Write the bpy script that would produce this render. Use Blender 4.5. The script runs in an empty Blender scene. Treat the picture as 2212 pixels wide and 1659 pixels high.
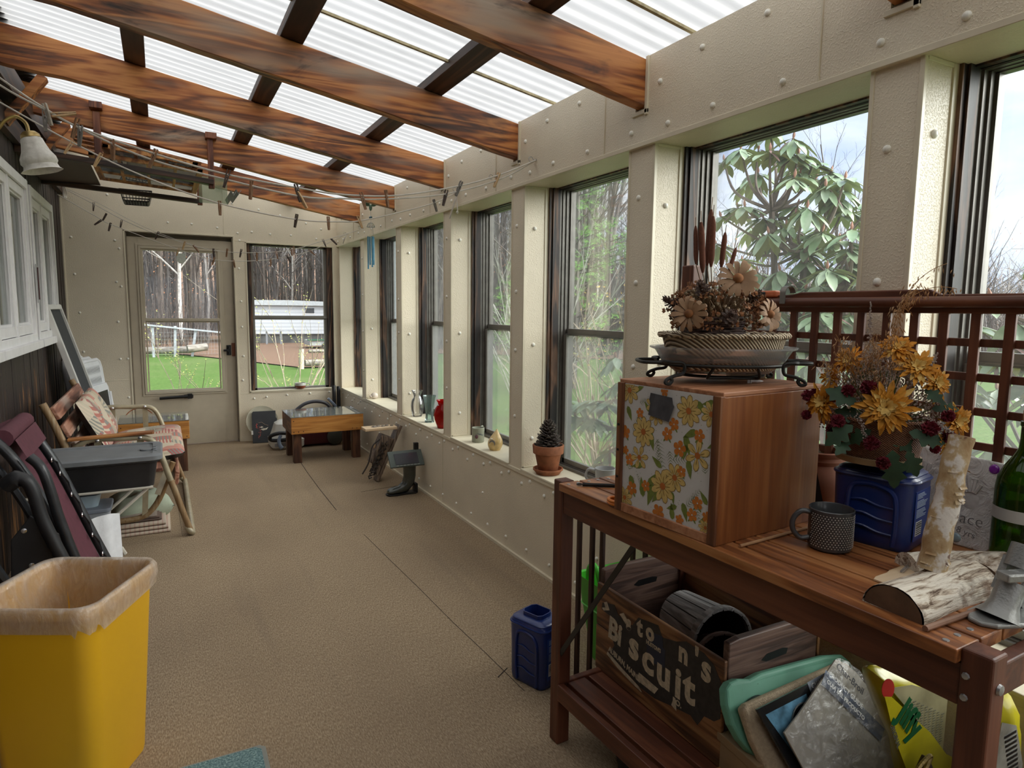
import bpy, bmesh, math, random
from math import sin, cos, pi, radians, sqrt, atan2
from mathutils import Matrix, Vector, Euler

sc = bpy.context.scene
# ---------------------------------------------------------------- camera
YAW, PITCH, ROLL = 0.493146, 0.113462, 0.0110574
cam_d = bpy.data.cameras.new('camera'); cam = bpy.data.objects.new('camera', cam_d)
sc.collection.objects.link(cam); sc.camera = cam
cam_d.sensor_fit = 'HORIZONTAL'; cam_d.sensor_width = 36.0; cam_d.lens = 36.0 * 1410.5 / 2212.0
cam_d.clip_start = 0.02; cam_d.clip_end = 400
_f = Vector((sin(YAW)*cos(PITCH), cos(YAW)*cos(PITCH), -sin(PITCH)))
_r = Vector((cos(YAW), -sin(YAW), 0.0)); _u = _r.cross(_f)
_r2 = _r*cos(ROLL) + _u*sin(ROLL); _u2 = -_r*sin(ROLL) + _u*cos(ROLL)
cam.matrix_world = Matrix(((_r2.x, _u2.x, -_f.x, 0), (_r2.y, _u2.y, -_f.y, 0), (_r2.z, _u2.z, -_f.z, 1.35), (0, 0, 0, 1)))
# ---------------------------------------------------------------- exposure
vs = sc.view_settings
sc.display_settings.display_device = 'sRGB'
vs.view_transform = 'Standard'; vs.look = 'None'; vs.gamma = 1.0; vs.use_curve_mapping = False
vs.exposure = 1.58
cy = sc.cycles
cy.use_denoising = True
cy.max_bounces = 10; cy.diffuse_bounces = 5; cy.glossy_bounces = 4; cy.transmission_bounces = 8; cy.transparent_max_bounces = 24
cy.caustics_reflective = False; cy.caustics_refractive = False
cy.sample_clamp_indirect = 6.0
# ---------------------------------------------------------------- sky: bright broken overcast
W = bpy.data.worlds.new('overcast_sky'); sc.world = W; W.use_nodes = True
_n = W.node_tree; _n.nodes.clear()
def _wn(t, **k):
    n = _n.nodes.new(t)
    for a, b in k.items(): setattr(n, a, b)
    return n
wo = _wn('ShaderNodeOutputWorld'); wb = _wn('ShaderNodeBackground'); wt = _wn('ShaderNodeTexCoord')
wm = _wn('ShaderNodeMapping'); wm.inputs['Scale'].default_value = (1.6, 1.6, 4.5); wm.inputs['Location'].default_value = (0.35, 0.1, 0.25)
wz = _wn('ShaderNodeTexNoise'); wz.inputs['Scale'].default_value = 1.5; wz.inputs['Detail'].default_value = 6; wz.inputs['Roughness'].default_value = 0.55
wr = _wn('ShaderNodeValToRGB')
wr.color_ramp.elements[0].position = 0.36; wr.color_ramp.elements[0].color = (0.50, 0.60, 0.86, 1)
wr.color_ramp.elements[1].position = 0.60; wr.color_ramp.elements[1].color = (0.93, 0.95, 0.98, 1)
e = wr.color_ramp.elements.new(0.47); e.color = (0.70, 0.76, 0.90, 1)
_n.links.new(wt.outputs['Generated'], wm.inputs['Vector']); _n.links.new(wm.outputs['Vector'], wz.inputs['Vector'])
_n.links.new(wz.outputs['Fac'], wr.inputs['Fac']); _n.links.new(wr.outputs['Color'], wb.inputs['Color'])
wb.inputs['Strength'].default_value = 0.52
_n.links.new(wb.outputs['Background'], wo.inputs['Surface'])
W.cycles.sampling_method = 'MANUAL'; W.cycles.sample_map_resolution = 256

# high thin-cloud sun, from the garden side and a little behind the camera
sun_d = bpy.data.lights.new('sun', 'SUN'); sun_d.energy = 4.8; sun_d.angle = radians(75); sun_d.color = (1.0, .98, .94)
sun = bpy.data.objects.new('sun', sun_d); sc.collection.objects.link(sun)
sun.rotation_euler = Vector((.78, -.60, .66)).to_track_quat('Z', 'Y').to_euler()

# ---------------------------------------------------------------- mesh helpers
R = random.Random(7)
def V(*a): return Vector(a)
def T(x=0, y=0, z=0): return Matrix.Translation((x, y, z))
def RX(a): return Matrix.Rotation(a, 4, 'X')
def RY(a): return Matrix.Rotation(a, 4, 'Y')
def RZ(a): return Matrix.Rotation(a, 4, 'Z')
def SC(x, y, z): return Matrix.Diagonal((x, y, z, 1))
def align(d, up=(0, 0, 1)):
    """matrix whose local Z points along d"""
    z = Vector(d).normalized(); u = Vector(up)
    if abs(z.dot(u)) > 0.999: u = Vector((1, 0, 0))
    x = u.cross(z).normalized(); y = z.cross(x)
    return Matrix(((x.x, y.x, z.x, 0), (x.y, y.y, z.y, 0), (x.z, y.z, z.z, 0), (0, 0, 0, 1)))
class MB:
    ORG = None
    def __init__(s): s.v = []; s.f = []; s.mi = []; s.M = Matrix(); s.k = 0
    def add(s, vs_, fs):
        o = len(s.v); M = s.M
        s.v += [tuple(M @ Vector(p)) for p in vs_]
        s.f += [tuple(o+i for i in f) for f in fs]; s.mi += [s.k]*len(fs); return s
    def box(s, x0, x1, y0, y1, z0, z1, M=None):
        p = [Vector((x, y, z)) for x in (x0, x1) for y in (y0, y1) for z in (z0, z1)]
        if M is not None: p = [M @ q for q in p]
        return s.add(p, [(0, 1, 3, 2), (4, 6, 7, 5), (0, 4, 5, 1), (2, 3, 7, 6), (0, 2, 6, 4), (1, 5, 7, 3)])
    def bar(s, a, b, w, h, up=(0, 0, 1)):
        a = Vector(a); b = Vector(b); L = (b-a).length
        return s.box(-w/2, w/2, -h/2, h/2, 0, L, Matrix.Translation(a) @ align(b-a, up))
    def tube(s, pts, r, n=8, closed=False, cap=True):
        pts = [Vector(p) for p in pts]; m = len(pts); rr = r if isinstance(r, (list, tuple)) else [r]*m
        tan = []
        for i in range(m):
            if closed: t = pts[(i+1) % m]-pts[i-1]
            else: t = pts[min(i+1, m-1)]-pts[max(i-1, 0)]
            if t.length < 1e-9: t = Vector((0, 0, 1))
            tan.append(t.normalized())
        u = tan[0].orthogonal().normalized(); vs_ = []
        for i in range(m):
            u = u - tan[i]*u.dot(tan[i])
            if u.length < 1e-6: u = tan[i].orthogonal()
            u.normalize(); w = tan[i].cross(u)
            for j in range(n):
                a = 2*pi*j/n; vs_.append(pts[i]+(u*cos(a)+w*sin(a))*rr[i])
        fs = []
        for i in range(m if closed else m-1):
            for j in range(n):
                a, b = i*n+j, i*n+(j+1) % n; c, d = ((i+1) % m)*n+(j+1) % n, ((i+1) % m)*n+j
                fs.append((a, b, c, d))
        if cap and not closed: fs += [tuple(range(n-1, -1, -1)), tuple(range((m-1)*n, m*n))]
        return s.add(vs_, fs)
    def lathe(s, prof, n=24, M=None, sq=None):
        """prof: (r, z) list; sq(angle)->radius factor"""
        vs_ = []; fs = []; m = len(prof)
        for r, z in prof:
            for j in range(n):
                a = 2*pi*j/n; q = r*(sq(a) if sq else 1); vs_.append(Vector((q*cos(a), q*sin(a), z)))
        if M is not None: vs_ = [M @ q for q in vs_]
        for i in range(m-1):
            for j in range(n):
                fs.append((i*n+j, i*n+(j+1) % n, (i+1)*n+(j+1) % n, (i+1)*n+j))
        return s.add(vs_, fs)
    def prism(s, poly, z0, z1, M=None):
        n = len(poly); vs_ = [Vector((x, y, z0)) for x, y in poly]+[Vector((x, y, z1)) for x, y in poly]
        if M is not None: vs_ = [M @ q for q in vs_]
        fs = [tuple(range(n-1, -1, -1)), tuple(range(n, 2*n))]+[(i, (i+1) % n, n+(i+1) % n, n+i) for i in range(n)]
        return s.add(vs_, fs)
    def ball(s, c, r, nu=12, nv=8, M=None):
        r = r if isinstance(r, (list, tuple)) else (r, r, r); vs_ = []; fs = []
        for i in range(nv+1):
            t = pi*i/nv
            for j in range(nu):
                a = 2*pi*j/nu; vs_.append(Vector((r[0]*sin(t)*cos(a), r[1]*sin(t)*sin(a), r[2]*cos(t))))
        MM = Matrix.Translation(c) @ (M or Matrix())
        vs_ = [MM @ q for q in vs_]
        for i in range(nv):
            for j in range(nu): fs.append((i*nu+j, (i+1)*nu+j, (i+1)*nu+(j+1) % nu, i*nu+(j+1) % nu))
        return s.add(vs_, fs)
    def grid(s, fn, nu, nv, M=None, cu=False, cv=False):
        """fn(u,v) with u,v in 0..1"""
        U = nu if cu else nu+1; Vn = nv if cv else nv+1
        vs_ = [Vector(fn(i/nu, j/nv)) for i in range(U) for j in range(Vn)]
        if M is not None: vs_ = [M @ q for q in vs_]
        fs = [(i*Vn+j, ((i+1) % U)*Vn+j, ((i+1) % U)*Vn+(j+1) % Vn, i*Vn+(j+1) % Vn) for i in range(nu) for j in range(nv)]
        return s.add(vs_, fs)
    def disc(s, c, r, n=16, M=None, z=0):
        vs_ = [Vector((r*cos(2*pi*j/n), r*sin(2*pi*j/n), z)) for j in range(n)]
        MM = Matrix.Translation(c) @ (M or Matrix())
        return s.add([MM @ q for q in vs_], [tuple(range(n))])
    def build(s, name, mats, parent=None, smooth=False, bev=0, seg=2, solid=0, ang=38):
        if MB.ORG is not None: s.v = [(x-MB.ORG[0], y-MB.ORG[1], z-MB.ORG[2]) for x, y, z in s.v]
        me = bpy.data.meshes.new(name); me.from_pydata(s.v, [], s.f)
        mats = mats if isinstance(mats, (list, tuple)) else [mats]
        for m in mats: me.materials.append(m)
        if len(mats) > 1: me.polygons.foreach_set('material_index', s.mi)
        bm = bmesh.new(); bm.from_mesh(me)
        bmesh.ops.remove_doubles(bm, verts=bm.verts, dist=1e-6)
        if len(bm.faces) < 150000: bmesh.ops.recalc_face_normals(bm, faces=bm.faces)
        if smooth:
            lim = radians(ang)
            for f in bm.faces: f.smooth = True
            for ed in bm.edges:
                if len(ed.link_faces) != 2 or ed.calc_face_angle(0) > lim: ed.smooth = False
        bm.to_mesh(me); bm.free()
        o = bpy.data.objects.new(name, me); sc.collection.objects.link(o)
        if parent is not None: o.parent = parent
        if solid:
            md = o.modifiers.new('solid', 'SOLIDIFY'); md.thickness = abs(solid); md.offset = -1 if solid > 0 else 1
        if bev:
            md = o.modifiers.new('bevel', 'BEVEL'); md.width = bev; md.segments = seg; md.limit_method = 'ANGLE'; md.angle_limit = radians(40)
        return o
def tag(o, label=None, cat=None, group=None, kind=None):
    if label: o['label'] = label
    if cat: o['category'] = cat
    if group: o['group'] = group
    if kind: o['kind'] = kind
    return o
def thing(name, label, cat, loc=(0, 0, 0), rz=0, group=None, rot=None):
    o = bpy.data.objects.new(name, None); sc.collection.objects.link(o); o.location = loc
    o.rotation_euler = rot if rot else (0, 0, rz); o.empty_display_size = .05
    return tag(o, label, cat, group)
def wthing(name, label, cat, loc, group=None):
    """a thing whose parts are then given in room coordinates"""
    MB.ORG = tuple(loc); return thing(name, label, cat, loc, 0, group)
def endw(): MB.ORG = None
def single(o, loc=None):
    """move a one-mesh thing's origin to its base"""
    me = o.data; xs = [v.co for v in me.vertices]
    if loc is None: loc = (sum(c.x for c in xs)/len(xs), sum(c.y for c in xs)/len(xs), min(c.z for c in xs))
    me.transform(Matrix.Translation(-Vector(loc))); o.location = loc; return o
def struct(o): o['kind'] = 'structure'; return o
def copy_tree(o, parent=None):
    c = o.copy(); sc.collection.objects.link(c)
    if parent is not None: c.parent = parent
    for ch in list(o.children): copy_tree(ch, c)
    return c
def clip_text(name, body, size, mat, parent, M, ext=0.0006, ox=0.0, sx=1.0, align_='LEFT'):
    cu = bpy.data.curves.new(name, 'FONT'); cu.body = body; cu.size = size; cu.extrude = ext; cu.offset = ox; cu.align_x = align_; cu.resolution_u = 3
    tmp = bpy.data.objects.new('tmp', cu); sc.collection.objects.link(tmp)
    me = bpy.data.meshes.new_from_object(tmp.evaluated_get(bpy.context.evaluated_depsgraph_get())); bpy.data.objects.remove(tmp)
    me.name = name; me.materials.clear(); me.materials.append(mat); o = bpy.data.objects.new(name, me); sc.collection.objects.link(o)
    o.parent = parent; o.matrix_local = M @ SC(sx, 1, 1); return o
def catmull(P, n=6, closed=False):
    P = [Vector(p) for p in P]; out = []; m = len(P)
    for i in range(m if closed else m-1):
        a, b, c, d = (P[i-1] if (i or closed) else P[0]), P[i], P[(i+1) % m], (P[(i+2) % m] if (closed or i+2 < m) else P[-1])
        for k in range(n):
            t = k/n; out.append(0.5*((2*b)+(c-a)*t+(2*a-5*b+4*c-d)*t*t+(3*b-a-3*c+d)*t**3))
    if not closed: out.append(P[-1])
    return out

# ---------------------------------------------------------------- material helpers
class NT:
    def __init__(s, name):
        s.m = bpy.data.materials.new(name); s.m.use_nodes = True; s.t = s.m.node_tree; s.t.nodes.clear()
        s.out = s.n('ShaderNodeOutputMaterial')
    def n(s, t, ins=None, **k):
        x = s.t.nodes.new(t)
        for a, b in k.items(): setattr(x, a, b)
        for a, b in (ins or {}).items():
            if hasattr(b, 'is_output') or isinstance(b, bpy.types.NodeSocket): s.t.links.new(b, x.inputs[a])
            else: x.inputs[a].default_value = b
        return x
    def l(s, a, b): s.t.links.new(a, b)
    def coord(s, scale=(1, 1, 1), rot=(0, 0, 0), loc=(0, 0, 0), which='Object'):
        c = s.n('ShaderNodeTexCoord'); return s.n('ShaderNodeMapping', {'Vector': c.outputs[which], 'Scale': scale, 'Rotation': rot, 'Location': loc}).outputs[0]
    def noise(s, vec, scale, detail=4, rough=.5, dist=0): return s.n('ShaderNodeTexNoise', {'Vector': vec, 'Scale': scale, 'Detail': detail, 'Roughness': rough, 'Distortion': dist}).outputs['Fac']
    def ramp(s, fac, stops, interp='LINEAR'):
        r = s.n('ShaderNodeValToRGB', {'Fac': fac}); e = r.color_ramp; e.interpolation = interp
        while len(e.elements) < len(stops): e.elements.new(.5)
        for x, (p, c) in zip(e.elements, stops): x.position = p; x.color = (c if isinstance(c, (tuple, list)) else (c, c, c))[:3]+(1,) if not isinstance(c, (int, float)) else (c, c, c, 1)
        return r.outputs['Color']
    def mix(s, fac, a, b, mode='MIX'):
        x = s.n('ShaderNodeMix', data_type='RGBA', blend_type=mode)
        for i, v in ((0, fac), (6, a), (7, b)):
            if isinstance(v, bpy.types.NodeSocket): s.l(v, x.inputs[i])
            elif i: x.inputs[i].default_value = tuple(v)[:3]+(1,)
            else: x.inputs[i].default_value = v
        return x.outputs[2]
    def bump(s, h, strength=.3, dist=.01): return s.n('ShaderNodeBump', {'Height': h, 'Strength': strength, 'Distance': dist}).outputs[0]
    def fin(s, color, rough=.5, metal=0, normal=None, spec=None, alpha=None, trans=None, ior=None, coat=None, sss=None):
        b = s.n('ShaderNodeBsdfPrincipled')
        for k, v in (('Base Color', color), ('Roughness', rough), ('Metallic', metal), ('Normal', normal), ('Specular IOR Level', spec), ('Alpha', alpha), ('Transmission Weight', trans), ('IOR', ior), ('Coat Weight', coat)):
            if v is None: continue
            if isinstance(v, bpy.types.NodeSocket): s.l(v, b.inputs[k])
            else: b.inputs[k].default_value = (tuple(v)[:3]+(1,)) if k == 'Base Color' else v
        s.l(b.outputs[0], s.out.inputs[0]); s.b = b; return s.m
def srgb(r, g, b):
    f = lambda c: c/12.92 if c <= .04045 else ((c+.055)/1.055)**2.4
    return (f(r/255), f(g/255), f(b/255))
_mc = {}
def plain(name, col, rough=.5, metal=0, var=.12, vs_=12, bump=0, bs=60, spec=None, coat=None):
    """plain coloured surface with slight mottling and micro bump"""
    if name in _mc: return _mc[name]
    t = NT(name); c = t.coord(); f = t.noise(c, vs_, 4)
    d = tuple(x*(1-var) for x in col); l = tuple(min(1, x*(1+var)) for x in col)
    cc = t.ramp(f, [(.3, d), (.7, l)]); nr = None
    if bump: nr = t.bump(t.noise(c, bs, 3), bump, .004)
    _mc[name] = t.fin(cc, rough, metal, nr, spec, coat=coat); return _mc[name]
def wood(name, dark, mid, light, ax=0, scale=1.0, char=.0, charcol=(.02, .012, .008), rough=.55, fine=1.0, seed=0, bands=.5, bump=.25, grey=None):
    """stretched grain along axis ax, cathedral bands, dark char patches"""
    if name in _mc: return _mc[name]
    t = NT(name); s1 = [9*scale]*3; s1[ax] = .9*scale; s2 = [70*scale*fine]*3; s2[ax] = 2.2*scale; s3 = [5*scale]*3; s3[ax] = 1.3*scale
    lo = (seed*3.7, seed*1.3, seed*2.1)
    c1 = t.coord(s1, loc=lo); c2 = t.coord(s2, loc=lo); c3 = t.coord(s3, loc=lo)
    n1 = t.noise(c1, 1, 3, .5, .6)
    k = t.n('ShaderNodeMath', {0: n1, 1: 26.0}, operation='MULTIPLY').outputs[0]
    k = t.n('ShaderNodeMath', {0: k}, operation='SINE').outputs[0]
    k = t.n('ShaderNodeMapRange', {0: k, 1: -1.0, 2: 1.0}).outputs[0]
    n2 = t.noise(c2, 1, 4, .6)
    f = t.n('ShaderNodeMix', {0: bands, 2: n2, 3: k}, data_type='FLOAT').outputs[0]
    col = t.ramp(f, [(.15, dark), (.5, mid), (.85, light)])
    if grey is not None:
        g = t.ramp(t.noise(c3, .8, 3), [(.52, 0), (.68, 1)]); col = t.mix(g, col, grey)
    if char > 0:
        n3 = t.noise(c3, 1, 5, .6, 1.2); th = .75-char*.45
        m = t.ramp(n3, [(th-.05, 0), (th+.06, 1)])
        m2 = t.ramp(f, [(.25, 1), (.9, .35)]); m = t.mix(1.0, m, m2, 'MULTIPLY')
        col = t.mix(m, col, charcol)
    _mc[name] = t.fin(col, rough, 0, t.bump(f, bump, .003)); return _mc[name]
def pane_mat(name, haze=.0, hazecol=(.5, .52, .52), gloss=.5):
    if name in _mc: return _mc[name]
    t = NT(name); tr = t.n('ShaderNodeBsdfTransparent', {'Color': (.95, .97, .96, 1)}); gl = t.n('ShaderNodeBsdfGlossy', {'Roughness': .03, 'Color': (1, 1, 1, 1)})
    fr = t.n('ShaderNodeFresnel', {'IOR': 1.4}); fm = t.n('ShaderNodeMath', {0: fr.outputs[0], 1: gloss}, operation='MULTIPLY')
    mx = t.n('ShaderNodeMixShader', {0: fm.outputs[0], 1: tr.outputs[0], 2: gl.outputs[0]}); o = mx.outputs[0]
    if haze:
        d = t.n('ShaderNodeBsdfDiffuse', {'Color': tuple(hazecol)+(1,)}); tl = t.n('ShaderNodeBsdfTranslucent', {'Color': tuple(hazecol)+(1,)})
        dm = t.n('ShaderNodeMixShader', {0: .5, 1: d.outputs[0], 2: tl.outputs[0]})
        o = t.n('ShaderNodeMixShader', {0: haze, 1: o, 2: dm.outputs[0]}).outputs[0]
    t.l(o, t.out.inputs[0]); _mc[name] = t.m; return t.m
def glass_mat(name, col=(1, 1, 1), rough=.02, dens=.0):
    """vessel glass: mostly see-through with bright rim reflections"""
    if name in _mc: return _mc[name]
    t = NT(name); lw = t.n('ShaderNodeLayerWeight', {'Blend': .35})
    c0 = t.mix(lw.outputs['Facing'], tuple(.985*x for x in col), tuple(.86*x for x in col))
    tr = t.n('ShaderNodeBsdfTransparent', {'Color': c0}); gl = t.n('ShaderNodeBsdfGlossy', {'Roughness': rough})
    f2 = t.n('ShaderNodeMath', {0: lw.outputs['Fresnel'], 1: .9}, operation='MULTIPLY')
    mx = t.n('ShaderNodeMixShader', {0: f2.outputs[0], 1: tr.outputs[0], 2: gl.outputs[0]}); o = mx.outputs[0]
    if dens:
        d = t.n('ShaderNodeBsdfTranslucent', {'Color': tuple(col)+(1,)}); d2 = t.n('ShaderNodeBsdfDiffuse', {'Color': tuple(col)+(1,)})
        dm = t.n('ShaderNodeMixShader', {0: .5, 1: d.outputs[0], 2: d2.outputs[0]})
        o = t.n('ShaderNodeMixShader', {0: dens, 1: o, 2: dm.outputs[0]}).outputs[0]
    t.l(o, t.out.inputs[0]); _mc[name] = t.m; return t.m
# ================================================================ STRUCTURE
XR, YF, XL = 1.671, 6.983, -0.73
ZS, ZT = 0.507, 1.98
def zr(x): return 2.29+0.172*(XR-x)           # top of the rafters
# -- materials
def beige_mat(name, col, sc_=170, st=.35):
    t = NT(name); c = t.coord(); n = t.noise(c, sc_, 2, .5); b = t.ramp(n, [(.5, 0), (.62, 1)])
    v = t.noise(c, 3, 4); cc = t.ramp(v, [(.3, tuple(x*.93 for x in col)), (.7, tuple(x*1.04 for x in col))])
    return t.fin(cc, .42, 0, t.bump(b, st, .003), .5)
M_BEIGE = beige_mat('embossed_beige_panel', (.76, .675, .525))
M_TRIM = plain('cream_vinyl_trim', (.70, .63, .48), .4, var=.05)
M_RIV = plain('cream_rivet', (.85, .83, .75), .35, var=.03)
M_SILL = plain('cream_sill_board', (.74, .68, .52), .5, var=.06, vs_=8)
M_RAFT = wood('burnt_rafter_wood', (.10, .026, .007), (.34, .105, .024), (.56, .23, .065), 0, 1.3, char=.34, charcol=(.022, .010, .007), grey=(.30, .22, .16), bands=.55)
M_PURL = wood('dark_purlin_wood', (.018, .008, .005), (.05, .022, .012), (.12, .05, .025), 1, 1.0, char=.3)
M_JWOOD = wood('charred_window_wood', (.016, .009, .007), (.055, .024, .014), (.30, .15, .08), 2, 1.3, char=.78, charcol=(.010, .007, .007))
M_ALU = plain('dull_aluminium', (.16, .15, .135), .45, .35, var=.15, vs_=20)
M_ALU2 = plain('grey_bronze_aluminium', (.22, .21, .19), .42, .3, var=.1)
M_SIDE = wood('dark_worn_siding', (.009, .006, .005), (.022, .013, .010), (.05, .024, .014), 2, 1.0, char=.0, rough=.6, bump=.4)
def siding_mat():
    t = NT('weathered_dark_siding'); c = t.coord((6, 6, .9)); c2 = t.coord((60, 60, 2))
    n = t.noise(c, 1.6, 6, .65, .8); f = t.noise(c2, 1, 4)
    z = t.n('ShaderNodeSeparateXYZ', {0: t.n('ShaderNodeTexCoord').outputs['Object']}).outputs[2]
    low = t.n('ShaderNodeMapRange', {0: z, 1: 1.25, 2: .75, 3: -.13, 4: .03}).outputs[0]
    n = t.n('ShaderNodeMath', {0: n, 1: low}, operation='ADD').outputs[0]
    base = t.ramp(f, [(.3, (.012, .008, .007)), (.7, (.045, .026, .020))])
    m = t.ramp(n, [(.565, 0), (.64, 1)]); worn = t.ramp(f, [(.35, (.14, .045, .015)), (.62, (.42, .20, .07))])
    fm = t.ramp(f, [(.42, 0), (.6, 1)]); m = t.mix(1.0, m, fm, 'MULTIPLY')
    return t.fin(t.mix(m, base, worn), .6, 0, t.bump(f, .35, .004))
M_SIDING = siding_mat()
def carpet_mat():
    t = NT('brown_ribbed_carpet'); c = t.coord(); w = t.n('ShaderNodeTexCoord').outputs['Object']
    big = t.noise(t.coord((.8, .35, 1)), 2.2, 5, .6); fi = t.noise(t.coord((260, 70, 1)), 1, 3, .6); fl = t.noise(c, 130, 2)
    st = t.noise(t.coord((7, .5, 1)), 1, 4, .55)
    col = t.ramp(fi, [(.3, (.19, .135, .085)), (.5, (.33, .245, .16)), (.72, (.50, .40, .275))])
    col = t.mix(t.ramp(fl, [(.55, 0), (.75, .55)]), col, (.2, .12, .065))
    col = t.mix(t.ramp(big, [(.32, .38), (.62, 0)]), col, (.2, .145, .10))
    col = t.mix(t.ramp(st, [(.56, 0), (.75, .28)]), col, (.16, .125, .10))
    return t.fin(col, .95, 0, t.bump(fi, .25, .0015), .1)
M_CARPET = carpet_mat()
def roof_mat():
    t = NT('white_translucent_corrugated_sheet'); c = t.coord((1, 14, 1)); g = t.noise(t.coord((3, 30, 3)), 1, 5, .6); s = t.noise(c, 2, 3)
    col = t.ramp(g, [(.3, (.30, .30, .288)), (.5, (.345, .345, .333)), (.7, (.37, .37, .36))])
    # the purlin-parallel lap joints carry dirt
    sp = t.ramp(t.noise(t.coord((14, 40, 14)), 1.5, 2), [(.68, 0), (.78, .35)]); col = t.mix(sp, col, (.36, .34, .29))
    tl = t.n('ShaderNodeBsdfTranslucent', {'Color': col}); d = t.n('ShaderNodeBsdfDiffuse', {'Color': col})
    t.l(t.n('ShaderNodeMixShader', {0: .10, 1: tl.outputs[0], 2: d.outputs[0]}).outputs[0], t.out.inputs[0]); return t.m
M_ROOF = roof_mat()
M_SEAM = plain('yellowed_roof_joint', (.42, .36, .22), .7, var=.3, vs_=40)
M_CLEAR = pane_mat('clear_window_pane', .03, (.6, .62, .62))
M_SCREEN = pane_mat('dusty_window_pane', .16, (.40, .42, .42))
M_DSCREEN = pane_mat('screened_window_pane', .42, (.38, .42, .44))
Y0 = -3.2                                     # rear end of the part that is built
# -- floor
b = MB(); b.box(XL-.02, XR+.3, Y0, YF+.15, -.05, 0)
floor = struct(b.build('floor', M_CARPET))
b = MB()
def seam(pts, w):
    b.tube([Vector((x, y, .0006)) for x, y in pts], w, 4)
seam([(1.035, 5.95), (1.01, 5.4), (.995, 4.9), (.985, 4.3)], .0022)
seam([(1.02, 3.75), (1.035, 3.3), (1.05, 2.9), (1.06, 2.5), (1.075, 2.2), (1.085, 1.9)], .0012)
seam([(1.25, 4.66), (1.62, 4.72)], .0012); seam([(.05, 4.9), (.06, 4.2)], .0006)
seam([(1.04, 2.02), (1.10, 2.06)], .002)
o = b.build('carpet_seam', plain('dark_carpet_seam', (.03, .02, .015), .9), floor)
# -- right wall: header, apron, posts
posts = [(-3.2, -2.9), (-2.0, -1.86), (-1.0, -.87), (0.0, .13), (1.0, 1.137), (1.99, 2.143), (2.99, 3.13), (3.955, 4.08), (4.945, 5.07), (5.99, 6.11)]
XO = 1.97
b = MB()
b.prism([(XR, ZT), (XO, ZT), (XO, 2.22), (XR, 2.302)], Y0, YF+.13, Matrix(((1, 0, 0, 0), (0, 0, 1, 0), (0, 1, 0, 0), (0, 0, 0, 1))))
b.box(XR, XO, Y0, YF+.13, -.4, ZS-.012)
for y0, y1 in posts: b.box(XR, XO, y0, y1, ZS-.012, ZT)
b.box(XR, XO, 6.93, YF+.13, ZS-.012, ZT)
# header panels stand a little proud between the rafters
rafy = [-2.98, -1.97, -.97, .025, 1.03, 2.04, 3.04, 4.04, 5.05, 6.05]
for i, y in enumerate(rafy[:-1]): b.box(XR-.012, XR, y+.06, rafy[i+1]-.003, 2.1005, 2.302)
b.box(XR-.012, XR, 6.115, YF, 2.1005, 2.302); b.box(XR-.012, XR, Y0, YF, ZT, 2.10)
b.k = 1
def riv(x, y, z, r=.011, ax='x', s=-1):
    Mx = T(x, y, z) @ (RY(-pi/2) if ax == 'x' else RX(pi/2))
    b.lathe([(r, 0), (r*.93, .004), (r*.6, .0075), (0, .009)], 10, Mx)
for i, y in enumerate(rafy):
    for yy, zz in ((.14, 2.235), (.45, 2.25), (.72, 2.24), (.93, 2.19), (.08, 2.04), (.38, 2.03), (.66, 2.035), (.88, 2.03)):
        if y+yy < YF-.05: riv(XR-.012, y+yy, zz)
for y0, y1 in posts[1:]:
    for zz in (.80, 1.12, 1.45, 1.80): riv(XR, (y0+y1)/2+.012, zz+R.uniform(-.04, .04))
    for zz in (.66, 1.17, 1.78): b.lathe([(.011, 0), (.0102, .004), (.0066, .0075), (0, .009)], 10, T(XR+.06, y0, zz+R.uniform(-.03, .03)) @ RX(pi/2))
y = -1.1
while y < 6.9:
    riv(XR, y, .455); riv(XR, y+.09, .43-R.uniform(0, .03)); riv(XR, y+.03, .075, .009); 
    if int(y*10) % 3 == 0: riv(XR, y+.1, .25, .009)
    y += .235
wall_right = struct(b.build('wall_right', [M_BEIGE, M_RIV], smooth=True))
# trims of the right wall
b = MB()
def tb(x0, x1, y0, y1, z0, z1): b.box(x0, x1, y0, y1, z0, z1)
tb(XR-.019, XR+.01, Y0, YF, ZT-.004, ZT+.014)
tb(XR-.008, XR+.004, Y0, YF, ZS-.030, ZS-.010)
for y0, y1 in posts:
    tb(XR-.004, XR+.012, y0-.003, y0+.010, ZS, ZT); tb(XR-.004, XR+.003, y1-.010, y1+.001, ZS, ZT)
    tb(1.79, 1.815, y0-.004, y0+.002, ZS, ZT); tb(XR, 1.815, y0-.003, y0+.002, ZS, ZS+.008); tb(XR+.012, 1.815, y0-.003, y0+.002, ZT-.012, ZT)
for i, y in enumerate(rafy):
    tb(XR-.019, XR-.008, y-.016, y, 2.09, 2.302); tb(XR-.019, XR-.008, y-.016, y+.075, 2.096, 2.112); tb(XR-.016, XR-.011, y+.255, y+.262, ZT+.014, 2.302)
for y in (1.2, 2.55, 4.1, 5.3): tb(XR-.003, XR, y, y+.010, .0, ZS-.03)
struct(b.build('trim_right', M_TRIM, bev=.0015, seg=1))
b = MB(); b.box(XR-.014, XR, Y0, YF, 0, .016); struct(b.build('baseboard_right', M_TRIM))
# sill boards
b = MB()
yl = [(posts[i][1], posts[i+1][0]) for i in range(len(posts)-1)]+[(6.11, 6.93)]
for y0, y1 in yl: b.box(XR-.010, 1.90, y0, y1, ZS-.012, ZS)
struct(b.build('sill_right', M_SILL, bev=.003))
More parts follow.
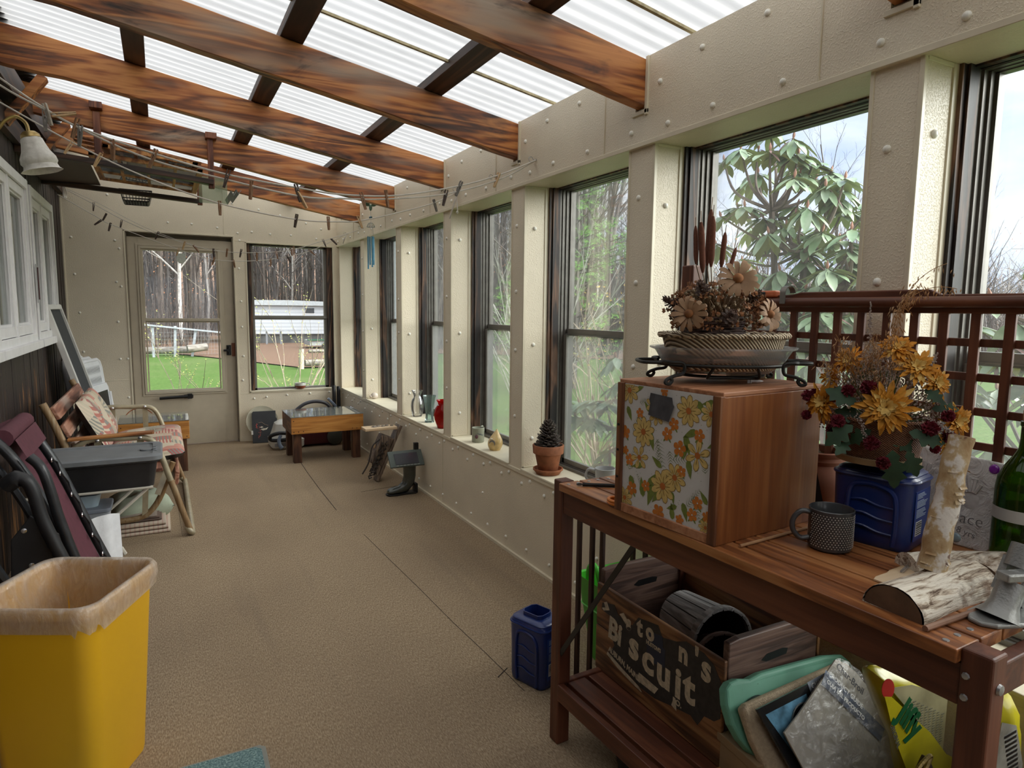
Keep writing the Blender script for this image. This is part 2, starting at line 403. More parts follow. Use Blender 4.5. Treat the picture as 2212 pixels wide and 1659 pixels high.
# windows of the right wall
for i, (y0, y1) in enumerate(yl):
    w = thing('window_%d' % (i+1), None, None, (0, 0, 0)); w['kind'] = 'structure'
    b = MB(); b.box(1.812, 1.872, y1-.014, y1, ZS, ZT); b.box(1.812, 1.872, y0, y0+.012, ZS, ZT); b.box(1.83, 1.872, y1-.022, y1-.012, ZS, ZT); b.box(1.85, 1.88, y0, y1, ZT-.006, ZT)
    b.build('wood_jamb', M_JWOOD, w)
    b = MB(); a = .030
    for q, (xa, xb, ins) in enumerate(((1.872, 1.886, .020), (1.886, 1.905, .026), (1.905, 1.925, .033), (1.925, 1.955, .042))):
        b.box(xa, xb, y1-ins, y1, ZS, ZT); b.box(xa, xb, y0, y0+ins, ZS, ZT); b.box(xa, xb, y0, y1, ZS-.01, ZS+ins*.7); b.box(xa, xb, y0, y1, ZT-ins*.3, ZT)
    b.build('window_frame', M_ALU, w)
    b = MB(); b.box(1.918, 1.945, y0+.04, y1-.04, 1.226, 1.252); b.box(1.91, 1.925, y0+.03, y1-.03, 1.216, 1.226)
    b.build('meeting_rail', M_ALU2, w)
    b = MB(); b.box(1.900, 1.915, y1-.060, y1-.033, ZS, 1.22); b.box(1.900, 1.915, y0+.033, y0+.060, ZS, 1.22); b.box(1.90, 1.915, y0+.04, y1-.04, ZS+.02, ZS+.045)
    b.build('lower_sash', M_ALU2, w)
    b = MB(); b.box(1.935, 1.938, y0+.04, y1-.04, 1.24, ZT-.01); b.build('upper_pane', M_DSCREEN if i in (8, 9) else M_CLEAR, w)
    b = MB(); b.box(1.906, 1.909, y0+.05, y1-.05, ZS+.03, 1.222); b.build('lower_pane', M_SCREEN, w)
# -- far wall
DX0, DX1, DZ = -.254, .655, 2.023
WX0, WX1 = .772, 1.612
def gz(x): return 2.33+.172*(XR-x)
b = MB()
Mf = Matrix(((1, 0, 0, 0), (0, 0, 1, 0), (0, 1, 0, 0), (0, 0, 0, 1)))
def fw(poly): b.prism(poly, YF, YF+.12, Mf)
fw([(XL-.05, 0), (DX0, 0), (DX0, DZ), (XL-.05, DZ)]); fw([(XL-.05, DZ), (XR+.3, DZ), (XR+.3, gz(XR+.3)), (XL-.05, gz(XL-.05))])
fw([(DX1, 0), (WX0, 0), (WX0, DZ), (DX1, DZ)]); fw([(WX0, 0), (WX1, 0), (WX1, ZS-.01), (WX0, ZS-.01)]); fw([(WX0, 1.972), (WX1, 1.972), (WX1, DZ), (WX0, DZ)])
fw([(WX1, 0), (XR+.3, 0), (XR+.3, DZ), (WX1, DZ)])
b.k = 1
for x, z in [(-.68, 2.28), (-.66, 1.94), (-.65, 1.62), (-.63, 1.28), (-.62, .93), (-.60, .45), (-.37, 2.33), (-.33, 1.93), (-.335, 1.56), (-.34, 1.2), (-.34, .86), (-.30, 1.86), (-.30, 1.52), (-.28, .86), (-.29, .5),
             (.1, 2.12), (.3, 2.12), (.52, 2.10), (.70, 2.06), (.715, 1.99), (.70, 1.72), (.71, 1.4), (.71, 1.15), (.715, .86), (.70, .62), (.83, 2.08), (1.0, 2.07), (1.2, 2.07), (1.45, 2.05), (.9, 2.3), (1.1, 2.26), (1.35, 2.2), (1.5, 2.15), (.66, 2.34), (.8, .43), (.92, .44), (1.12, .45), (1.35, .455), (1.55, .46)]:
    b.lathe([(.011, 0), (.0102, .004), (.0066, .0075), (0, .009)], 10, T(x, YF, z) @ RX(pi/2))
struct(b.build('wall_far', [M_BEIGE, M_RIV], smooth=True))
b = MB()
def tf(x0, x1, z0, z1, y=.006): b.box(x0, x1, YF-y, YF+.012, z0, z1)
tf(DX0-.012, DX0+.002, 0, DZ+.006); tf(DX1-.002, DX1+.012, 0, DZ); tf(DX0-.012, DX1+.012, DZ-.004, DZ+.012)
tf(WX0-.010, WX0+.003, ZS-.02, 1.98); tf(WX1-.003, WX1+.012, ZS, 1.975); tf(WX0-.01, WX1+.012, 1.970, 1.982); tf(WX0-.012, WX1+.02, ZS-.024, ZS-.006)
tf(.575, .583, DZ+.012, 2.5, .003); tf(DX1+.016, WX0-.01, 1.985, 1.990, .003); tf(DX1+.016, WX0-.01, ZS-.026, ZS-.020, .003)
tf(XL, DX0-.012, .66, .666, .003); tf(XL, XL+.014, 0, 2.5); b.box(XR-.008, XR, YF-.012, YF, 0, 2.3)
struct(b.build('trim_far', M_TRIM, bev=.0015, seg=1))
b = MB(); b.box(WX0, WX1, YF-.012, YF+.10, ZS-.012, ZS); struct(b.build('sill_far', M_SILL, bev=.003))
# far window
w = thing('window_11', None, None); w['kind'] = 'structure'
b = MB(); b.box(WX1-.055, WX1, YF+.03, YF+.12, ZS, 1.972); b.box(WX0, WX0+.045, YF+.03, YF+.12, ZS, 1.972); b.box(WX0, WX1, YF+.05, YF+.12, 1.962, 1.972)
b.build('wood_jamb', M_JWOOD, w)
b = MB(); b.box(WX1-.085, WX1-.055, YF+.06, YF+.10, ZS, 1.965); b.box(WX0+.045, WX0+.068, YF+.06, YF+.10, ZS, 1.965); b.box(WX0+.045, WX1-.055, YF+.06, YF+.10, ZS, ZS+.018); b.box(WX0+.045, WX1-.055, YF+.06, YF+.10, 1.952, 1.965)
b.build('window_frame', M_ALU2, w)
b = MB(); b.box(WX0+.05, WX1-.055, YF+.05, YF+.08, 1.235, 1.262); b.box(WX0+.07, WX1-.075, YF+.06, YF+.075, 1.222, 1.235); b.build('meeting_rail', M_ALU2, w)
b = MB(); b.box(WX0+.06, WX1-.08, YF+.085, YF+.088, 1.25, 1.955); b.build('upper_pane', M_CLEAR, w)
b = MB(); b.box(WX0+.06, WX1-.08, YF+.078, YF+.081, ZS+.015, 1.225); b.build('lower_pane', M_CLEAR, w)
# door
M_DOOR = plain('taupe_painted_door', (.52, .455, .345), .4, var=.05)
d = thing('door_1', None, None); d['kind'] = 'structure'
YD = YF+.045
b = MB(); X0, X1 = DX0+.012, DX1-.012; PX0, PX1, PZ0, PZ1 = -.125, .507, .545, 1.868
b.box(X0, PX0-.03, YD, YD+.035, .01, DZ-.045); b.box(PX1+.03, X1, YD, YD+.035, .01, DZ-.045); b.box(PX0-.03, PX1+.03, YD, YD+.035, .01, PZ0-.03); b.box(PX0-.03, PX1+.03, YD, YD+.035, PZ1+.03, DZ-.045)
b.build('door_leaf', M_DOOR, d, bev=.002)
b = MB(); b.box(DX0, DX0+.012, YF+.005, YF+.12, 0, DZ); b.box(DX1-.012, DX1, YF+.005, YF+.12, 0, DZ); b.box(DX0, DX1, YF+.005, YF+.12, DZ-.012, DZ); b.box(DX0+.01, DX1-.01, YD+.035, YF+.12, DZ-.05, DZ-.01)
b.build('door_frame', plain('bronze_door_frame', (.20, .165, .12), .45), d)
b = MB()
def ring(x0, x1, z0, z1, wdt, ya, yb):
    b.box(x0, x0+wdt, ya, yb, z0, z1); b.box(x1-wdt, x1, ya, yb, z0, z1); b.box(x0+wdt, x1-wdt, ya, yb, z0, z0+wdt); b.box(x0+wdt, x1-wdt, ya, yb, z1-wdt, z1)
ring(PX0-.05, PX1+.05, PZ0-.05, PZ1+.05, .018, YD-.008, YD); ring(PX0-.03, PX1+.03, PZ0-.03, PZ1+.03, .022, YD-.014, YD+.03); ring(PX0-.008, PX1+.008, 1.205, PZ1+.008, .016, YD-.004, YD+.02)
b.box(PX0-.015, PX1+.015, YD-.012, YD+.02, 1.205, 1.232); ring(PX0, PX1, PZ0-.005, 1.205, .012, YD+.003, YD+.02)
b.build('door_window_frame', M_DOOR, d, bev=.0015, seg=1)
b = MB(); b.box(PX0, PX1, YD+.012, YD+.015, 1.215, PZ1); b.build('upper_pane', M_CLEAR, d)
b = MB(); b.box(PX0, PX1, YD+.012, YD+.015, PZ0, 1.21); b.build('lower_pane', M_CLEAR, d)
b = MB(); b.prism([(.16, 1.845), (.24, 1.845), (.24, 1.78), (.215, 1.75), (.185, 1.75), (.16, 1.775)], YD+.006, YD+.009, Mf)
b.build('sticker', plain('faded_sticker', (.5, .53, .47), .6, var=.2, vs_=90), d)
MB_BLK = plain('black_metal', (.012, .012, .013), .38, .3)
b = MB(); b.tube([(.535, YD-.03, .92), (.60, YD-.03, .92)], .010, 10); b.tube([(.585, YD+.0, .92), (.585, YD-.045, .92)], .017, 12); b.box(.565, .605, YD-.006, YD, .87, .97); b.tube([(.585, YD-.02, .88), (.585, YD-.02, .96)], .008, 8)
b.build('door_handle', MB_BLK, d, smooth=True)
b = MB(); b.box(.612, .643, YD-.012, YD+.02, .86, .99); b.build('strike_plate', plain('rusty_strike', (.16, .05, .02), .6), d)
b = MB(); b.tube([(.0-.04, YD-.04, .475), (.20, YD-.04, .482)], .014, 12); b.tube([(.2, YD-.04, .482), (.25, YD-.04, .485)], .006, 8); b.box(.20, .24, YD-.05, YD, .46, .505); b.box(.17, .25, YD-.004, YD, .46, .51)
b.build('door_closer', MB_BLK, d, smooth=True)
# -- left wall (house siding)
b = MB(); y = Y0; i = 0
while y < YF:
    wd = (.098, .092, .102, .095)[i % 4]; dx = R.uniform(-.004, .004)
    b.box(XL-.03, XL+dx, y+.004, min(y+wd-.004, YF), -.02, 2.62); y += wd; i += 1
b.box(XL-.2, XL-.02, Y0, YF+.1, -.05, 2.9)
wall_left = struct(b.build('wall_left', M_SIDING, bev=.002, seg=1))
b = MB(); b.box(XL, XL+.04, Y0, YF, 2.30, 2.42); b.box(XL-.0, XL+.10, Y0, YF, 2.46, 2.60)
struct(b.build('trim_left', wood('dark_ledger_wood', (.01, .007, .006), (.035, .02, .015), (.10, .045, .02), 1, 1, char=.3)))
b = MB(); b.box(-2.2, XL+.14, Y0, YF+.1, 2.735, 2.765, T(0, 0, 0)); struct(b.build('roof_eave', plain('dark_eave_shingle', (.03, .027, .025), .9, var=.4, vs_=30)))
# back wall of the room
b = MB(); b.box(XL-.1, XR+.3, Y0-.1, Y0, -.05, .5); b.box(XL-.1, XR+.3, Y0-.1, Y0, 2.0, 2.75); b.box(XL-.1, -.5, Y0-.1, Y0, .5, 2.0); b.box(.55, .67, Y0-.1, Y0, .5, 2.0); b.box(1.6, XR+.3, Y0-.1, Y0, .5, 2.0); struct(b.build('wall_back', M_BEIGE))
# -- roof
b = MB(); nx, ny = 2, 900
def rf(u, v):
    x = -.80+u*3.1; y = Y0-.05+v*(YF+.35-Y0); return (x, y, zr(x)+.048+.009*sin(2*pi*y/.0762)+.0)
b.grid(rf, 2, 1800)
roof = struct(b.build('ceiling', M_ROOF, smooth=True))
b = MB()
for y in (-.9, .0, .9, 1.83, 2.75): b.bar((-.75, y, zr(-.75)+.034), (2.1, y, zr(2.1)+.034), .014, .010)
b.build('lap_joint', M_SEAM, roof)
M_YR = Mf
for i, y in enumerate(rafy):
    b = MB(); n = 34; top = []; bot = []
    rr = random.Random(i+3)
    for k in range(n+1):
        x = XR-.001+(-.9-XR)*k/n; w_ = .0012*rr.uniform(-1, 1)
        if i == 7 and x < -.35: w_ -= .02*min(1, (-.35-x)/.2)
        if i == 6 and x < -.3: w_ -= .02*min(1, (-.3-x)/.2)
        top.append((x, zr(x)+.0008*rr.uniform(-1, 1))); bot.append((x, zr(x)-.168+w_))
    b.prism(top+bot[::-1], y, y+.058, Mf)
    struct(b.build('rafter_beam', M_RAFT, bev=.003, seg=1))
for x in (-.105, .50, 1.145):
    b = MB(); b.box(x, x+.095, Y0, YF, 0, .040, T(0, 0, 0) @ Matrix(((1, 0, 0, 0), (0, 1, 0, 0), (-.172, 0, 1, zr(0)+.001), (0, 0, 0, 1))))
    struct(b.build('purlin_beam', M_PURL, bev=.002, seg=1))
# slanted brackets under the house eave
for y in (4.55, 5.6):
    b = MB(); b.bar((XL+.03, y, 2.33), (XL+.22, y+.02, 2.60), .045, .07, (0, 1, 0)); struct(b.build('eave_trim', M_RAFT, bev=.002))
# -- white casement windows of the house
M_WHITE = plain('white_painted_frame', (.78, .77, .77), .45, var=.05)
M_CURT = plain('grey_curtain_behind_glass', (.34, .34, .31), .9, var=.15, vs_=20)
M_REFL = pane_mat('house_pane', .10, (.5, .55, .52), .9)
def casement(no, y0, y1, z0, z1):
    w = thing('window_%d' % no, None, None); w['kind'] = 'structure'
    X = XL+.004
    b = MB()
    def rg(a0, a1, c0, c1, wd, xa, xb): b.box(xa, xb, a0, a0+wd, c0, c1); b.box(xa, xb, a1-wd, a1, c0, c1); b.box(xa, xb, a0+wd, a1-wd, c0, c0+wd); b.box(xa, xb, a0+wd, a1-wd, c1-wd, c1)
    rg(y0, y1, z0, z1, .055, X, X+.045); b.box(X, X+.07, y0-.015, y1+.015, z0-.035, z0+.012)
    b.build('window_frame', M_WHITE, w, bev=.003)
    ym = (y0+y1)/2
    for a0, a1 in ((y0+.058, ym-.008), (ym+.008, y1-.058)):
        b = MB(); rg(a0, a1, z0+.058, z1-.058, .055, X, X+.03); rg(a0+.055, a1-.055, z0+.113, z1-.113, .014, X, X+.02); b.build('sash', M_WHITE, w, bev=.003)
        b = MB(); b.box(X+.004, X+.006, a0+.06, a1-.06, z0+.12, z1-.12); b.build('pane', M_REFL, w)
    b = MB(); b.box(X, X+.036, ym-.012, ym+.012, z0+.05, z1-.05); b.build('mullion', M_WHITE, w, bev=.003)
    b = MB(); b.box(X-.003, X-.001, y0+.05, y1-.05, z0+.05, z1-.05); b.k = 1
    for q in range(4):
        yy = y0+.12+q*(y1-y0)/4; b.grid(lambda u, v: (X+.001+.0012*sin(u*14), yy+u*.12, z0+.1+v*(z1-z0-.2)), 14, 1)
    b.build('curtain', [M_CURT, plain('pale_curtain', (.6, .6, .57), .9)], w)
casement(12, 5.10, 6.10, 1.115, 2.09)
casement(13, 3.9, 5.03, 1.115, 2.10)
casement(14, 2.7, 3.85, 1.115, 2.10)
# ================================================================ OUTDOORS
ZG = -.35
def lawn_mat():
    t = NT('spring_lawn'); c = t.coord(); n = t.noise(c, .35, 5, .6); f = t.noise(c, 14, 5, .7); g = t.noise(c, 60, 2)
    col = t.ramp(f, [(.3, (.055, .100, .022)), (.55, (.095, .17, .040)), (.75, (.16, .22, .07))])
    col = t.mix(t.ramp(n, [(.5, 0), (.72, .55)]), col, (.20, .21, .10)); col = t.mix(t.ramp(g, [(.4, 0), (.8, .3)]), col, (.07, .13, .03))
    return t.fin(col, .9, 0, t.bump(f, .6, .03), .1)
b = MB()
b.grid(lambda u, v: (-12+u*70, -25+v*110, ZG), 40, 40)
struct(b.build('ground', lawn_mat()))
t = NT('leaf_litter'); c = t.coord(); f = t.noise(c, 22, 6, .7)
M_LITTER = t.fin(t.ramp(f, [(.3, (.09, .05, .03)), (.55, (.24, .14, .09)), (.75, (.42, .27, .19))]), .95, 0, t.bump(f, .8, .05))
edge = [(-14, 27), (-6, 27), (0.2, 26.3), (1.3, 24), (2.5, 21.2), (3.4, 18.9), (6.4, 18.6), (7.5, 23.5), (10.5, 22.6), (13.5, 18.6), (18, 15), (23, 9), (27, 0), (30, -12)]
b = MB()
pts = edge+[(70, -12), (70, 110), (-14, 110)]
b.add([(x, y, ZG+.03) for x, y in pts], [tuple(range(len(pts)))])
struct(b.build('forest_ground', M_LITTER))
# rising wooded slope behind
b = MB(); rr = random.Random(5)
def hill(u, v):
    a = radians(-30+u*165); d = 60+v*60; x = sin(a)*d; y = cos(a)*d
    h = (11.0-6.5*min(1, max(0, (u-.33)/.25)))*v
    return (x, y, ZG+h)
b.grid(hill, 40, 8)
struct(b.build('hillside', M_LITTER))
M_BARK = wood('grey_bark', (.08, .068, .062), (.15, .13, .12), (.26, .235, .22), 2, 1.0, bump=.5)
M_BARK2 = wood('dark_brown_bark', (.05, .038, .032), (.11, .085, .07), (.19, .15, .13), 2, 1.0, bump=.5)
M_BIRCH = plain('pale_birch_bark', (.62, .58, .53), .7, var=.35, vs_=9)
def bare_tree(seed, H=13.0, r0=.13, dens=1.0, spread=.5, twig=True, lean=.0, low=.25):
    rr = random.Random(seed); b = MB()
    def limb(p, d, L, r, lev):
        n = 5 if lev == 0 else 3; pts = [p]; q = p.copy(); dd = d.copy(); rs = [r]
        for i in range(n):
            dd = (dd+Vector((rr.uniform(-1, 1), rr.uniform(-1, 1), rr.uniform(-.3, .8)))*(.10 if lev == 0 else .24)).normalized()
            q = q+dd*L/n; pts.append(q.copy()); rs.append(r*(1-(i+1)/n*(.75 if lev == 0 else .72)))
        b.tube(pts, rs, (6, 4, 3, 3)[min(lev, 3)], cap=False)
        if lev >= (3 if twig else 2): return
        k = int((14, 6, 5)[lev]*dens)
        for j in range(k):
            t = (low if lev == 0 else .2)+(1-(low if lev == 0 else .2))*(j+rr.random())/k; i = min(n-1, int(t*n)); f = t*n-i
            o = pts[i].lerp(pts[i+1], f); ax = (pts[i+1]-pts[i]).normalized(); ph = rr.uniform(0, 2*pi)
            u = ax.orthogonal().normalized(); s = (u*cos(ph)+ax.cross(u)*sin(ph))
            nd = (ax*rr.uniform(.4, .9)+s*rr.uniform(.6, 1.1)*(spread*1.6)+Vector((0, 0, .25))).normalized()
            rad = rs[i]*(1-f)+rs[min(i+1, n)]*f
            limb(o, nd, L*rr.uniform(.28, .42)*(1.15-t*.5), max(.006, rad*rr.uniform(.38, .55)), lev+1)
    limb(Vector((0, 0, -.1)), Vector((lean, 0, 1)).normalized(), H, r0, 0)
    return b
tree_meshes = []
for s, H_, r0, M_, nm in ((1, 14, .15, M_BARK, 0), (2, 12, .11, M_BARK, 0), (3, 15, .17, M_BARK2, 1), (4, 11, .09, M_BARK, 0), (5, 13, .12, M_BARK2, 1), (6, 12, .10, M_BIRCH, 2)):
    o = bare_tree(s, H_, r0, 1.0, .5).build('bare_tree', M_, smooth=False); tree_meshes.append((o, nm))
lab = ['grey leafless tree among its like at the wood edge', 'dark brown leafless tree among its like at the wood edge', 'pale barked birch standing leafless at the wood edge']
wood_edge = [(-14, 28), (-6, 27.5), (1.8, 27.5), (2.3, 39), (9.2, 39), (9.4, 24)]+edge[8:]
def edge_at(a):
    """distance to the wood edge in compass direction a (from +y towards +x)"""
    best = 30.0
    for (x0, y0), (x1, y1) in zip(wood_edge, wood_edge[1:]):
        dx, dy = sin(a), cos(a); ex, ey = x1-x0, y1-y0; den = dx*ey-dy*ex
        if abs(den) < 1e-9: continue
        t = (x0*ey-y0*ex)/den; s = (x0*dy-y0*dx)/den
        if 0 <= s <= 1 and t > 0: best = t
    return best
rr = random.Random(11); first = set()
n_tree = 190
for i in range(n_tree):
    u = i/n_tree; a = radians(-4+u*86); e0 = edge_at(a); band = rr.random()
    d = e0+1.0+band**1.3*22
    if u < .24 and d < e0+5: d += 5
    k = rr.choice((0, 1, 2, 3, 4, 1, 3, 0, 2, 5 if rr.random() < .8 else 1)); src, nm = tree_meshes[k]
    if k in first: o = src.copy(); sc.collection.objects.link(o)
    else: o = src; first.add(k)
    o.location = (sin(a)*d, cos(a)*d, ZG); s = rr.uniform(.75, 1.2)*(1.0 if u < .47 else .62 if u < .53 else .40 if u < .8 else .33)
    o.scale = (s, s, s*rr.uniform(.9, 1.15)); o.rotation_euler = (rr.uniform(-.06, .06), rr.uniform(-.06, .06), rr.uniform(0, 6.28))
    tag(o, lab[nm], 'tree', ['bare grey trees at the wood edge', 'bare dark trees at the wood edge', 'birches at the wood edge'][nm])
for k, (o, nm) in enumerate(tree_meshes):
    if k not in first: bpy.data.objects.remove(o)
# far woods nobody could count
b = MB(); rr = random.Random(21)
for i in range(2600):
    a = radians(rr.uniform(-8, 92)); d = edge_at(a)+rr.uniform(8, 45); x, y = sin(a)*d, cos(a)*d; lf = (a > radians(34))
    h = rr.uniform(6, 15)*(1.1 if a < radians(36) else .55 if a < radians(41) else .28); r = rr.uniform(.03, .12); q = Vector((x, y, ZG+max(0, (d-60)/60)*8)); pts = [q.copy()]
    dx, dy = rr.uniform(-.05, .05), rr.uniform(-.05, .05)
    for j in range(3): q = q+Vector((dx*h/3+rr.uniform(-.15, .15), dy*h/3, h/3)); pts.append(q.copy())
    b.k = rr.choice((0, 0, 1)); b.tube(pts, [r, r*.8, r*.5, r*.12], 3, cap=False)
    for j in range(7):
        t = rr.uniform(.25, 1); p = pts[0].lerp(pts[-1], t); l = rr.uniform(.6, 2.2)
        an = rr.uniform(0, 6.28); b.tube([p, p+Vector((cos(an)*l*.6, sin(an)*l*.6, l*.5)), p+Vector((cos(an)*l*.9, sin(an)*l*.9, l*rr.uniform(.4, 1.1)))], [r*.3, r*.2, .008], 3, cap=False)
tag(b.build('woods_undergrowth', [M_BARK, M_BARK2]), 'dense grey leafless stems filling the woods behind the lawn', 'woods', kind='stuff')
# low brown brush and russet leaves at the wood edge
b = MB(); rr = random.Random(31)
for i in range(5200):
    a = radians(rr.uniform(-8, 88)); e0 = edge_at(a); d = e0+rr.uniform(.3, 16); x, y = sin(a)*d, cos(a)*d
    h = rr.uniform(.4, 2.6); b.k = 0; q = Vector((x, y, ZG)); w_ = rr.uniform(-.4, .4)
    b.tube([q, q+Vector((w_*.5, rr.uniform(-.2, .2), h*.6)), q+Vector((w_*1.2, rr.uniform(-.4, .4), h))], [.018, .012, .004], 3, cap=False)
    if i % 5 == 0:
        b.k = 1
        for j in range(5):
            p = q+Vector((rr.uniform(-.6, .6), rr.uniform(-.6, .6), rr.uniform(.6, 4.6))); s = rr.uniform(.02, .05)
            b.add([p, p+Vector((s, 0, s*.3)), p+Vector((s*.6, s*.4, -s)), p+Vector((-s*.2, s*.2, -s*.7))], [(0, 1, 2, 3)])
tag(b.build('brush_undergrowth', [M_BARK2, plain('russet_leaf', (.42, .20, .11), .8)]), 'tangled brown brush with a few russet leaves at the wood edge', 'undergrowth', kind='stuff')
# pine
M_PINE = plain('fresh_pine_green', (.16, .36, .055), .7, var=.5, vs_=5)
def pine(loc, H, W_, seed, label):
    rr = random.Random(seed); t_ = thing('pine_tree', label, 'tree', loc)
    b = MB(); b.tube([(0, 0, -.1), (.05, 0, H*.5), (0, 0, H)], [.10, .06, .015], 7, cap=False)
    nb = MB()
    for i in range(int(H*13)):
        z = H*(.06+.93*i/(H*13)); L = W_*(1-z/H)**.75*rr.uniform(.6, 1.1)+.12; an = rr.uniform(0, 6.28)
        p0 = Vector((0, 0, z)); p1 = p0+Vector((cos(an)*L, sin(an)*L, L*.28)); b.tube([p0, p0.lerp(p1, .5)+V(0, 0, -.03), p1], [.02, .012, .004], 3, cap=False)
        for j in range(int(8+L*13)):
            t = rr.uniform(.25, 1.05); c = p0.lerp(p1, t)+Vector((rr.gauss(0, .13), rr.gauss(0, .13), rr.gauss(.03, .07)))
            for k in range(9):
                dv = Vector((rr.gauss(0, 1), rr.gauss(0, 1), rr.gauss(.7, 1))).normalized()*rr.uniform(.07, .13); sd = dv.orthogonal().normalized()*.006
                nb.add([c-sd, c+sd, c+dv], [(0, 1, 2)])
    b.build('trunk', M_BARK2, t_); nb.build('foliage', M_PINE, t_)
pine((7.9, 11.9, ZG), 6.4, 2.2, 3, 'bright green pine tree standing on the lawn before the grey woods')
pine((10.6, 19.0, ZG), 3.4, 1.6, 4, 'small bright green pine at the wood edge, left of the tall pine')
# shrubs with thin bare shoots
def shrub(name, loc, n, H, spread, seed, bark, budm, label, cat='shrub', bud=1.0, arch=.3):
    rr = random.Random(seed); t_ = thing(name, label, cat, loc); b = MB(); l = MB()
    def shoot(p, d, L, r, lev):
        pts = [p]; q = p.copy(); dd = d.copy(); m = 5
        for i in range(m):
            dd = (dd+Vector((rr.uniform(-1, 1), rr.uniform(-1, 1), rr.uniform(-.5, .5)))*.13).normalized(); q = q+dd*L/m; pts.append(q.copy())
        b.tube(pts, [r*(1-.8*i/m) for i in range(m+1)], 4 if lev == 0 else 3, cap=False)
        if lev < 2:
            for j in range(4 if lev == 0 else 2):
                i = rr.randint(1, m-1); shoot(pts[i].copy(), (dd+Vector((rr.uniform(-1, 1), rr.uniform(-1, 1), rr.uniform(-.2, .6)))*.7).normalized(), L*rr.uniform(.25, .5), r*.5, lev+1)
        for j in range(int((5 if lev else 6)*bud)):
            i = rr.randint(1, m); p_ = pts[i]; 
            for k in range(3):
                dv = Vector((rr.gauss(0, 1), rr.gauss(0, 1), rr.uniform(.2, 1.4))).normalized()*rr.uniform(.010, .022); sd = dv.orthogonal().normalized()*.004
                l.add([p_, p_+dv*.5+sd, p_+dv, p_+dv*.5-sd], [(0, 1, 2, 3)])
    for i in range(n):
        a = rr.uniform(0, 6.28); d = Vector((cos(a)*spread, sin(a)*spread, 1)).normalized()
        shoot(Vector((rr.gauss(0, .08), rr.gauss(0, .08), 0)), d, H*rr.uniform(.6, 1.05), .011, 0)
    b.build('stem', bark, t_)
    if l.v: l.build('leaf_bud', budm, t_)
M_TWIG = plain('tan_twig', (.36, .29, .22), .8, var=.25); M_TWIG2 = plain('pale_grey_twig', (.50, .48, .44), .8, var=.2)
M_BUDG = plain('young_yellow_green_leaf', (.52, .56, .16), .6, var=.2); M_FORS = plain('forsythia_yellow', (.72, .52, .10), .6, var=.2)
shrub('budding_shrub', (1.55, 9.3, ZG), 9, 2.1, .45, 1, M_TWIG, M_BUDG, 'budding shrub with pale twigs and yellow green leaves outside the far window')
shrub('budding_shrub', (.25, 8.7, ZG), 4, 1.35, .2, 2, M_TWIG, M_BUDG, 'thin budding sapling shoots outside the glazed door')
shrub('forsythia_bush', (3.55, 3.9, ZG), 16, 2.1, .42, 3, M_TWIG, M_FORS, 'forsythia bush with tan stems and few yellow flowers outside', bud=.45)
shrub('bare_shrub', (5.0, 8.6, ZG), 20, 2.9, .5, 4, M_TWIG2, M_BUDG, 'pale tangled leafless shrub on the lawn left of the pine', bud=0.1)
shrub('bare_shrub', (3.7, 5.2, ZG), 14, 1.9, .5, 5, M_TWIG, M_BUDG, 'tan leafless shrub outside the window above the stoneware mug', bud=.25)
ROPES = {
'a': [(-0.442, 2.86, 2.109), (-0.325, 2.86, 2.03), (-0.218, 2.86, 1.976), (0.004, 2.86, 1.916), (0.249, 2.86, 1.866), (0.519, 2.86, 1.84), (0.706, 2.86, 1.829), (0.951, 2.86, 1.847), (1.243, 2.86, 1.915), (1.454, 2.86, 1.987), (1.668, 2.86, 2.076)],
'b': [(-0.444, 2.86, 2.086), (-0.325, 2.86, 2.025), (-0.21, 2.86, 1.969), (-0.008, 2.86, 1.893), (0.248, 2.86, 1.846), (0.532, 2.86, 1.806), (0.705, 2.86, 1.812), (0.9, 2.86, 1.827), (1.181, 2.86, 1.874), (1.462, 2.86, 1.969), (1.668, 2.86, 2.073)],
'c': [(-0.594, 3.8, 2.253), (-0.332, 3.8, 2.113), (-0.054, 3.8, 1.991), (0.296, 3.8, 1.884), (0.686, 3.8, 1.83), (0.935, 3.8, 1.835), (1.055, 3.8, 1.852), (1.272, 3.8, 1.913), (1.488, 3.8, 1.985), (1.674, 3.8, 2.07)],
'd': [(-0.732, 6.905, 2.364), (-0.461, 6.799, 2.214), (-0.247, 6.715, 2.088), (0.017, 6.612, 1.968), (0.424, 6.453, 1.846), (0.795, 6.308, 1.83), (1.076, 6.198, 1.865), (1.319, 6.103, 1.945), (1.637, 5.979, 2.056)],
'e': [(-0.723, 6.901, 2.357), (-0.46, 6.798, 2.242), (-0.204, 6.699, 2.093), (0.018, 6.612, 1.984), (0.33, 6.49, 1.868)],
'f': [(-0.714, 6.749, 2.266), (-0.438, 6.72, 2.098), (-0.345, 6.711, 2.045), (0.151, 6.659, 1.859), (0.459, 6.626, 1.773), (0.828, 6.587, 1.779), (1.136, 6.555, 1.838), (1.353, 6.532, 1.913), (1.563, 6.51, 2.024), (1.722, 6.493, 2.095)],}
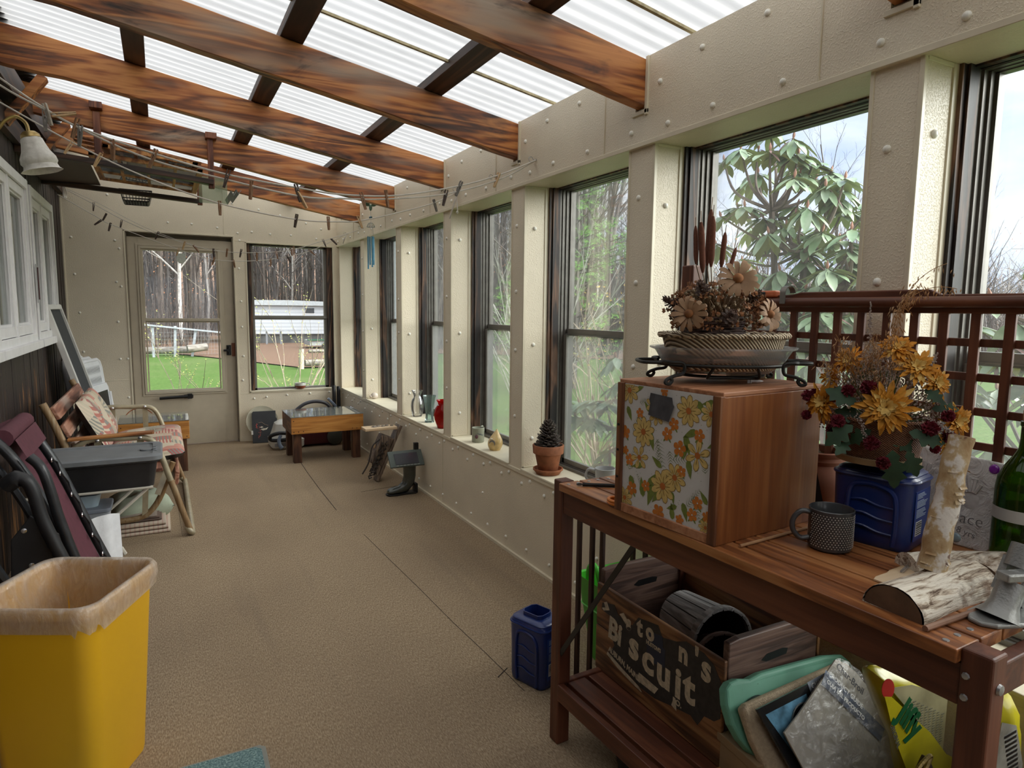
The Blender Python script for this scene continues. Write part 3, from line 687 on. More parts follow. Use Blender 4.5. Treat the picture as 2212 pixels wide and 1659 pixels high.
PINS = [(-0.324, 2.86, 2.046, 0.231, 0.0, -0.973, 1),
 (-0.324, 2.86, 2.025, -0.006, -0.0, -1.0, 2),
 (-0.304, 2.86, 2.009, 0.975, 0.0, 0.221, 0),
 (-0.226, 2.86, 2.01, -0.286, -0.0, -0.958, 3),
 (-0.22, 2.86, 1.987, -0.108, 0.0, -0.994, 2),
 (-0.125, 2.86, 1.951, -0.02, 0.0, -1.0, 3),
 (0.015, 2.86, 1.932, -0.351, 0.0, -0.936, 3),
 (0.264, 2.86, 1.885, -0.292, 0.0, -0.956, 4),
 (0.346, 2.86, 1.851, -0.102, 0.0, -0.995, 3),
 (0.515, 2.86, 1.855, 0.244, 0.0, -0.97, 4),
 (0.52, 2.86, 1.824, 0.508, -0.0, -0.862, 0),
 (0.786, 2.86, 1.846, 0.277, 0.0, -0.961, 3),
 (0.897, 2.86, 1.866, 0.13, -0.0, -0.991, 3),
 (1.26, 2.86, 1.939, -0.384, -0.0, -0.923, 2),
 (1.186, 2.86, 1.893, -0.247, 0.0, -0.969, 4),
 (1.455, 2.86, 1.998, -0.352, -0.0, -0.936, 0),
 (-0.325, 3.8, 2.12, -0.525, 0.0, -0.851, 0),
 (-0.214, 3.8, 2.076, -0.454, 0.0, -0.891, 0),
 (0.299, 3.8, 1.897, 0.011, 0.0, -1.0, 3),
 (0.688, 3.8, 1.859, -0.184, 0.0, -0.983, 4),
 (0.857, 3.8, 1.859, 0.036, 0.0, -0.999, 3),
 (1.024, 3.8, 1.876, 0.357, -0.0, -0.934, 0),
 (1.489, 3.8, 2.008, 0.284, 0.0, -0.959, 2),
 (-0.462, 6.799, 2.23, -0.102, 0.04, -0.994, 4),
 (-0.37, 6.763, 2.139, -0.457, 0.179, -0.871, 4),
 (-0.257, 6.719, 2.088, -0.211, 0.082, -0.974, 4),
 (0.022, 6.61, 1.995, -0.411, 0.161, -0.897, 4),
 (0.223, 6.531, 1.914, -0.318, 0.124, -0.94, 0),
 (0.286, 6.507, 1.885, 0.557, -0.217, -0.802, 3),
 (0.443, 6.445, 1.859, 0.003, -0.001, -1.0, 4),
 (0.553, 6.403, 1.861, -0.146, 0.057, -0.988, 3),
 (0.665, 6.359, 1.859, -0.208, 0.081, -0.975, 4),
 (-0.404, 6.717, 2.077, -0.781, 0.082, -0.619, 4),
 (-0.34, 6.71, 2.056, -0.27, 0.028, -0.962, 4),
 (0.178, 6.656, 1.866, -0.351, 0.037, -0.936, 0),
 (0.461, 6.626, 1.799, -0.24, 0.025, -0.97, 3),
 (0.788, 6.311, 1.832, -0.03, 0.012, -0.999, 3),
 (0.94, 6.252, 1.851, 0.207, -0.081, -0.975, 3),
 (1.068, 6.201, 1.885, 0.041, -0.016, -0.999, 3),
 (1.086, 6.194, 1.895, 0.0, -0.0, -1.0, 3),
 (1.323, 6.102, 1.963, 0.352, -0.137, -0.926, 4),
 (1.39, 6.075, 1.97, 0.657, -0.257, -0.708, 4),
 (0.941, 6.576, 1.804, -0.029, 0.003, -1.0, 3),
 (1.085, 6.56, 1.837, 0.476, -0.05, -0.878, 4),
 (1.283, 6.54, 1.902, 0.748, -0.079, -0.659, 3),
 (0.617, 6.61, 1.78, 0.171, -0.018, -0.985, 3)]
# ================================================================ CLOTHESLINES
M_ROPE = plain('white_cotton_rope', (.62, .58, .52), .9, var=.12, bump=.4, bs=300)
M_STEEL = plain('dull_steel', (.42, .42, .42), .35, .8, var=.1); M_BRASS = plain('tarnished_brass', (.42, .30, .12), .35, .8, var=.25)
hooks = {'a': ((XR-.012, 2.862, 2.078), (-.73, 2.86, 2.32)), 'b': None, 'c': ((XR-.012, 3.80, 2.075), (-.73, 3.80, 2.34))}
def rope_obj(key, pts, label, r=.0036, group='clotheslines'):
    b = MB(); b.tube(catmull(pts, 5), r, 6)
    return tag(single(b.build('clothesline', M_ROPE, smooth=True)), label, 'clothesline', group)
ra, rb, rc, rd, re_, rf_ = (ROPES[k] for k in 'abcdef')
rope_obj('a', [(-.72, 2.86, 2.33), (-.58, 2.86, 2.22)]+ra[:-1]+[(1.655, 2.86, 2.078)], 'upper white rope of the near pair of clotheslines')
rope_obj('b', [(-.72, 2.875, 2.31), (-.58, 2.87, 2.19)]+rb[:-1]+[(1.655, 2.868, 2.076)], 'lower white rope of the near pair of clotheslines')
rope_obj('c', [(-.72, 3.80, 2.33)]+rc[:-1]+[(1.655, 3.8, 2.07)], 'single white clothesline hanging below the near pair, knotted at its right end')
rope_obj('d', [(-.722, 6.90, 2.362)]+rd[1:]+[(1.655, 5.972, 2.064)], 'longest of the far clotheslines, running to the hook right of the far corner', .003)
rope_obj('e', [(re_[0][0], re_[0][1], re_[0][2]+.01)]+re_[1:]+[(.47, 6.43, 1.84)], 'short thin far clothesline joining the longest one above the door', .002)
rope_obj('f', rf_[:-1]+[(1.655, 6.50, 2.068)], 'lowest of the far clotheslines crossing the far window', .003)
def hook(loc, label, s=1, axis='x'):
    b = MB(); r = .012; pts = [(0, 0, 0), (-.018, 0, 0)]+[(-.030+r*cos(a), 0, -r*.0+r*sin(a)) for a in [0.2+i*.62 for i in range(9)]]
    b.tube(pts, .0018, 6); b.lathe([(.005, 0), (.006, .002), (0, .003)], 8, RY(-pi/2))
    o = b.build('hook', M_STEEL, smooth=True); o.location = loc; o.rotation_euler = (0, 0, 0 if axis == 'x' else 0); return tag(o, label, 'hook', 'clothesline hooks')
hook((XR-.012, 2.862, 2.080), 'hook in the window header holding the near pair of clotheslines')
hook((XR-.012, 3.30, 2.070), 'empty hook in the header right of the knotted rope loop')
hook((XR-.012, 3.80, 2.078), 'hook holding the knotted single clothesline')
hook((XR-.012, 5.965, 2.066), 'hook holding the longest far clothesline')
hook((XR-.012, 6.52, 2.070), 'hook left of the one holding the longest far clothesline')
b = MB(); P0 = Vector((1.64, 3.80, 2.062))
b.tube(catmull([P0, P0+V(-.02, -.03, -.05), P0+V(-.035, -.01, -.12), P0+V(-.03, .035, -.155), P0+V(-.015, .05, -.12), P0+V(-.005, .01, -.04), P0], 6), .0036, 6)
b.tube(catmull([P0, P0+V(-.01, -.03, -.06), P0+V(-.012, -.045, -.11), P0+V(-.015, -.05, -.135)], 5), .0036, 6)
b.ball(P0+V(-.008, 0, -.004), (.012, .014, .012), 8, 6); b.ball(P0+V(-.014, -.047, -.125), (.008, .008, .009), 8, 6)
tag(single(b.build('rope_knot', M_ROPE, smooth=True)), 'knotted loop of spare white rope hanging from the header hook', 'rope')
b = MB(); P0 = Vector((1.645, 6.52, 2.055))
for k in range(3): b.tube(catmull([P0, P0+V(-.02, -.02+.02*k, -.03), P0+V(-.03, .01*k, -.06-.01*k), P0+V(-.01, .03, -.03), P0], 5), .003, 5)
tag(single(b.build('rope_knot', M_ROPE, smooth=True)), 'small tangled rope knot in the far corner above the window', 'rope')
b = MB(); P0 = Vector((-.71, 6.88, 2.36))
for k in range(4): b.tube(catmull([P0+V(0, -.12, .10), P0+V(.03, -.06-.02*k, .04), P0+V(.02+.01*k, 0, -.02*k), P0+V(.03, -.01, -.1), P0+V(.015, .01, -.03)], 5), .0035, 5)
tag(single(b.build('rope_knot', M_ROPE, smooth=True)), 'frayed rope knot tied at the far end of the dark house wall', 'rope')
# clothespins: two wooden legs and a wire spring
pin_mats = [plain('pale_pin_wood', (.58, .38, .20), .6, var=.15, vs_=60), plain('bleached_pin_wood', (.42, .37, .31), .7, var=.2, vs_=60), plain('grey_pin_wood', (.17, .155, .14), .7, var=.25, vs_=60),
            plain('brown_pin_wood', (.26, .135, .07), .6, var=.25, vs_=60), plain('dark_pin_wood', (.065, .038, .028), .6, var=.25, vs_=60)]
def make_pin(k, label, group):
    t = thing('clothespin', label, 'clothespin', group=group)
    for s in (-1, 1):
        b = MB(); M_ = T(0, 0, -.022) @ RY(s*.055) @ T(0, 0, .022)
        poly = [(s*.0008, -.060), (s*.0068, -.060), (s*.0072, -.020), (s*.0058, .010), (s*.0046, .0145), (s*.0010, .0145), (s*.0030, .004), (s*.0008, -.004), (s*.0012, -.02)]
        b.prism(poly, -.0048, .0048, M_ @ Matrix(((1, 0, 0, 0), (0, 0, 1, 0), (0, 1, 0, 0), (0, 0, 0, 1)))); b.build('prong', pin_mats[k], t)
    b = MB()
    for i in range(4): b.tube([(0.0048*cos(a), -.005+i*.0026+a*.0004, -.012+.0048*sin(a)) for a in [j*pi/4 for j in range(8)]], .0009, 4, closed=True)
    b.tube([(-.0075, .004, -.004), (0, .0052, -.008), (.0075, .004, -.004)], .0009, 4); b.build('spring', M_STEEL, t)
    return t
shade = ['pale tan', 'bleached', 'grey', 'brown', 'dark weathered']
protos = {}
where = []
def near_name(p):
    x, y, z = p[:3]
    if y < 3: return 'on the near pair of clotheslines'
    if y < 4: return 'on the single lower clothesline'
    return 'on the far clotheslines'
cnt = {}
for p in PINS: cnt.setdefault((near_name(p), p[6]), []).append(p)
word = {1: ['the only one of its tone there'], 2: ['left one of the two', 'right one of the two'], 3: ['leftmost of three', 'middle of three', 'rightmost of three']}
ords = ['first', 'second', 'third', 'fourth', 'fifth', 'sixth', 'seventh', 'eighth', 'ninth', 'tenth', 'eleventh', 'twelfth', 'thirteenth', 'fourteenth', 'fifteenth']
rr = random.Random(3)
for (nm, k), lst in cnt.items():
    lst.sort(key=lambda q: q[0])
    for i, p in enumerate(lst):
        w_ = word[len(lst)][i] if len(lst) <= 3 else ords[i]+' of its tone from the left'
        lb = '%s wooden clothespin %s, %s' % (shade[k], nm, w_); gr = 'clothespins '+nm
        if k not in protos: t = protos[k] = make_pin(k, lb, gr)
        else: t = copy_tree(protos[k]); t['label'] = lb; t['group'] = gr
        d = Vector(p[3:6]); a = Vector(p[:3])+d*.0145
        yaw = rr.uniform(-.9, .9)
        t.location = a; t.rotation_euler = (align(-d, (0, 1, 0)) @ RZ(yaw)).to_euler()
# ================================================================ LEFT SIDE OF THE ROOM
M_BLKP = plain('black_plastic', (.018, .018, .020), .42, var=.2); M_BLKF = plain('black_tube_enamel', (.022, .023, .026), .35, var=.3, vs_=30, coat=.2)
# -- yellow waste bin
def rrect(w, d, r, n=6):
    out = []
    for cx, cy_, a0 in ((w/2-r, d/2-r, 0), (-w/2+r, d/2-r, pi/2), (-w/2+r, -d/2+r, pi), (w/2-r, -d/2+r, 1.5*pi)):
        for i in range(n+1): a = a0+i*pi/2/n; out.append((cx+r*cos(a), cy_+r*sin(a)))
    return out
def loft(b, secs, close0=True, close1=False):
    """secs: list of lists of 3-D points with equal counts"""
    n = len(secs[0]); vs_ = [p for s in secs for p in s]; fs = []
    for i in range(len(secs)-1):
        for j in range(n): fs.append((i*n+j, i*n+(j+1) % n, (i+1)*n+(j+1) % n, (i+1)*n+j))
    if close0: fs.append(tuple(range(n-1, -1, -1)))
    if close1: fs.append(tuple(range((len(secs)-1)*n, len(secs)*n)))
    b.add(vs_, fs)
def rsec(w, d, r, z, n=6, c=(0, 0)): return [(x+c[0], y+c[1], z) for x, y in rrect(w, d, r, n)]
t = thing('waste_bin', 'tall yellow plastic waste bin lined with a clear bag', 'bin', (-.262, 2.132, 0), rz=radians(63))
M_YEL = plain('yellow_bin_plastic', (.78, .42, .012), .38, var=.05, vs_=3, bump=.08, bs=25)
b = MB(); loft(b, [rsec(.27, .255, .045, .0), rsec(.275, .26, .045, .012), rsec(.335, .32, .05, .545), rsec(.352, .337, .055, .548), rsec(.352, .337, .055, .566), rsec(.340, .325, .05, .575), rsec(.328, .313, .048, .565), rsec(.262, .246, .04, .02)], True, True)
b.build('bin_body', M_YEL, t, smooth=True)
tt = NT('clear_bin_liner'); tr = tt.n('ShaderNodeBsdfTransparent', {'Color': (.95, .93, .90, 1)}); nn = tt.noise(tt.coord((1, 1, .35)), 38, 5, .7, 1.0)
dd = tt.n('ShaderNodeBsdfDiffuse', {'Color': (.86, .76, .66, 1)}); gl = tt.n('ShaderNodeBsdfGlossy', {'Roughness': .22, 'Normal': tt.bump(nn, .9, .01)}); tl = tt.n('ShaderNodeBsdfTranslucent', {'Color': (.85, .75, .62, 1)})
mm = tt.n('ShaderNodeMixShader', {0: .4, 1: dd.outputs[0], 2: tl.outputs[0]}); mm2 = tt.n('ShaderNodeMixShader', {0: .25, 1: mm.outputs[0], 2: gl.outputs[0]})
fc = tt.ramp(nn, [(.35, .42), (.7, .80)]); tt.l(tt.n('ShaderNodeMixShader', {0: fc, 1: tr.outputs[0], 2: mm2.outputs[0]}).outputs[0], tt.out.inputs[0]); M_LINER = tt.m
b = MB(); rr = random.Random(4); secs = []
prof = [(.355, .341, .520, .006), (.360, .346, .545, .003), (.362, .347, .570, .001), (.352, .337, .582, .0), (.334, .319, .580, .0), (.322, .307, .560, .002), (.308, .292, .44, .004), (.285, .27, .25, .005), (.262, .247, .06, .006), (.10, .1, .035, .004)]
for w_, d_, z, j in prof:
    s = []
    for q, (x, y) in enumerate(rrect(w_, d_, .05, 10)):
        k = 1+rr.uniform(-1, 1)*j/.17; s.append((x*k, y*k, z+(rr.uniform(-.018, .012) if z == .520 else rr.uniform(-1, 1)*j*.6)))
    secs.append(s)
loft(b, secs, False, True); b.build('bin_liner', M_LINER, t, smooth=True, ang=80)
# -- mat in the foreground
t = thing('door_mat', 'corner of a teal rubber backed mat on the brown carpet', 'mat', (.10, 1.86, 0), rz=radians(0))
def mat_fleck():
    t_ = NT('teal_fleck_mat'); c = t_.coord(); n = t_.noise(c, 160, 3, .7); col = t_.ramp(n, [(.35, (.06, .12, .13)), (.55, (.17, .28, .29)), (.72, (.42, .55, .53))]); return t_.fin(col, .9, 0, t_.bump(n, .6, .004))
Mm = RZ(0)
def matpoly(o): return [(-.50+o, -.62+o), (.123-o, -.62+o), (.128-o, .140-o), (.112-o, .155-o), (-.50+o, .155-o)]
b = MB(); b.prism(matpoly(0), 0, .008); b.build('mat_edge', plain('grey_mat_edge', (.25, .25, .22), .6), t, bev=.003)
b = MB(); b.prism(matpoly(.014), .007, .013); b.build('mat_pile', mat_fleck(), t)
# -- folded zero gravity lounger, facing +x
t = wthing('folded_lounge_chair', 'folded reclining lounge chair with maroon sling and black frame by the yellow bin', 'chair', (-.4, 3.15, 0))
M_MAR = plain('maroon_sling_fabric', (.115, .030, .045), .75, var=.12, vs_=40, bump=.3, bs=600)
prof = [(-.555, .875), (-.50, .80), (-.43, .66), (-.37, .50), (-.315, .34), (-.26, .19), (-.215, .06)]
pc = catmull([(x, 0, z) for x, z in prof], 5)
b = MB(); b.grid(lambda u, v: ((lambda p: (p.x-.012-.02*sin(pi*v), 2.955+v*.40, p.z))(pc[min(len(pc)-1, int(round(u*(len(pc)-1))))])), len(pc)-1, 8)
sl = b.build('sling', M_MAR, t, smooth=True, solid=.006)
b = MB(); b.tube([(-.525, 2.925, .862), (-.525, 3.375, .862)], .034, 14); b.grid(lambda u, v: (-.50+.012+u*.035, 2.93+v*.44, .855-u*.075), 3, 1); b.build('head_roll', M_MAR, t, smooth=True)
for y, nm in ((2.905, 'n'), (3.395, 'f')):
    b = MB(); b.tube([(p.x, y, p.z) for p in pc], .019, 10); b.tube([(p.x-.05, y+.01, p.z-.03) for p in pc[2:]], .014, 8); b.build('side_frame', M_BLKF, t, smooth=True)
b = MB(); b.tube([(-.215, 2.905, .06), (-.2, 3.15, .03), (-.215, 3.395, .06)], .017, 10); b.build('cross_tube', M_BLKF, t, smooth=True)
b = MB(); b.k = 0
lo, ho = [], []
for i in range(15):
    p = pc[int((.30+.68*i/14)*(len(pc)-1))]; lo.append((p.x+.004, 3.335, p.z))
M_EYE = plain('nickel_eyelet', (.7, .7, .7), .25, .9)
for i in range(0, 15, 1):
    if i % 2 == 0:
        e_ = MB(); c = Vector(lo[i]); e_.tube([(c.x+.0045, c.y+.0085*cos(a), c.z+.0085*sin(a)) for a in [j*pi/5 for j in range(10)]], .0026, 5, closed=True); e_.build('eyelet', M_EYE, t, smooth=True)
z_ = []
for i in range(15): c = Vector(lo[i]); z_.append(c+V(.008, 0, 0) if i % 2 == 0 else c+V(.004, .045, .01))
b.tube(z_, .0035, 5); b.build('lacing', M_BLKP, t)
# lower black frame, arm and hinge plates at the near side
b = MB(); b.tube(catmull([(-.44, 2.87, .80), (-.40, 2.86, .74), (-.36, 2.86, .55), (-.31, 2.86, .36), (-.25, 2.86, .18), (-.20, 2.86, .05)], 5), [.018]*26, 10); b.build('seat_rail', M_BLKF, t, smooth=True)
b = MB(); b.tube(catmull([(-.50, 2.80, .72), (-.455, 2.78, .745), (-.425, 2.78, .70), (-.40, 2.78, .58), (-.34, 2.78, .40), (-.28, 2.79, .22), (-.22, 2.8, .04)], 5), [.030]*5+[.022]*26, 10); b.build('armrest', M_BLKP, t, smooth=True)
b = MB(); b.prism([(-.52, .20), (-.40, .18), (-.33, .34), (-.36, .52), (-.44, .60), (-.50, .52)], 2.80, 2.812, Mf); b.build('hinge_plate', M_BLKP, t, bev=.003)
b = MB(); b.tube(catmull([(-.60, 2.75, .60), (-.52, 2.75, .40), (-.42, 2.75, .2), (-.34, 2.75, .02)], 5), .016, 8); b.tube([(-.55, 2.76, .16), (-.30, 2.76, .12)], .014, 8); b.build('leg', M_BLKF, t, smooth=True)
for (x, z) in ((-.445, .42), (-.43, .30), (-.46, .55)):
    b = MB(); b.lathe([(.009, 0), (.009, .004), (0, .007)], 12, T(x, 2.797, z) @ RX(pi/2)); b.build('bolt', M_EYE, t, smooth=True)
endw()
# -- glider bench
M_CHAMP = plain('champagne_enamel_tube', (.42, .36, .24), .38, .15, var=.22, vs_=14, coat=.3); M_RUST = wood('rusted_enamel_tube', (.16, .07, .02), (.30, .19, .09), (.42, .34, .22), 2, 2, bands=.2)
M_SLAT = wood('weathered_red_slat', (.14, .05, .03), (.34, .14, .085), (.50, .28, .19), 1, 1.6, bump=.4, grey=(.42, .30, .24)); M_ARMW = wood('varnished_arm_wood', (.14, .04, .01), (.38, .14, .035), (.52, .24, .07), 0, 1.6)
t = wthing('glider_bench', 'metal framed garden glider bench with wooden slats', 'bench', (-.2, 4.85, 0))
def smooth_tube(name, pts, r, mat=M_CHAMP, n=12, k=5):
    b = MB(); b.tube(catmull(pts, k), r, n); return b.build(name, mat, t, smooth=True)
arm = [(-.50, .47), (-.455, .555), (-.405, .60), (-.345, .615), (-.22, .61), (-.129, .607), (-.074, .585), (-.036, .512), (.012, .342), (.055, .19), (.105, .018)]
for y in (4.20, 5.50):
    a_ = [(x, y, z) for x, z in arm[:9]] if True else None
    o = smooth_tube('arm_frame', a_, .0165)
    smooth_tube('front_leg', [(.012, y, .342), (.035, y, .265), (.058, y, .18), (.105, y, .02)], .0172, M_RUST)
    b = MB(); b.bar((-.335, y+.006, .61), (-.335, y+.02, .33), .034, .008, (0, 1, 0)); b.bar((-.13, y+.006, .605), (-.13, y+.02, .33), .034, .008, (0, 1, 0)); sp = b.build('arm_support', M_CHAMP, t)
    b = MB()
    for x in (-.335, -.13): b.lathe([(.010, 0), (.010, .004), (.006, .007), (0, .008)], 12, T(x, y-.015, .608) @ RX(pi/2))
    b.build('bolt', M_EYE, sp, smooth=True)
    smooth_tube('glide_base', [(.03, y+.09, .43), (-.0, y+.09, .36), (-.035, y+.09, .252), (-.085, y+.09, .165), (-.15, y+.09, .118), (-.27, y+.09, .108), (-.45, y+.09, .11)], .0165, M_RUST)
    b = MB(); b.bar((-.11, y+.085, .43), (-.13, y+.08, .12), .030, .006, (0, 1, 0)); b.bar((.0, y+.085, .40), (-.06, y+.06, .25), .030, .006, (0, 1, 0)); b.build('hanger_strap', M_CHAMP, t)
smooth_tube('floor_tube', [(.085, 4.205, .05), (.108, 4.19, .02), (.113, 4.26, .018), (.113, 4.8, .018), (.113, 5.45, .018), (.106, 5.50, .022), (.085, 5.495, .05)], .0172, M_CHAMP)
smooth_tube('front_rail', [(.02, 4.22, .325), (.03, 4.8, .325), (.02, 5.48, .325)], .015)
for y in (4.20, 5.50): smooth_tube('back_tube', [(-.572, y, .825), (-.53, y, .72), (-.49, y, .60), (-.455, y, .50), (-.41, y, .40), (-.36, y, .34)], .0185, M_RUST)
M_B = lambda x, z: T(x, 0, z) @ RY(radians(-24))
for (x, z) in ((-.523, .765), (-.482, .665), (-.440, .565), (-.40, .465)):
    b = MB(); b.box(-.012, .012, 4.235, 5.47, -.038, .038, M_B(x, z)); b.build('back_slat', M_SLAT, t, bev=.006)
for i, x in enumerate((-.33, -.24, -.15, -.06)):
    b = MB(); b.box(x-.036, x+.036, 4.235, 5.47, .355+.012*i, .378+.012*i); b.build('seat_slat', M_SLAT, t, bev=.006)
b = MB(); b.box(-.012, .012, 4.235, 5.47, -.042, .042, T(.045, 0, .345) @ RY(radians(8))); b.build('seat_slat', M_SLAT, t, bev=.008)
b = MB(); b.prism([(-.455, -.03), (-.05, -.03), (-.042, -.02), (-.042, .02), (-.05, .03), (-.455, .03)], .628, .642, T(0, 4.20, 0) @ RY(radians(-1.5)) @ T(0, 0, 0)); b.build('armrest', M_ARMW, t, bev=.003)
endw()
# -- patchwork cushions of the bench
def cushion_mat():
    t_ = NT('patchwork_cushion_fabric'); c = t_.coord((9, 9, 9)); v = t_.n('ShaderNodeTexVoronoi', {'Vector': c, 'Scale': 1.0}, distance='CHEBYCHEV')
    sp = t_.n('ShaderNodeSeparateColor', {0: v.outputs['Color']}); ang = sp.outputs[0]
    sx = t_.n('ShaderNodeSeparateXYZ', {0: t_.coord((1, 1, 1))}); 
    s1 = t_.n('ShaderNodeMath', {0: t_.n('ShaderNodeMath', {0: sx.outputs[1], 1: 330.0}, operation='MULTIPLY').outputs[0]}, operation='SINE').outputs[0]
    s2 = t_.n('ShaderNodeMath', {0: t_.n('ShaderNodeMath', {0: t_.n('ShaderNodeMath', {0: sx.outputs[0], 1: sx.outputs[2]}, operation='ADD').outputs[0], 1: 330.0}, operation='MULTIPLY').outputs[0]}, operation='SINE').outputs[0]
    pick = t_.n('ShaderNodeMath', {0: ang, 1: .5}, operation='GREATER_THAN').outputs[0]
    st = t_.n('ShaderNodeMix', {0: pick, 2: s1, 3: s2}, data_type='FLOAT').outputs[0]
    st = t_.ramp(st, [(.0, 0), (.35, 1)])
    a = t_.ramp(sp.outputs[1], [(.0, (.50, .42, .30)), (.3, (.46, .17, .13)), (.55, (.55, .48, .36)), (.8, (.40, .13, .12))], 'CONSTANT')
    b_ = t_.ramp(sp.outputs[2], [(.0, (.62, .52, .40)), (.35, (.25, .25, .22)), (.7, (.60, .36, .28))], 'CONSTANT')
    return t_.fin(t_.mix(st, a, b_), .85, 0, t_.bump(t_.noise(c, 30, 2), .25, .003))
M_CUSH = cushion_mat()
def pillow(b, sx, sy, sz, M_, n=14, tuft=(), pw=.42):
    def f(sgn):
        def g(u, v):
            x, y = u*2-1, v*2-1; h = (max(0, 1-abs(x)**3.2)*max(0, 1-abs(y)**3.2))**pw
            for (tx, ty) in tuft: h *= 1-.45*math.exp(-((x-tx)**2+(y-ty)**2)*38)
            return (x*sx/2*(1-.03*(1-h)), y*sy/2*(1-.03*(1-h)), sgn*sz/2*h)
        return g
    b.grid(f(1), n, n, M_); b.k += 1; b.grid(f(-1), n, n, M_); b.k -= 1
b = MB(); M_ = T(-.375, 4.84, .645) @ RY(radians(64)); pillow(b, .34, .86, .10, M_, 22, ((0, -.33), (0, .33)))
tag(single(b.build('back_cushion', [M_CUSH, M_BLKP], smooth=True, ang=70)), 'patchwork print cushion leaning against the glider bench back', 'cushion')
b = MB(); M_ = T(-.115, 4.88, .442) @ RY(radians(-5)); pillow(b, .44, 1.02, .115, M_, 22, ((0, -.33), (0, .33)), .35)
tag(single(b.build('seat_cushion', [M_CUSH, M_BLKP], smooth=True, ang=70)), 'patchwork print cushion lying on the glider bench seat', 'cushion')
# -- low glass topped tables
M_PINE2 = wood('honey_pine_board', (.30, .11, .02), (.52, .22, .045), (.62, .31, .08), 0, 1.2, bands=.3); M_DLEG = wood('dark_brown_leg', (.035, .012, .006), (.085, .032, .016), (.15, .065, .03), 2, 1.4)
M_SIDEB = wood('brown_side_board', (.07, .025, .012), (.15, .06, .025), (.24, .11, .05), 1, 1.4)
def low_table(label, loc, w_, d_, h, bh, rz=0):
    t = thing('coffee_table', label, 'table', loc, rz)
    for sy, nm in ((-1, 'front_board'), (1, 'back_board')):
        b = MB(); b.box(-w_/2, w_/2, sy*d_/2-(.02 if sy > 0 else 0), sy*d_/2+(.02 if sy < 0 else 0), h-bh, h); o = b.build(nm, M_PINE2, t, bev=.003)
    for sx in (-1, 1):
        b = MB(); b.box(sx*w_/2-(.02 if sx > 0 else 0), sx*w_/2+(.02 if sx < 0 else 0), -d_/2+.02, d_/2-.02, h-bh, h-.001); b.build('side_board', M_SIDEB, t)
    for sx in (-1, 1):
        for sy in (-1, 1):
            b = MB(); cx, cy_ = sx*(w_/2-.055), sy*(d_/2-.065); b.box(cx-.034, cx+.034, cy_-.034, cy_+.034, 0, h-.02); b.build('leg', M_DLEG, t, bev=.003)
    b = MB(); b.box(-w_/2+.02, w_/2-.02, -d_/2+.02, d_/2-.02, h-.045, h-.035); b.build('inner_shelf', plain('pale_shelf_board', (.52, .44, .33), .6), t)
    b = MB()
    for s_ in (-1, 1): b.box(-w_/2+.02, w_/2-.02, s_*(d_/2-.045)-.025, s_*(d_/2-.045)+.025, h-.012, h-.004)
    for s_ in (-1, 1): b.box(s_*(w_/2-.045)-.025, s_*(w_/2-.045)+.025, -d_/2+.07, d_/2-.07, h-.012, h-.004)
    b.build('top_rim', wood('pale_rim_wood', (.35, .26, .18), (.5, .4, .3), (.6, .52, .42), 0, 1), t)
    b = MB(); b.box(-w_/2-.002, w_/2+.002, -d_/2-.002, d_/2+.002, h+.0005, h+.006); b.build('glass_top', pane_mat('table_glass', .12, (.62, .66, .64), 1.0), t)
    b = MB()
    for x, z in ((-w_/2+.02, h-.03), (-w_/2+.02, h-bh+.02), (-w_/2+.06, h-bh+.02), (-w_/2+.10, h-bh+.022), (w_/2-.02, h-bh+.02), (w_/2-.06, h-bh+.018), (w_/2-.10, h-bh+.02)): b.disc((x, -d_/2-.0005, z), .005, 8, RX(pi/2))
    b.build('peg', M_DLEG, t); return t
low_table('low pine table with inset glass top in front of the far window', (1.262, 5.99+.0, 0), .625, .47, .405, .145)
low_table('glass topped pine table half hidden behind the glider bench', (-.08, 6.10, 0), .50, .47, .425, .15)
# -- grey lidded tote on its folding stand
t = wthing('storage_tote', 'shallow black storage tote with grey lid', 'tote', (-.33, 3.88, .435))
M_LID = plain('grey_tote_lid', (.17, .18, .19), .5, var=.12, vs_=10); M_TOT = plain('black_tote_plastic', (.02, .02, .022), .35, var=.3, vs_=9)
def rs(w_, d_, r, z): return [(x-.33, y+3.88, z) for x, y in rrect(w_, d_, r, 5)]
b = MB(); loft(b, [rs(.53, .29, .03, .435), rs(.57, .33, .035, .56), rs(.595, .36, .04, .565), rs(.595, .36, .04, .58)], True, True); b.build('tote_body', M_TOT, t, smooth=True)
b = MB(); loft(b, [rs(.615, .385, .045, .575), rs(.62, .39, .045, .578), rs(.62, .39, .045, .597), rs(.605, .375, .045, .604), rs(.53, .31, .03, .604), rs(.525, .305, .03, .597)], True, True); ld = b.build('tote_lid', M_LID, t, smooth=True)
b = MB(); b.lathe([(.0, .0), (.030, 0), (.030, .006), (.0, .007)], 20, T(-.095, 3.87, .598)); b.tube([(-.055+.008*cos(k), 3.80+.012*k*.6, .604) for k in range(0, 19)][:18], .003, 5); b.build('latch_tab', M_LID, ld, smooth=True)
endw()
M_CREAM = plain('cream_enamel_tube', (.62, .58, .50), .4, var=.12)
t = wthing('folding_stand', 'cream tubular folding stand under the black storage tote', 'stand', (-.33, 3.88, 0))
for y in (3.74, 4.02):
    b = MB(); b.tube([(-.62, y, .428), (-.07, y, .428)], .008, 8); b.build('top_rail', M_CREAM, t, smooth=True)
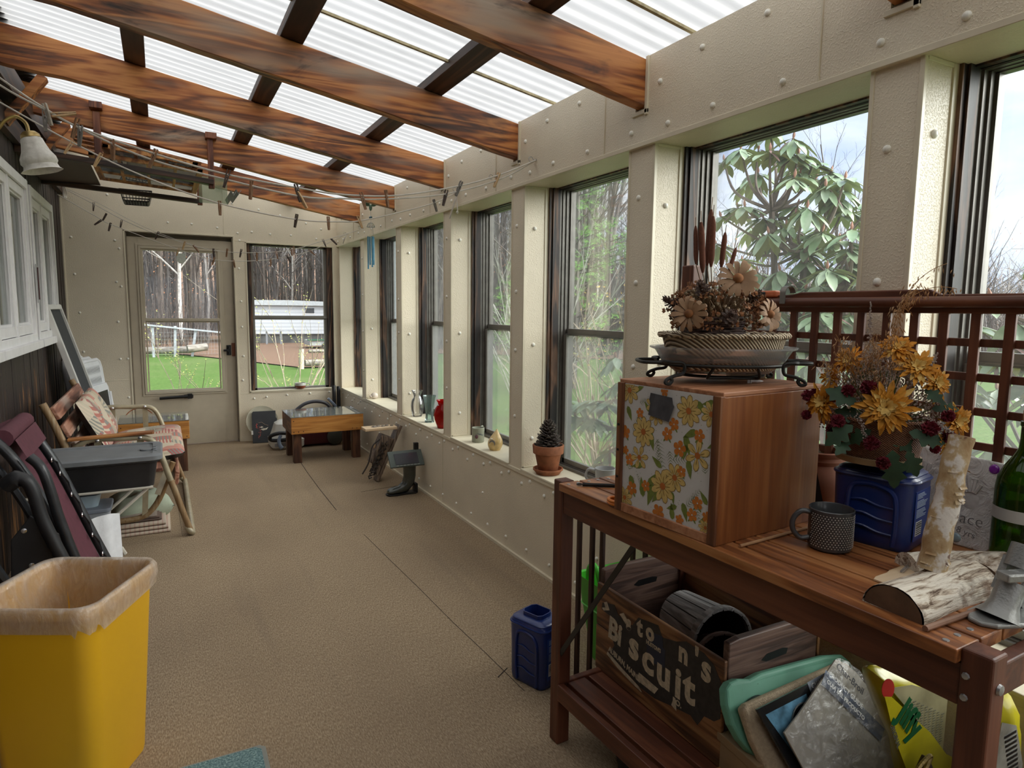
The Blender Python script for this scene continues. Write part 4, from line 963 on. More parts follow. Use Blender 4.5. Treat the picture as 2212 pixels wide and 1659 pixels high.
for y, s_ in ((3.76, 1), (4.04, 1), (3.775, -1), (4.02, -1)):
    b = MB(); b.tube([(-.33+s_*.24, y, .425), (-.33-s_*.22, y, .02) if s_ > 0 else (-.235, y, .03)], .009, 8); b.tube([(-.33-s_*.22, y, .02) if s_ > 0 else (-.245, y, .04), (-.33-s_*.235, y, 0.0) if s_ > 0 else (-.226, y, .0)], .013, 8); b.build('leg', M_CREAM, t, smooth=True)
endw()
# -- white sack with boxes inside
t = wthing('white_sack', 'white woven sack standing beside the maroon lounge chair', 'bag', (-.36, 3.73, 0))
def sack(u, v):
    a = u*2*pi; r = .125+.012*sin(3*a+1)+.006*sin(7*a); k = 1-.06*v+.03*sin(5*a)*v; top = .30+.05*sin(a+2.4)
    return (-.355+r*k*1.0*cos(a), 3.66+r*k*.8*sin(a), v*top)
b = MB(); b.grid(sack, 36, 8, cu=True); b.disc((-.355, 3.66, .004), .12, 20); b.build('sack_body', plain('white_woven_plastic', (.72, .73, .76), .6, var=.08, vs_=20, bump=.5, bs=40), t, smooth=True, ang=60)
endw()
t = wthing('plastic_box', 'translucent plastic box with dark grey lid behind the white sack', 'box', (-.40, 3.74, .18))
b = MB(); loft(b, [[(x-.405, y+3.87, .015) for x, y in rrect(.22, .16, .02)], [(x-.405, y+3.87, .315) for x, y in rrect(.27, .2, .025)]], True, True); b.build('box_body', glass_mat('milky_plastic', (.72, .76, .82), .3, .65), t, smooth=True)
b = MB(); loft(b, [[(x-.405, y+3.87, .315) for x, y in rrect(.29, .215, .025)], [(x-.405, y+3.87, .335) for x, y in rrect(.29, .215, .025)]], True, True); b.build('box_lid', plain('slate_lid', (.20, .22, .26), .5), t, bev=.004)
b = MB(); b.tube([(-.30, 3.765, .18), (-.27, 3.75, .24), (-.28, 3.76, .30)], .006, 6); b.build('clasp', M_LID, t, smooth=True)
endw()
b = MB(); loft(b, [[(x-.42, y+3.88, .336) for x, y in rrect(.20, .14, .03)], [(x-.42, y+3.88, .40) for x, y in rrect(.23, .17, .03)]], True, True)
tag(single(b.build('pale_blue_tray', plain('pale_blue_plastic', (.42, .52, .58), .45), smooth=True)), 'pale blue plastic tray on the grey lidded box under the tote', 'tray')
# -- things under the bench
b = MB(); pillow(b, .34, .30, .20, T(-.17, 4.62, .10) @ RZ(.3), 18, ((.2, .1), (-.4, -.3)), .5)
o = tag(single(b.build('pillow', [plain('sage_green_cloth', (.42, .47, .36), .85, var=.12, vs_=12, bump=.6, bs=18)]*2, smooth=True, ang=80)), 'rumpled sage green pillow on the floor under the glider bench', 'pillow')
def stripe_mat(name, a, c_, fq):
    t_ = NT(name); sx = t_.n('ShaderNodeSeparateXYZ', {0: t_.coord((1, 1, 1))}); s1 = t_.n('ShaderNodeMath', {0: t_.n('ShaderNodeMath', {0: sx.outputs[0], 1: fq}, operation='MULTIPLY').outputs[0]}, operation='SINE').outputs[0]
    return t_.fin(t_.ramp(s1, [(.4, a), (.6, c_)]), .9, 0, t_.bump(t_.noise(t_.coord(), 300, 2), .4, .003))
t = wthing('folded_rug', 'folded pale striped rug on the carpet under the glider bench', 'rug', (-.12, 4.45, 0))
def fold(x0, x1, y0, y1, z0, h, n, mat, nm):
    """a strip folded over n times at its y0 edge"""
    for i in range(n):
        b = MB(); b.box(x0-.008*i, x1-.012*i, y0+.012+.01*i, y1, z0+i*h, z0+i*h+h*.86); b.tube([(x0-.008*i, y0+.012+.01*i, z0+i*h+h*.43), (x1-.012*i, y0+.012+.01*i, z0+i*h+h*.43)], h*.43, 8); b.build(nm, mat, t, bev=.003)
M_ST1 = stripe_mat('pale_pink_stripe_cloth', (.62, .52, .42), (.55, .38, .31), 260.0)
fold(-.36, .0, 4.31, 4.86, .0, .022, 3, M_ST1, 'rug_fold')
endw()
t = wthing('folded_throw', 'brown and grey folded throw on top of the pale striped rug', 'blanket', (-.18, 4.5, .066))
fold(-.36, -.045, 4.36, 4.62, .067, .010, 2, plain('brown_throw_cloth', (.16, .11, .09), .9, var=.3), 'throw_fold'); fold(-.36, -.07, 4.37, 4.60, .087, .006, 1, plain('taupe_throw_cloth', (.30, .24, .20), .9, var=.3), 'throw_fold')
endw()
# -- tall framed screen panel leaning on the wall
t = wthing('framed_screen', 'tall white framed dark screen panel leaning on the house wall', 'screen', (-.55, 6.2, 0))
A = Vector((-.715, 5.62, 1.345)); B = Vector((-.685, 6.12, 1.345)); C = Vector((-.33, 6.30, .0)); D = Vector((-.37, 5.80, 0.0))
ux = (B-A).normalized(); uz = (A-D).normalized(); H_ = (A-D).length; W_ = .47; nn_ = ux.cross(uz).normalized()
Ms = Matrix(((ux.x, nn_.x, uz.x, D.x), (ux.y, nn_.y, uz.y, D.y), (ux.z, nn_.z, uz.z, D.z), (0, 0, 0, 1)))
b = MB(); fw_ = .035
for x0, x1, z0, z1 in ((0, fw_, 0, H_), (W_-fw_, W_, 0, H_), (fw_, W_-fw_, 0, fw_), (fw_, W_-fw_, H_-fw_, H_)): b.box(x0, x1, -.02, .02, z0, z1, Ms)
b.build('screen_frame', plain('off_white_frame', (.66, .65, .62), .5, var=.06), t, bev=.003)
b = MB(); b.box(fw_, W_-fw_, -.012, .006, fw_, H_-fw_, Ms); b.build('screen_mesh', plain('charcoal_screen_mesh', (.035, .037, .042), .7, var=.15, vs_=30, bump=.3, bs=700), t)
endw()
# -- white folding chairs with perforated backs
M_WPL = plain('white_plastic_chair', (.74, .75, .77), .35, var=.04)
tt = NT('perforated_white_plastic'); cc = tt.coord((110, 110, 110), rot=(0, 0, 0)); vv = tt.n('ShaderNodeTexVoronoi', {'Vector': cc, 'Scale': 1.0, 'Randomness': 0.0}); M_PERF = tt.fin(tt.ramp(vv.outputs['Distance'], [(.36, (.06, .06, .07)), (.46, (.72, .73, .75))]), .4)
def fold_chair(x, y, H_, rz, label, k):
    t = thing('folding_chair', label, 'chair', (x, y, 0), rz, 'white folding chairs'); Mt = RX(radians(-6))
    def R_(u0, z): return (u0, z)
    b = MB(); wd = .21
    pts = [(-wd, 0, .0), (-wd, 0, H_-.07), (-wd+.02, 0, H_-.02), (-wd+.06, 0, H_), (wd-.06, 0, H_), (wd-.02, 0, H_-.02), (wd, 0, H_-.07), (wd, 0, 0)]
    b.tube([Mt @ Vector(p) for p in pts], .016, 8); b.build('back_frame', M_WPL, t, smooth=True)
    b = MB(); b.prism([(-wd+.01, H_-.26), (wd-.01, H_-.26), (wd-.01, H_-.06), (wd-.05, H_-.012), (-wd+.05, H_-.012), (-wd+.01, H_-.06)], -.010, .010, Mt @ Mf); b.build('backrest', M_WPL, t, bev=.004)
    b = MB(); b.box(-wd+.05, wd-.05, -.013, .013, H_-.23, H_-.045, Mt); b.build('back_insert', M_PERF, t)
    b = MB(); b.prism([(-wd+.02, .30), (wd-.02, .30), (wd-.02, .66), (wd-.05, .70), (-wd+.05, .70), (-wd+.02, .66)], -.045, -.022, Mt @ Mf); b.build('seat', M_WPL, t, bev=.006)
    b = MB(); b.box(-wd+.07, wd-.07, -.049, -.044, .36, .64, Mt); b.build('seat_insert', MB_BLK if k == 0 else M_PERF, t)
    b = MB(); b.tube([Mt @ Vector((-wd+.03, -.05, .62)), Mt @ Vector((-wd+.03, -.05, .02))], .012, 8); b.tube([Mt @ Vector((wd-.03, -.05, .62)), Mt @ Vector((wd-.03, -.05, .02))], .012, 8); b.build('leg', M_WPL, t, smooth=True)
    return t
# they lean against the far wall corner, one before the other, facing into the room
fold_chair(-.435, 6.30, .90, radians(76), 'white folding chair nearest the room, its dark seat insert showing', 0)
fold_chair(-.50, 6.42, .905, radians(76), 'middle white folding chair leaning in the far left corner', 1)
fold_chair(-.57, 6.54, .91, radians(76), 'white folding chair leaning closest to the house wall', 1)
# -- copper hoop behind the bench
b = MB(); b.tube([(-.205+.125*cos(a), 6.72+.03*sin(a), .30+.125*sin(a)) for a in [i*2*pi/30 for i in range(30)]], .004, 6, closed=True)
b.tube([(-.33, 6.72, .17), (-.08, 6.72, .17)], .004, 6); b.tube([(-.205, 6.72, .175), (-.205, 6.73, 0)], .005, 6); b.tube([(-.28, 6.76, 0.004), (-.13, 6.70, 0.004)], .005, 6)
tag(single(b.build('copper_hoop', plain('copper_wire', (.42, .14, .05), .35, .7), smooth=True)), 'thin copper coloured hoop before the far wall, behind the bench arm', 'hoop')
# -- wall lamp
t = wthing('wall_lamp', 'brass wall lamp with frosted white glass bell shade on the dark house wall', 'lamp', (-.73, 3.22, 2.0))
b = MB(); b.lathe([(.0, .02), (.02, .02), (.05, .012), (.055, 0), (0, 0)], 20, T(-.73, 3.22, 2.02) @ RY(pi/2)); b.build('wall_plate', M_BRASS, t, smooth=True)
b = MB(); b.tube(catmull([(-.715, 3.22, 2.02), (-.62, 3.22, 1.985), (-.53, 3.21, 2.0), (-.49, 3.20, 2.045), (-.455, 3.2, 2.065), (-.425, 3.2, 2.045), (-.418, 3.2, 2.01)], 6), .0065, 8); b.ball((-.60, 3.22, 1.99), .018, 10, 8); b.build('lamp_arm', M_BRASS, t, smooth=True)
b = MB(); b.lathe([(.0, .0), (.022, -.002), (.032, -.012), (.034, -.024), (.030, -.026)], 20, T(-.418, 3.2, 2.015) @ RY(radians(-14))); b.build('shade_holder', M_BRASS, t, smooth=True)
tt = NT('frosted_shade_glass'); n_ = tt.noise(tt.coord(), 60, 4); M_SHD = tt.fin(tt.ramp(n_, [(.3, (.60, .57, .52)), (.7, (.78, .75, .70))]), .55, 0, tt.bump(n_, .4, .002))
b = MB(); b.lathe([(.028, -.020), (.036, -.03), (.040, -.05), (.047, -.075), (.060, -.10), (.062, -.118), (.056, -.128), (.060, -.142), (.070, -.150), (.067, -.150), (.05, -.13), (.045, -.08), (.030, -.03)], 30, T(-.418, 3.2, 2.015) @ RY(radians(-14)), sq=lambda a: 1+.025*cos(6*a)); b.build('glass_shade', M_SHD, t, smooth=True)
endw()
# -- thermometer on the window
t = wthing('thermometer', 'small strip thermometer fixed to the white window frame', 'thermometer', (-.66, 5.06, 1.5))
b = MB(); b.box(-.672, -.668, 5.035, 5.085, 1.36, 1.60); b.build('scale_plate', plain('frosted_scale', (.42, .42, .42), .5), t, bev=.001); b = MB(); b.tube([(-.664, 5.06, 1.38), (-.664, 5.06, 1.58)], .004, 6)
for i in range(10): b.box(-.668, -.667, 5.065, 5.078, 1.39+i*.018, 1.392+i*.018)
b.build('tube_and_ticks', plain('dark_tick', (.08, .03, .03), .5), t)
endw()
# ================================================================ OVERHEAD RACK
M_RACK = wood('dark_rack_board', (.012, .007, .005), (.04, .02, .013), (.085, .04, .022), 0, 1.2); M_RACKR = wood('red_rack_board', (.05, .012, .006), (.14, .04, .018), (.24, .085, .035), 2, 1.4)
t = wthing('hanging_rack', 'dark wooden storage rack hung under the rafters near the far wall', 'rack', (-.1, 5.5, 2.2))
b = MB(); b.bar((-.73, 5.02, 2.285), (.362, 5.02, 2.190), .035, .062, (0, 1, 0)); b.M = Matrix(); b.build('near_bar', M_RACK, t, bev=.003)
b = MB(); b.bar((-.73, 6.03, 2.225+.03), (.345, 6.03, 2.198), .035, .045, (0, 1, 0)); b.build('far_bar', M_RACK, t, bev=.003)
b = MB(); b.bar((.350, 5.028, 2.150), (.350, 5.028, 2.52), .036, .045, (0, 1, 0)); b.build('hanger_post', M_RACKR, t, bev=.003)
b = MB(); b.bar((.328, 6.03, 2.17), (.328, 6.03, 2.50), .036, .04, (0, 1, 0)); b.build('hanger_post', M_RACKR, t, bev=.003)
b = MB(); b.bar((-.30, 5.028, 2.25), (-.30, 5.028, 2.56), .04, .045, (0, 1, 0)); b.build('hanger_post', M_RACKR, t, bev=.003)
for x in (-.30, .355):
    b = MB(); b.bar((x, 4.98, 2.565+(-.10 if x > 0 else 0)+.03), (x, 5.14, 2.565+(-.10 if x > 0 else 0)+.03), .07, .04, (0, 0, 1)); b.build('top_block', M_RACKR, t, bev=.003)
b = MB(); b.box(-.73, -.36, 4.99, 6.05, 2.262, 2.27); b.build('shelf_board', plain('dark_brown_hardboard', (.06, .03, .02), .6), t)
endw()
# window sashes lying on the rack: wooden muntins with glass
def sash(label, x0, x1, y0, y1, z, nx_, ny_, col, tilt=0, hb=.010):
    t = wthing('window_sash', label, 'window sash', ((x0+x1)/2, (y0+y1)/2, z), 'old glazed sashes on the hanging rack'); M_ = T((x0+x1)/2, 0, z) @ RY(tilt) @ T(-(x0+x1)/2, 0, 0)
    b = MB(); w_ = .035
    b.box(x0, x1, y0, y0+w_, 0, hb*2.4, M_); b.box(x0, x1, y1-w_, y1, 0, hb*2.4, M_); b.box(x0, x0+w_, y0, y1, 0, hb*2.4, M_); b.box(x1-w_, x1, y0, y1, 0, hb*2.4, M_); b.build('sash_frame', col, t, bev=.002)
    b = MB()
    for i in range(1, nx_): x = x0+(x1-x0)*i/nx_; b.box(x-.009, x+.009, y0+w_, y1-w_, .004, hb*2, M_)
    for i in range(1, ny_): y = y0+(y1-y0)*i/ny_; b.box(x0+w_, x1-w_, y-.009, y+.009, .003, hb*2-.002, M_)
    b.build('muntin', col, t)
    b = MB(); b.box(x0+w_, x1-w_, y0+w_, y1-w_, hb, hb+.002, M_); b.build('pane', pane_mat('old_sash_pane', .05, (.6, .62, .58), 1.0), t); endw()
M_SASH = wood('orange_sash_wood', (.16, .05, .015), (.42, .17, .045), (.60, .30, .10), 1, 1.2)
sash('old wooden sash with small panes lying low on the hanging rack', -.36, .30, 5.05, 6.0, 2.275, 4, 3, M_SASH, radians(4))
sash('old wooden sash stacked second on the hanging rack', -.28, .27, 5.0, 6.1, 2.315, 3, 4, M_SASH, radians(6))
b = MB()
for i in range(9): b.box(-.45, .30, 5.1+i*.045, 5.118+i*.045, 2.375+.004*(i % 3), 2.383+.004*(i % 3), T(-.1, 0, 2.38) @ RY(radians(7)) @ T(.1, 0, -2.38))
tag(single(b.build('wood_strip_bundle', M_SASH)), 'bundle of thin wooden strips on top of the hanging rack', 'wood strips', kind='stuff')
t = wthing('glass_sheet', 'greenish glass sheet hanging over the end of the rack', 'glass', (.42, 5.6, 2.2))
b = MB(); b.box(.30, .50, 5.62, 5.626, 2.135, 2.33); b.build('sheet', pane_mat('green_sheet_glass', .38, (.45, .58, .42), 1.0), t); endw()
b = MB(); b.prism([(-.02, 0), (0, .035), (.02, 0), (.016, 0), (0, .028), (-.016, 0)], 0, .5, T(.52, 5.35, 2.20) @ RX(-pi/2)); b.prism([(-.02, 0), (0, .035), (.02, 0), (.016, 0), (0, .028), (-.016, 0)], 0, .5, T(.56, 5.40, 2.22) @ RX(-pi/2)) 
tag(single(b.build('metal_channel', plain('grey_galvanised', (.25, .27, .26), .5, .3))), 'grey metal angle channels at the right end of the hanging rack', 'metal channel')
# black milk crate
t = wthing('milk_crate', 'black plastic crate resting on the hanging rack', 'crate', (-.13, 6.28, 2.18))
b = MB(); cx, cy_ = -.13, 6.30
for z in (2.185, 2.215, 2.25): 
    for k in range(2): pass
def crate_ring(z, s): b.tube([(cx+sx*s, cy_+sy*.12, z) for sx, sy in ((-1, -1), (1, -1), (1, 1), (-1, 1))], .006, 4, closed=True)
crate_ring(2.185, .085); crate_ring(2.205, .095); crate_ring(2.27, .11)
for i in range(-4, 5): b.bar((cx+i*.02, cy_-.12, 2.185), (cx+i*.025, cy_-.12, 2.27), .005, .005, (0, 1, 0)); b.bar((cx+i*.02, cy_-.12, 2.185), (cx+i*.02, cy_+.12, 2.185), .006, .005)
for i in range(-3, 4): b.bar((cx-.085, cy_+i*.035, 2.185), (cx+.085, cy_+i*.035, 2.185), .006, .005)
for s_ in (-1, 1): b.prism([(cx+s_*.085, 2.185), (cx+s_*.093, 2.185), (cx+s_*.117, 2.275), (cx+s_*.109, 2.275)], cy_-.12, cy_+.12, Mf)
b.build('crate_body', M_BLKP, t); endw()
# -- wind chime
t = wthing('wind_chime', 'bird topped wind chime with blue tubes hanging from the far window header', 'wind chime', (1.50, 5.30, 2.14))
CX, CY = 1.535, 5.30
M_TEAL = plain('blue_glass_bead', (.03, .12, .15), .1, coat=1.0); M_BIRD = plain('verdigris_metal', (.12, .20, .14), .35, .5, var=.4, vs_=40); M_TUBE = plain('blue_metal_tube', (.16, .42, .60), .25, .6, var=.1)
b = MB(); b.tube([(CX, CY, 2.30), (CX, CY, 1.985)], .0012, 5); b.tube([(CX, CY, 2.30), (CX+.06, CY, 2.33)], .0012, 5); b.build('wire', M_STEEL, t)
for z in (2.245, 2.075): b = MB(); b.ball((CX, CY, z), .014, 12, 10); b.build('bead', M_TEAL, t, smooth=True)
b = MB(); b.ball((CX, CY, 2.155), (.013, .013, .026), 10, 8); b.build('bird_body', M_BIRD, t, smooth=True)
for s_ in (-1, 1):
    b = MB(); b.grid(lambda u, v: (CX+s_*(.008+u*.065), CY+(v-.5)*.02*sin(pi*min(1, u+.1)), 2.175+u*.045-(v-.5)*.045*sin(pi*(u*.85+.12))-.02*u*u), 8, 3); b.build('wing', M_BIRD, t, smooth=True, solid=.002)
b = MB()
for i in range(8): a = i*pi/4; b.tube(catmull([(CX, CY, 2.035), (CX+.018*cos(a), CY+.018*sin(a), 2.03), (CX+.034*cos(a), CY+.034*sin(a), 2.0), (CX+.03*cos(a+.4), CY+.03*sin(a+.4), 2.012)], 4), .0018, 5)
b.tube([(CX+.03*cos(i*pi/8), CY+.03*sin(i*pi/8), 2.0) for i in range(16)], .002, 5, closed=True); b.build('filigree_cap', plain('antique_silver', (.4, .4, .38), .3, .8), t, smooth=True)
for i, (dx, dy, z1) in enumerate(((-.026, -.004, 1.665), (-.004, .018, 1.70), (.012, -.018, 1.735), (.024, .01, 1.70), (.002, -.024, 1.68))):
    b = MB(); b.tube([(CX+dx, CY+dy, 1.925), (CX+dx, CY+dy, z1)], .0062, 10); o = b.build('chime_tube', M_TUBE, t, smooth=True); b = MB(); b.tube([(CX+dx, CY+dy, 1.925), (CX+dx*.8, CY+dy*.8, 2.0)], .0008, 4); b.build('thread', M_STEEL, o)
endw()
# ================================================================ FAR END AND WINDOW SILLS
M_SLATE = plain('black_slate', (.028, .030, .034), .6, var=.2, vs_=10)
t = wthing('slate_plaque', 'black slate plaque with small painted flowers leaning on the far wall', 'plaque', (.87, 6.86, 0))
Mp = T(.757, 6.835, 0) @ RZ(radians(-5)) @ RX(radians(-17))
b = MB(); b.prism([(0, 0), (.215, 0), (.215, .20), (.235, .21), (.235, .24), (.225, .25), (.225, .318), (.012, .318), (0, .30)], 0, .012, Mp @ Mf @ SC(1, 1, -1)); b.build('slate_panel', M_SLATE, t, bev=.002)
b = MB(); rr = random.Random(9)
def dab(x, z, r, k): b.k = k; b.disc((x, -.0135, z), r, 6, RX(pi/2), 0)
b.M = Mp
for i in range(26): dab(.05+.02*rr.random()+.0006*i, .05+.0055*i*rr.uniform(.6, 1), .0035, rr.choice((0, 2)))
for i in range(8): dab(.035+.012*rr.random(), .15+.006*i, .0045, 0)
b.k = 1; b.add([(.075, -.0136, .135), (.10, -.0136, .122), (.135, -.0136, .13), (.15, -.0136, .155), (.125, -.0136, .143), (.10, -.0136, .142)], [(0, 1, 2, 3, 4, 5)]); b.add([(.07, -.0136, .155), (.09, -.0136, .165), (.105, -.0136, .155), (.085, -.0136, .148)], [(0, 1, 2, 3)])
b.k = 2; b.tube([(.06, -.014, .20), (.09, -.014, .205), (.12, -.014, .18), (.15, -.014, .17)], .002, 4)
b.build('painted_flowers', [plain('faded_red_paint', (.45, .08, .07), .6), plain('cream_paint', (.65, .60, .48), .6), plain('tan_paint', (.35, .25, .18), .6)], t)
b = MB(); b.box(-.004, .012, -.02, .004, .075, .125); b.M = Mp; bb = MB(); bb.box(-.010, .006, -.016, .0, .085, .125, Mp); bb.build('white_clip', plain('white_clip_plastic', (.7, .68, .63), .5), t)
endw()
t = wthing('round_plate', 'round cream plate edge behind the black slate plaque', 'plate', (.86, 6.93, 0))
b = MB(); b.lathe([(0, 0), (.12, 0), (.15, .012), (.152, .016), (.12, .006), (0, .005)], 30, T(.86, 6.925, .205) @ RX(radians(78))); b.build('plate_body', plain('cream_board', (.55, .52, .40), .7, var=.1), t, smooth=True); endw()
# cleaner, hose and nozzle
M_OFFW = plain('off_white_plastic', (.62, .60, .55), .4, var=.08)
t = wthing('steam_cleaner', 'white floor cleaner with black hose beside the low pine table', 'cleaner', (1.02, 6.55, 0))
b = MB(); loft(b, [[(x+1.03, y+6.56, z) for x, y in rrect(w_, d_, r)] for z, w_, d_, r in ((.0, .26, .28, .05), (.02, .30, .32, .06), (.09, .31, .33, .06), (.105, .27, .29, .05), (.16, .24, .26, .06), (.235, .20, .22, .06), (.262, .12, .14, .05))], True, True); b.build('cleaner_body', M_OFFW, t, smooth=True)
b = MB(); b.tube(catmull([(1.06, 6.40, .15), (.94, 6.36, .17), (.865, 6.40, .14), (.875, 6.42, .10), (.94, 6.40, .095), (1.04, 6.38, .10)], 7), .018, 10); b.build('hose', M_BLKP, t, smooth=True)
b = MB(); b.tube(catmull([(.95, 6.34, .155), (.93, 6.33, .11), (.935, 6.31, .065), (.952, 6.29, .035)], 6), [.014+.006*i/18 for i in range(19)], 12); b.build('nozzle', plain('blue_grey_plastic', (.16, .20, .27), .4), t, smooth=True)
b = MB(); b.box(.90, 1.05, 6.392, 6.396, .035, .065); b.box(1.0, 1.02, 6.39, 6.394, .045, .058); b.build('name_strip', plain('grey_strip', (.3, .3, .3), .5), t)
endw()
t = wthing('canister_vacuum', 'maroon canister vacuum behind and under the low pine table', 'vacuum', (1.32, 6.55, 0))
M_MARP = plain('maroon_plastic', (.10, .015, .025), .3, coat=.4)
b = MB(); loft(b, [[(x+1.33, y+6.58, z) for x, y in rrect(w_, d_, r)] for z, w_, d_, r in ((.02, .40, .26, .05), (.06, .46, .30, .07), (.17, .46, .30, .08), (.26, .36, .26, .08), (.32, .25, .2, .06))], True, True); b.build('vacuum_body', M_MARP, t, smooth=True)
for x in (1.47,): b = MB(); b.lathe([(0, .0), (.07, .0), (.078, .008), (.078, .03), (.07, .038), (.03, .044), (0, .044)], 26, T(x, 6.43, .085) @ RX(pi/2)); b.build('wheel', plain('grey_green_rubber', (.07, .075, .065), .6), t, smooth=True)
b = MB(); b.tube(catmull([(1.14, 6.60, .345), (1.22, 6.60, .40), (1.32, 6.60, .42), (1.42, 6.60, .40), (1.47, 6.60, .35)], 7), .017, 10); b.box(1.13, 1.48, 6.55, 6.65, .30, .35)
b.build('handle', plain('dark_grey_plastic', (.06, .06, .07), .4), t, smooth=True)
b = MB(); b.box(-.06, .06, -.02, .02, -.012, .012, T(1.49, 6.60, .40) @ RY(radians(48))); b.build('nozzle_head', plain('blue_grey_plastic', (.16, .20, .27), .4), t, bev=.005)
endw()
for i, x in enumerate((1.575, 1.625)):
    b = MB(); b.tube([(x, 6.86+.02*i, .0), (x+.005, 6.91, .53-.012*i)], .0185, 12); b.tube([(x+.0047, 6.909, .51-.012*i), (x+.005, 6.911, .536-.012*i)], .0205, 12)
    tag(single(b.build('vacuum_tube', M_BLKP, smooth=True)), ('left' if i == 0 else 'right')+' one of two black tubes standing upright in the far corner', 'tube', 'black vacuum tubes')
# cup on the far sill
t = wthing('soup_mug', 'wide low mug, white above and red brown below, on the far window sill', 'mug', (1.255, 6.995, ZS))
b = MB(); b.lathe([(0, .004), (.03, .004), (.032, 0), (.042, .006), (.055, .022), (.058, .035)], 26, T(1.255, 6.995, ZS)); b.k = 1; b.lathe([(.058, .035), (.057, .05), (.055, .062), (.052, .062), (.052, .02), (0, .008)], 26, T(1.255, 6.995, ZS)); b.tube(catmull([(1.31, 6.99, ZS+.052), (1.345, 6.985, ZS+.052), (1.345, 6.985, ZS+.028), (1.31, 6.99, ZS+.02)], 5), .005, 6)
b.build('mug_body', [plain('red_brown_glaze', (.22, .06, .03), .25), plain('pale_grey_glaze', (.55, .55, .50), .25)], t, smooth=True); endw()
# vases
def vase(name, label, x, y, prof, mat, sq=None):
    b = MB(); b.lathe(prof, 36, T(x, y, ZS), sq); return tag(single(b.build(name, mat, smooth=True)), label, 'vase')
G1 = glass_mat('clear_glass', (1, 1, 1), .02, .03); G2 = glass_mat('aqua_tinted_glass', (.86, .96, .95), .03, .06); G3 = glass_mat('red_glass', (.72, .02, .015), .05, .38)
vase('glass_vase', 'clear glass vase with waisted neck on the sill, leftmost of the three vases', 1.752, 4.83, [(0, .006), (.033, .006), (.035, 0), (.04, .012), (.048, .05), (.05, .09), (.044, .125), (.028, .155), (.027, .165), (.040, .195), (.046, .205), (.044, .205), (.025, .165), (.042, .125), (.047, .09), (.045, .05), (.035, .018), (0, .014)], G1)
vase('glass_vase', 'faintly aqua fluted glass vase between the clear vase and the red vase', 1.742, 4.54, [(0, .006), (.032, .006), (.036, 0), (.033, .02), (.028, .05), (.032, .10), (.040, .15), (.044, .18), (.050, .20), (.048, .20), (.038, .15), (.029, .10), (.025, .05), (.028, .02), (0, .016)], G2, lambda a: 1+.05*cos(8*a))
vase('glass_vase', 'bright red glass vase on the sill, rightmost of the three vases', 1.742, 4.275, [(0, .004), (.034, .004), (.038, 0), (.044, .02), (.058, .06), (.064, .10), (.055, .14), (.036, .168), (.034, .178), (.045, .198), (.047, .200), (.045, .201), (.031, .178), (.052, .14), (.061, .10), (.055, .06), (.04, .024), (0, .014)], G3, lambda a: 1+.012*cos(16*a))
b = MB(); b.ball((1.73, 5.93, ZS+.030), (.035, .025, .030), 14, 10); b.tube([(1.70, 5.93, ZS+.03), (1.69, 5.92, ZS+.02)], .012, 6)
tag(single(b.build('sea_shell', plain('pale_shell', (.6, .52, .45), .5, var=.2), smooth=True)), 'small pale sea shell on the sill of the window nearest the far corner', 'shell')
t = wthing('pottery_mug', 'grey green pottery mug with a painted plum on the window sill', 'mug', (1.757, 3.72, ZS))
b = MB(); b.lathe([(0, .004), (.034, .004), (.037, .0), (.040, .006), (.039, .05), (.0405, .092), (.038, .094), (.036, .09), (.036, .012), (0, .01)], 28, T(1.757, 3.72, ZS)); b.tube(catmull([(1.787, 3.745, ZS+.086), (1.81, 3.765, ZS+.09), (1.82, 3.77, ZS+.06), (1.80, 3.755, ZS+.03), (1.787, 3.745, ZS+.028)], 5), .006, 8); b.k = 1
cdir = Vector((-.42, -.9, 0)).normalized()
b.ball(Vector((1.757, 3.72, ZS+.040))+Vector((-.62, -.78, 0)).normalized()*.0385, (.011, .011, .013), 10, 8); b.k = 2
for q in range(3): p0 = Vector((1.757, 3.72, ZS+.060-.004*q)); a0 = -2.3+.25*q; b.tube([p0+Vector((cos(a0+s*.25)*.0405, sin(a0+s*.25)*.0405, .004*sin(s*2))) for s in range(4)], .0014, 4)
b.build('mug_body', [plain('grey_green_stoneware', (.30, .31, .24), .4, var=.12, vs_=40), plain('plum_glaze', (.10, .035, .045), .35), plain('blue_leaf_glaze', (.12, .15, .18), .4)], t, smooth=True); endw()
# ceramic bird house shaped ornament
t = wthing('ceramic_ornament', 'yellow pointed ceramic ornament with a round opening on the window sill', 'ornament', (1.748, 3.46, ZS))
b = MB()
def orn(u, v):
    a = u*2*pi; z = v*.128; w_ = (.042*sqrt(max(0, 1-((z-.04)/.052)**2)) if z < .066 else .042*.866*(1-(z-.066)/.062)**.9*1.0) if z > .001 else .030
    w_ = max(w_, .0012 if v > .98 else .003); return (1.748+w_*1.1*cos(a)+(.012*v*v), 3.46+w_*1.0*sin(a), ZS+z)
b.grid(orn, 26, 22, cu=True); b.k = 1
d_ = Vector((-.75, -.60, 0)).normalized(); b.disc(Vector((1.748, 3.46, ZS+.048))+d_*.0405, .020, 16, align(d_)); b.k = 2; b.ball(Vector((1.748, 3.46, ZS+.072))+d_*.040+V(-.004, .006, 0), (.008, .008, .007), 8, 6)
b.build('ornament_body', [plain('yellow_mottled_glaze', (.66, .47, .20), .3, var=.25, vs_=25, coat=.4), plain('grey_opening', (.28, .27, .25), .6), plain('cream_knob', (.65, .58, .45), .4)], t, smooth=True); endw()
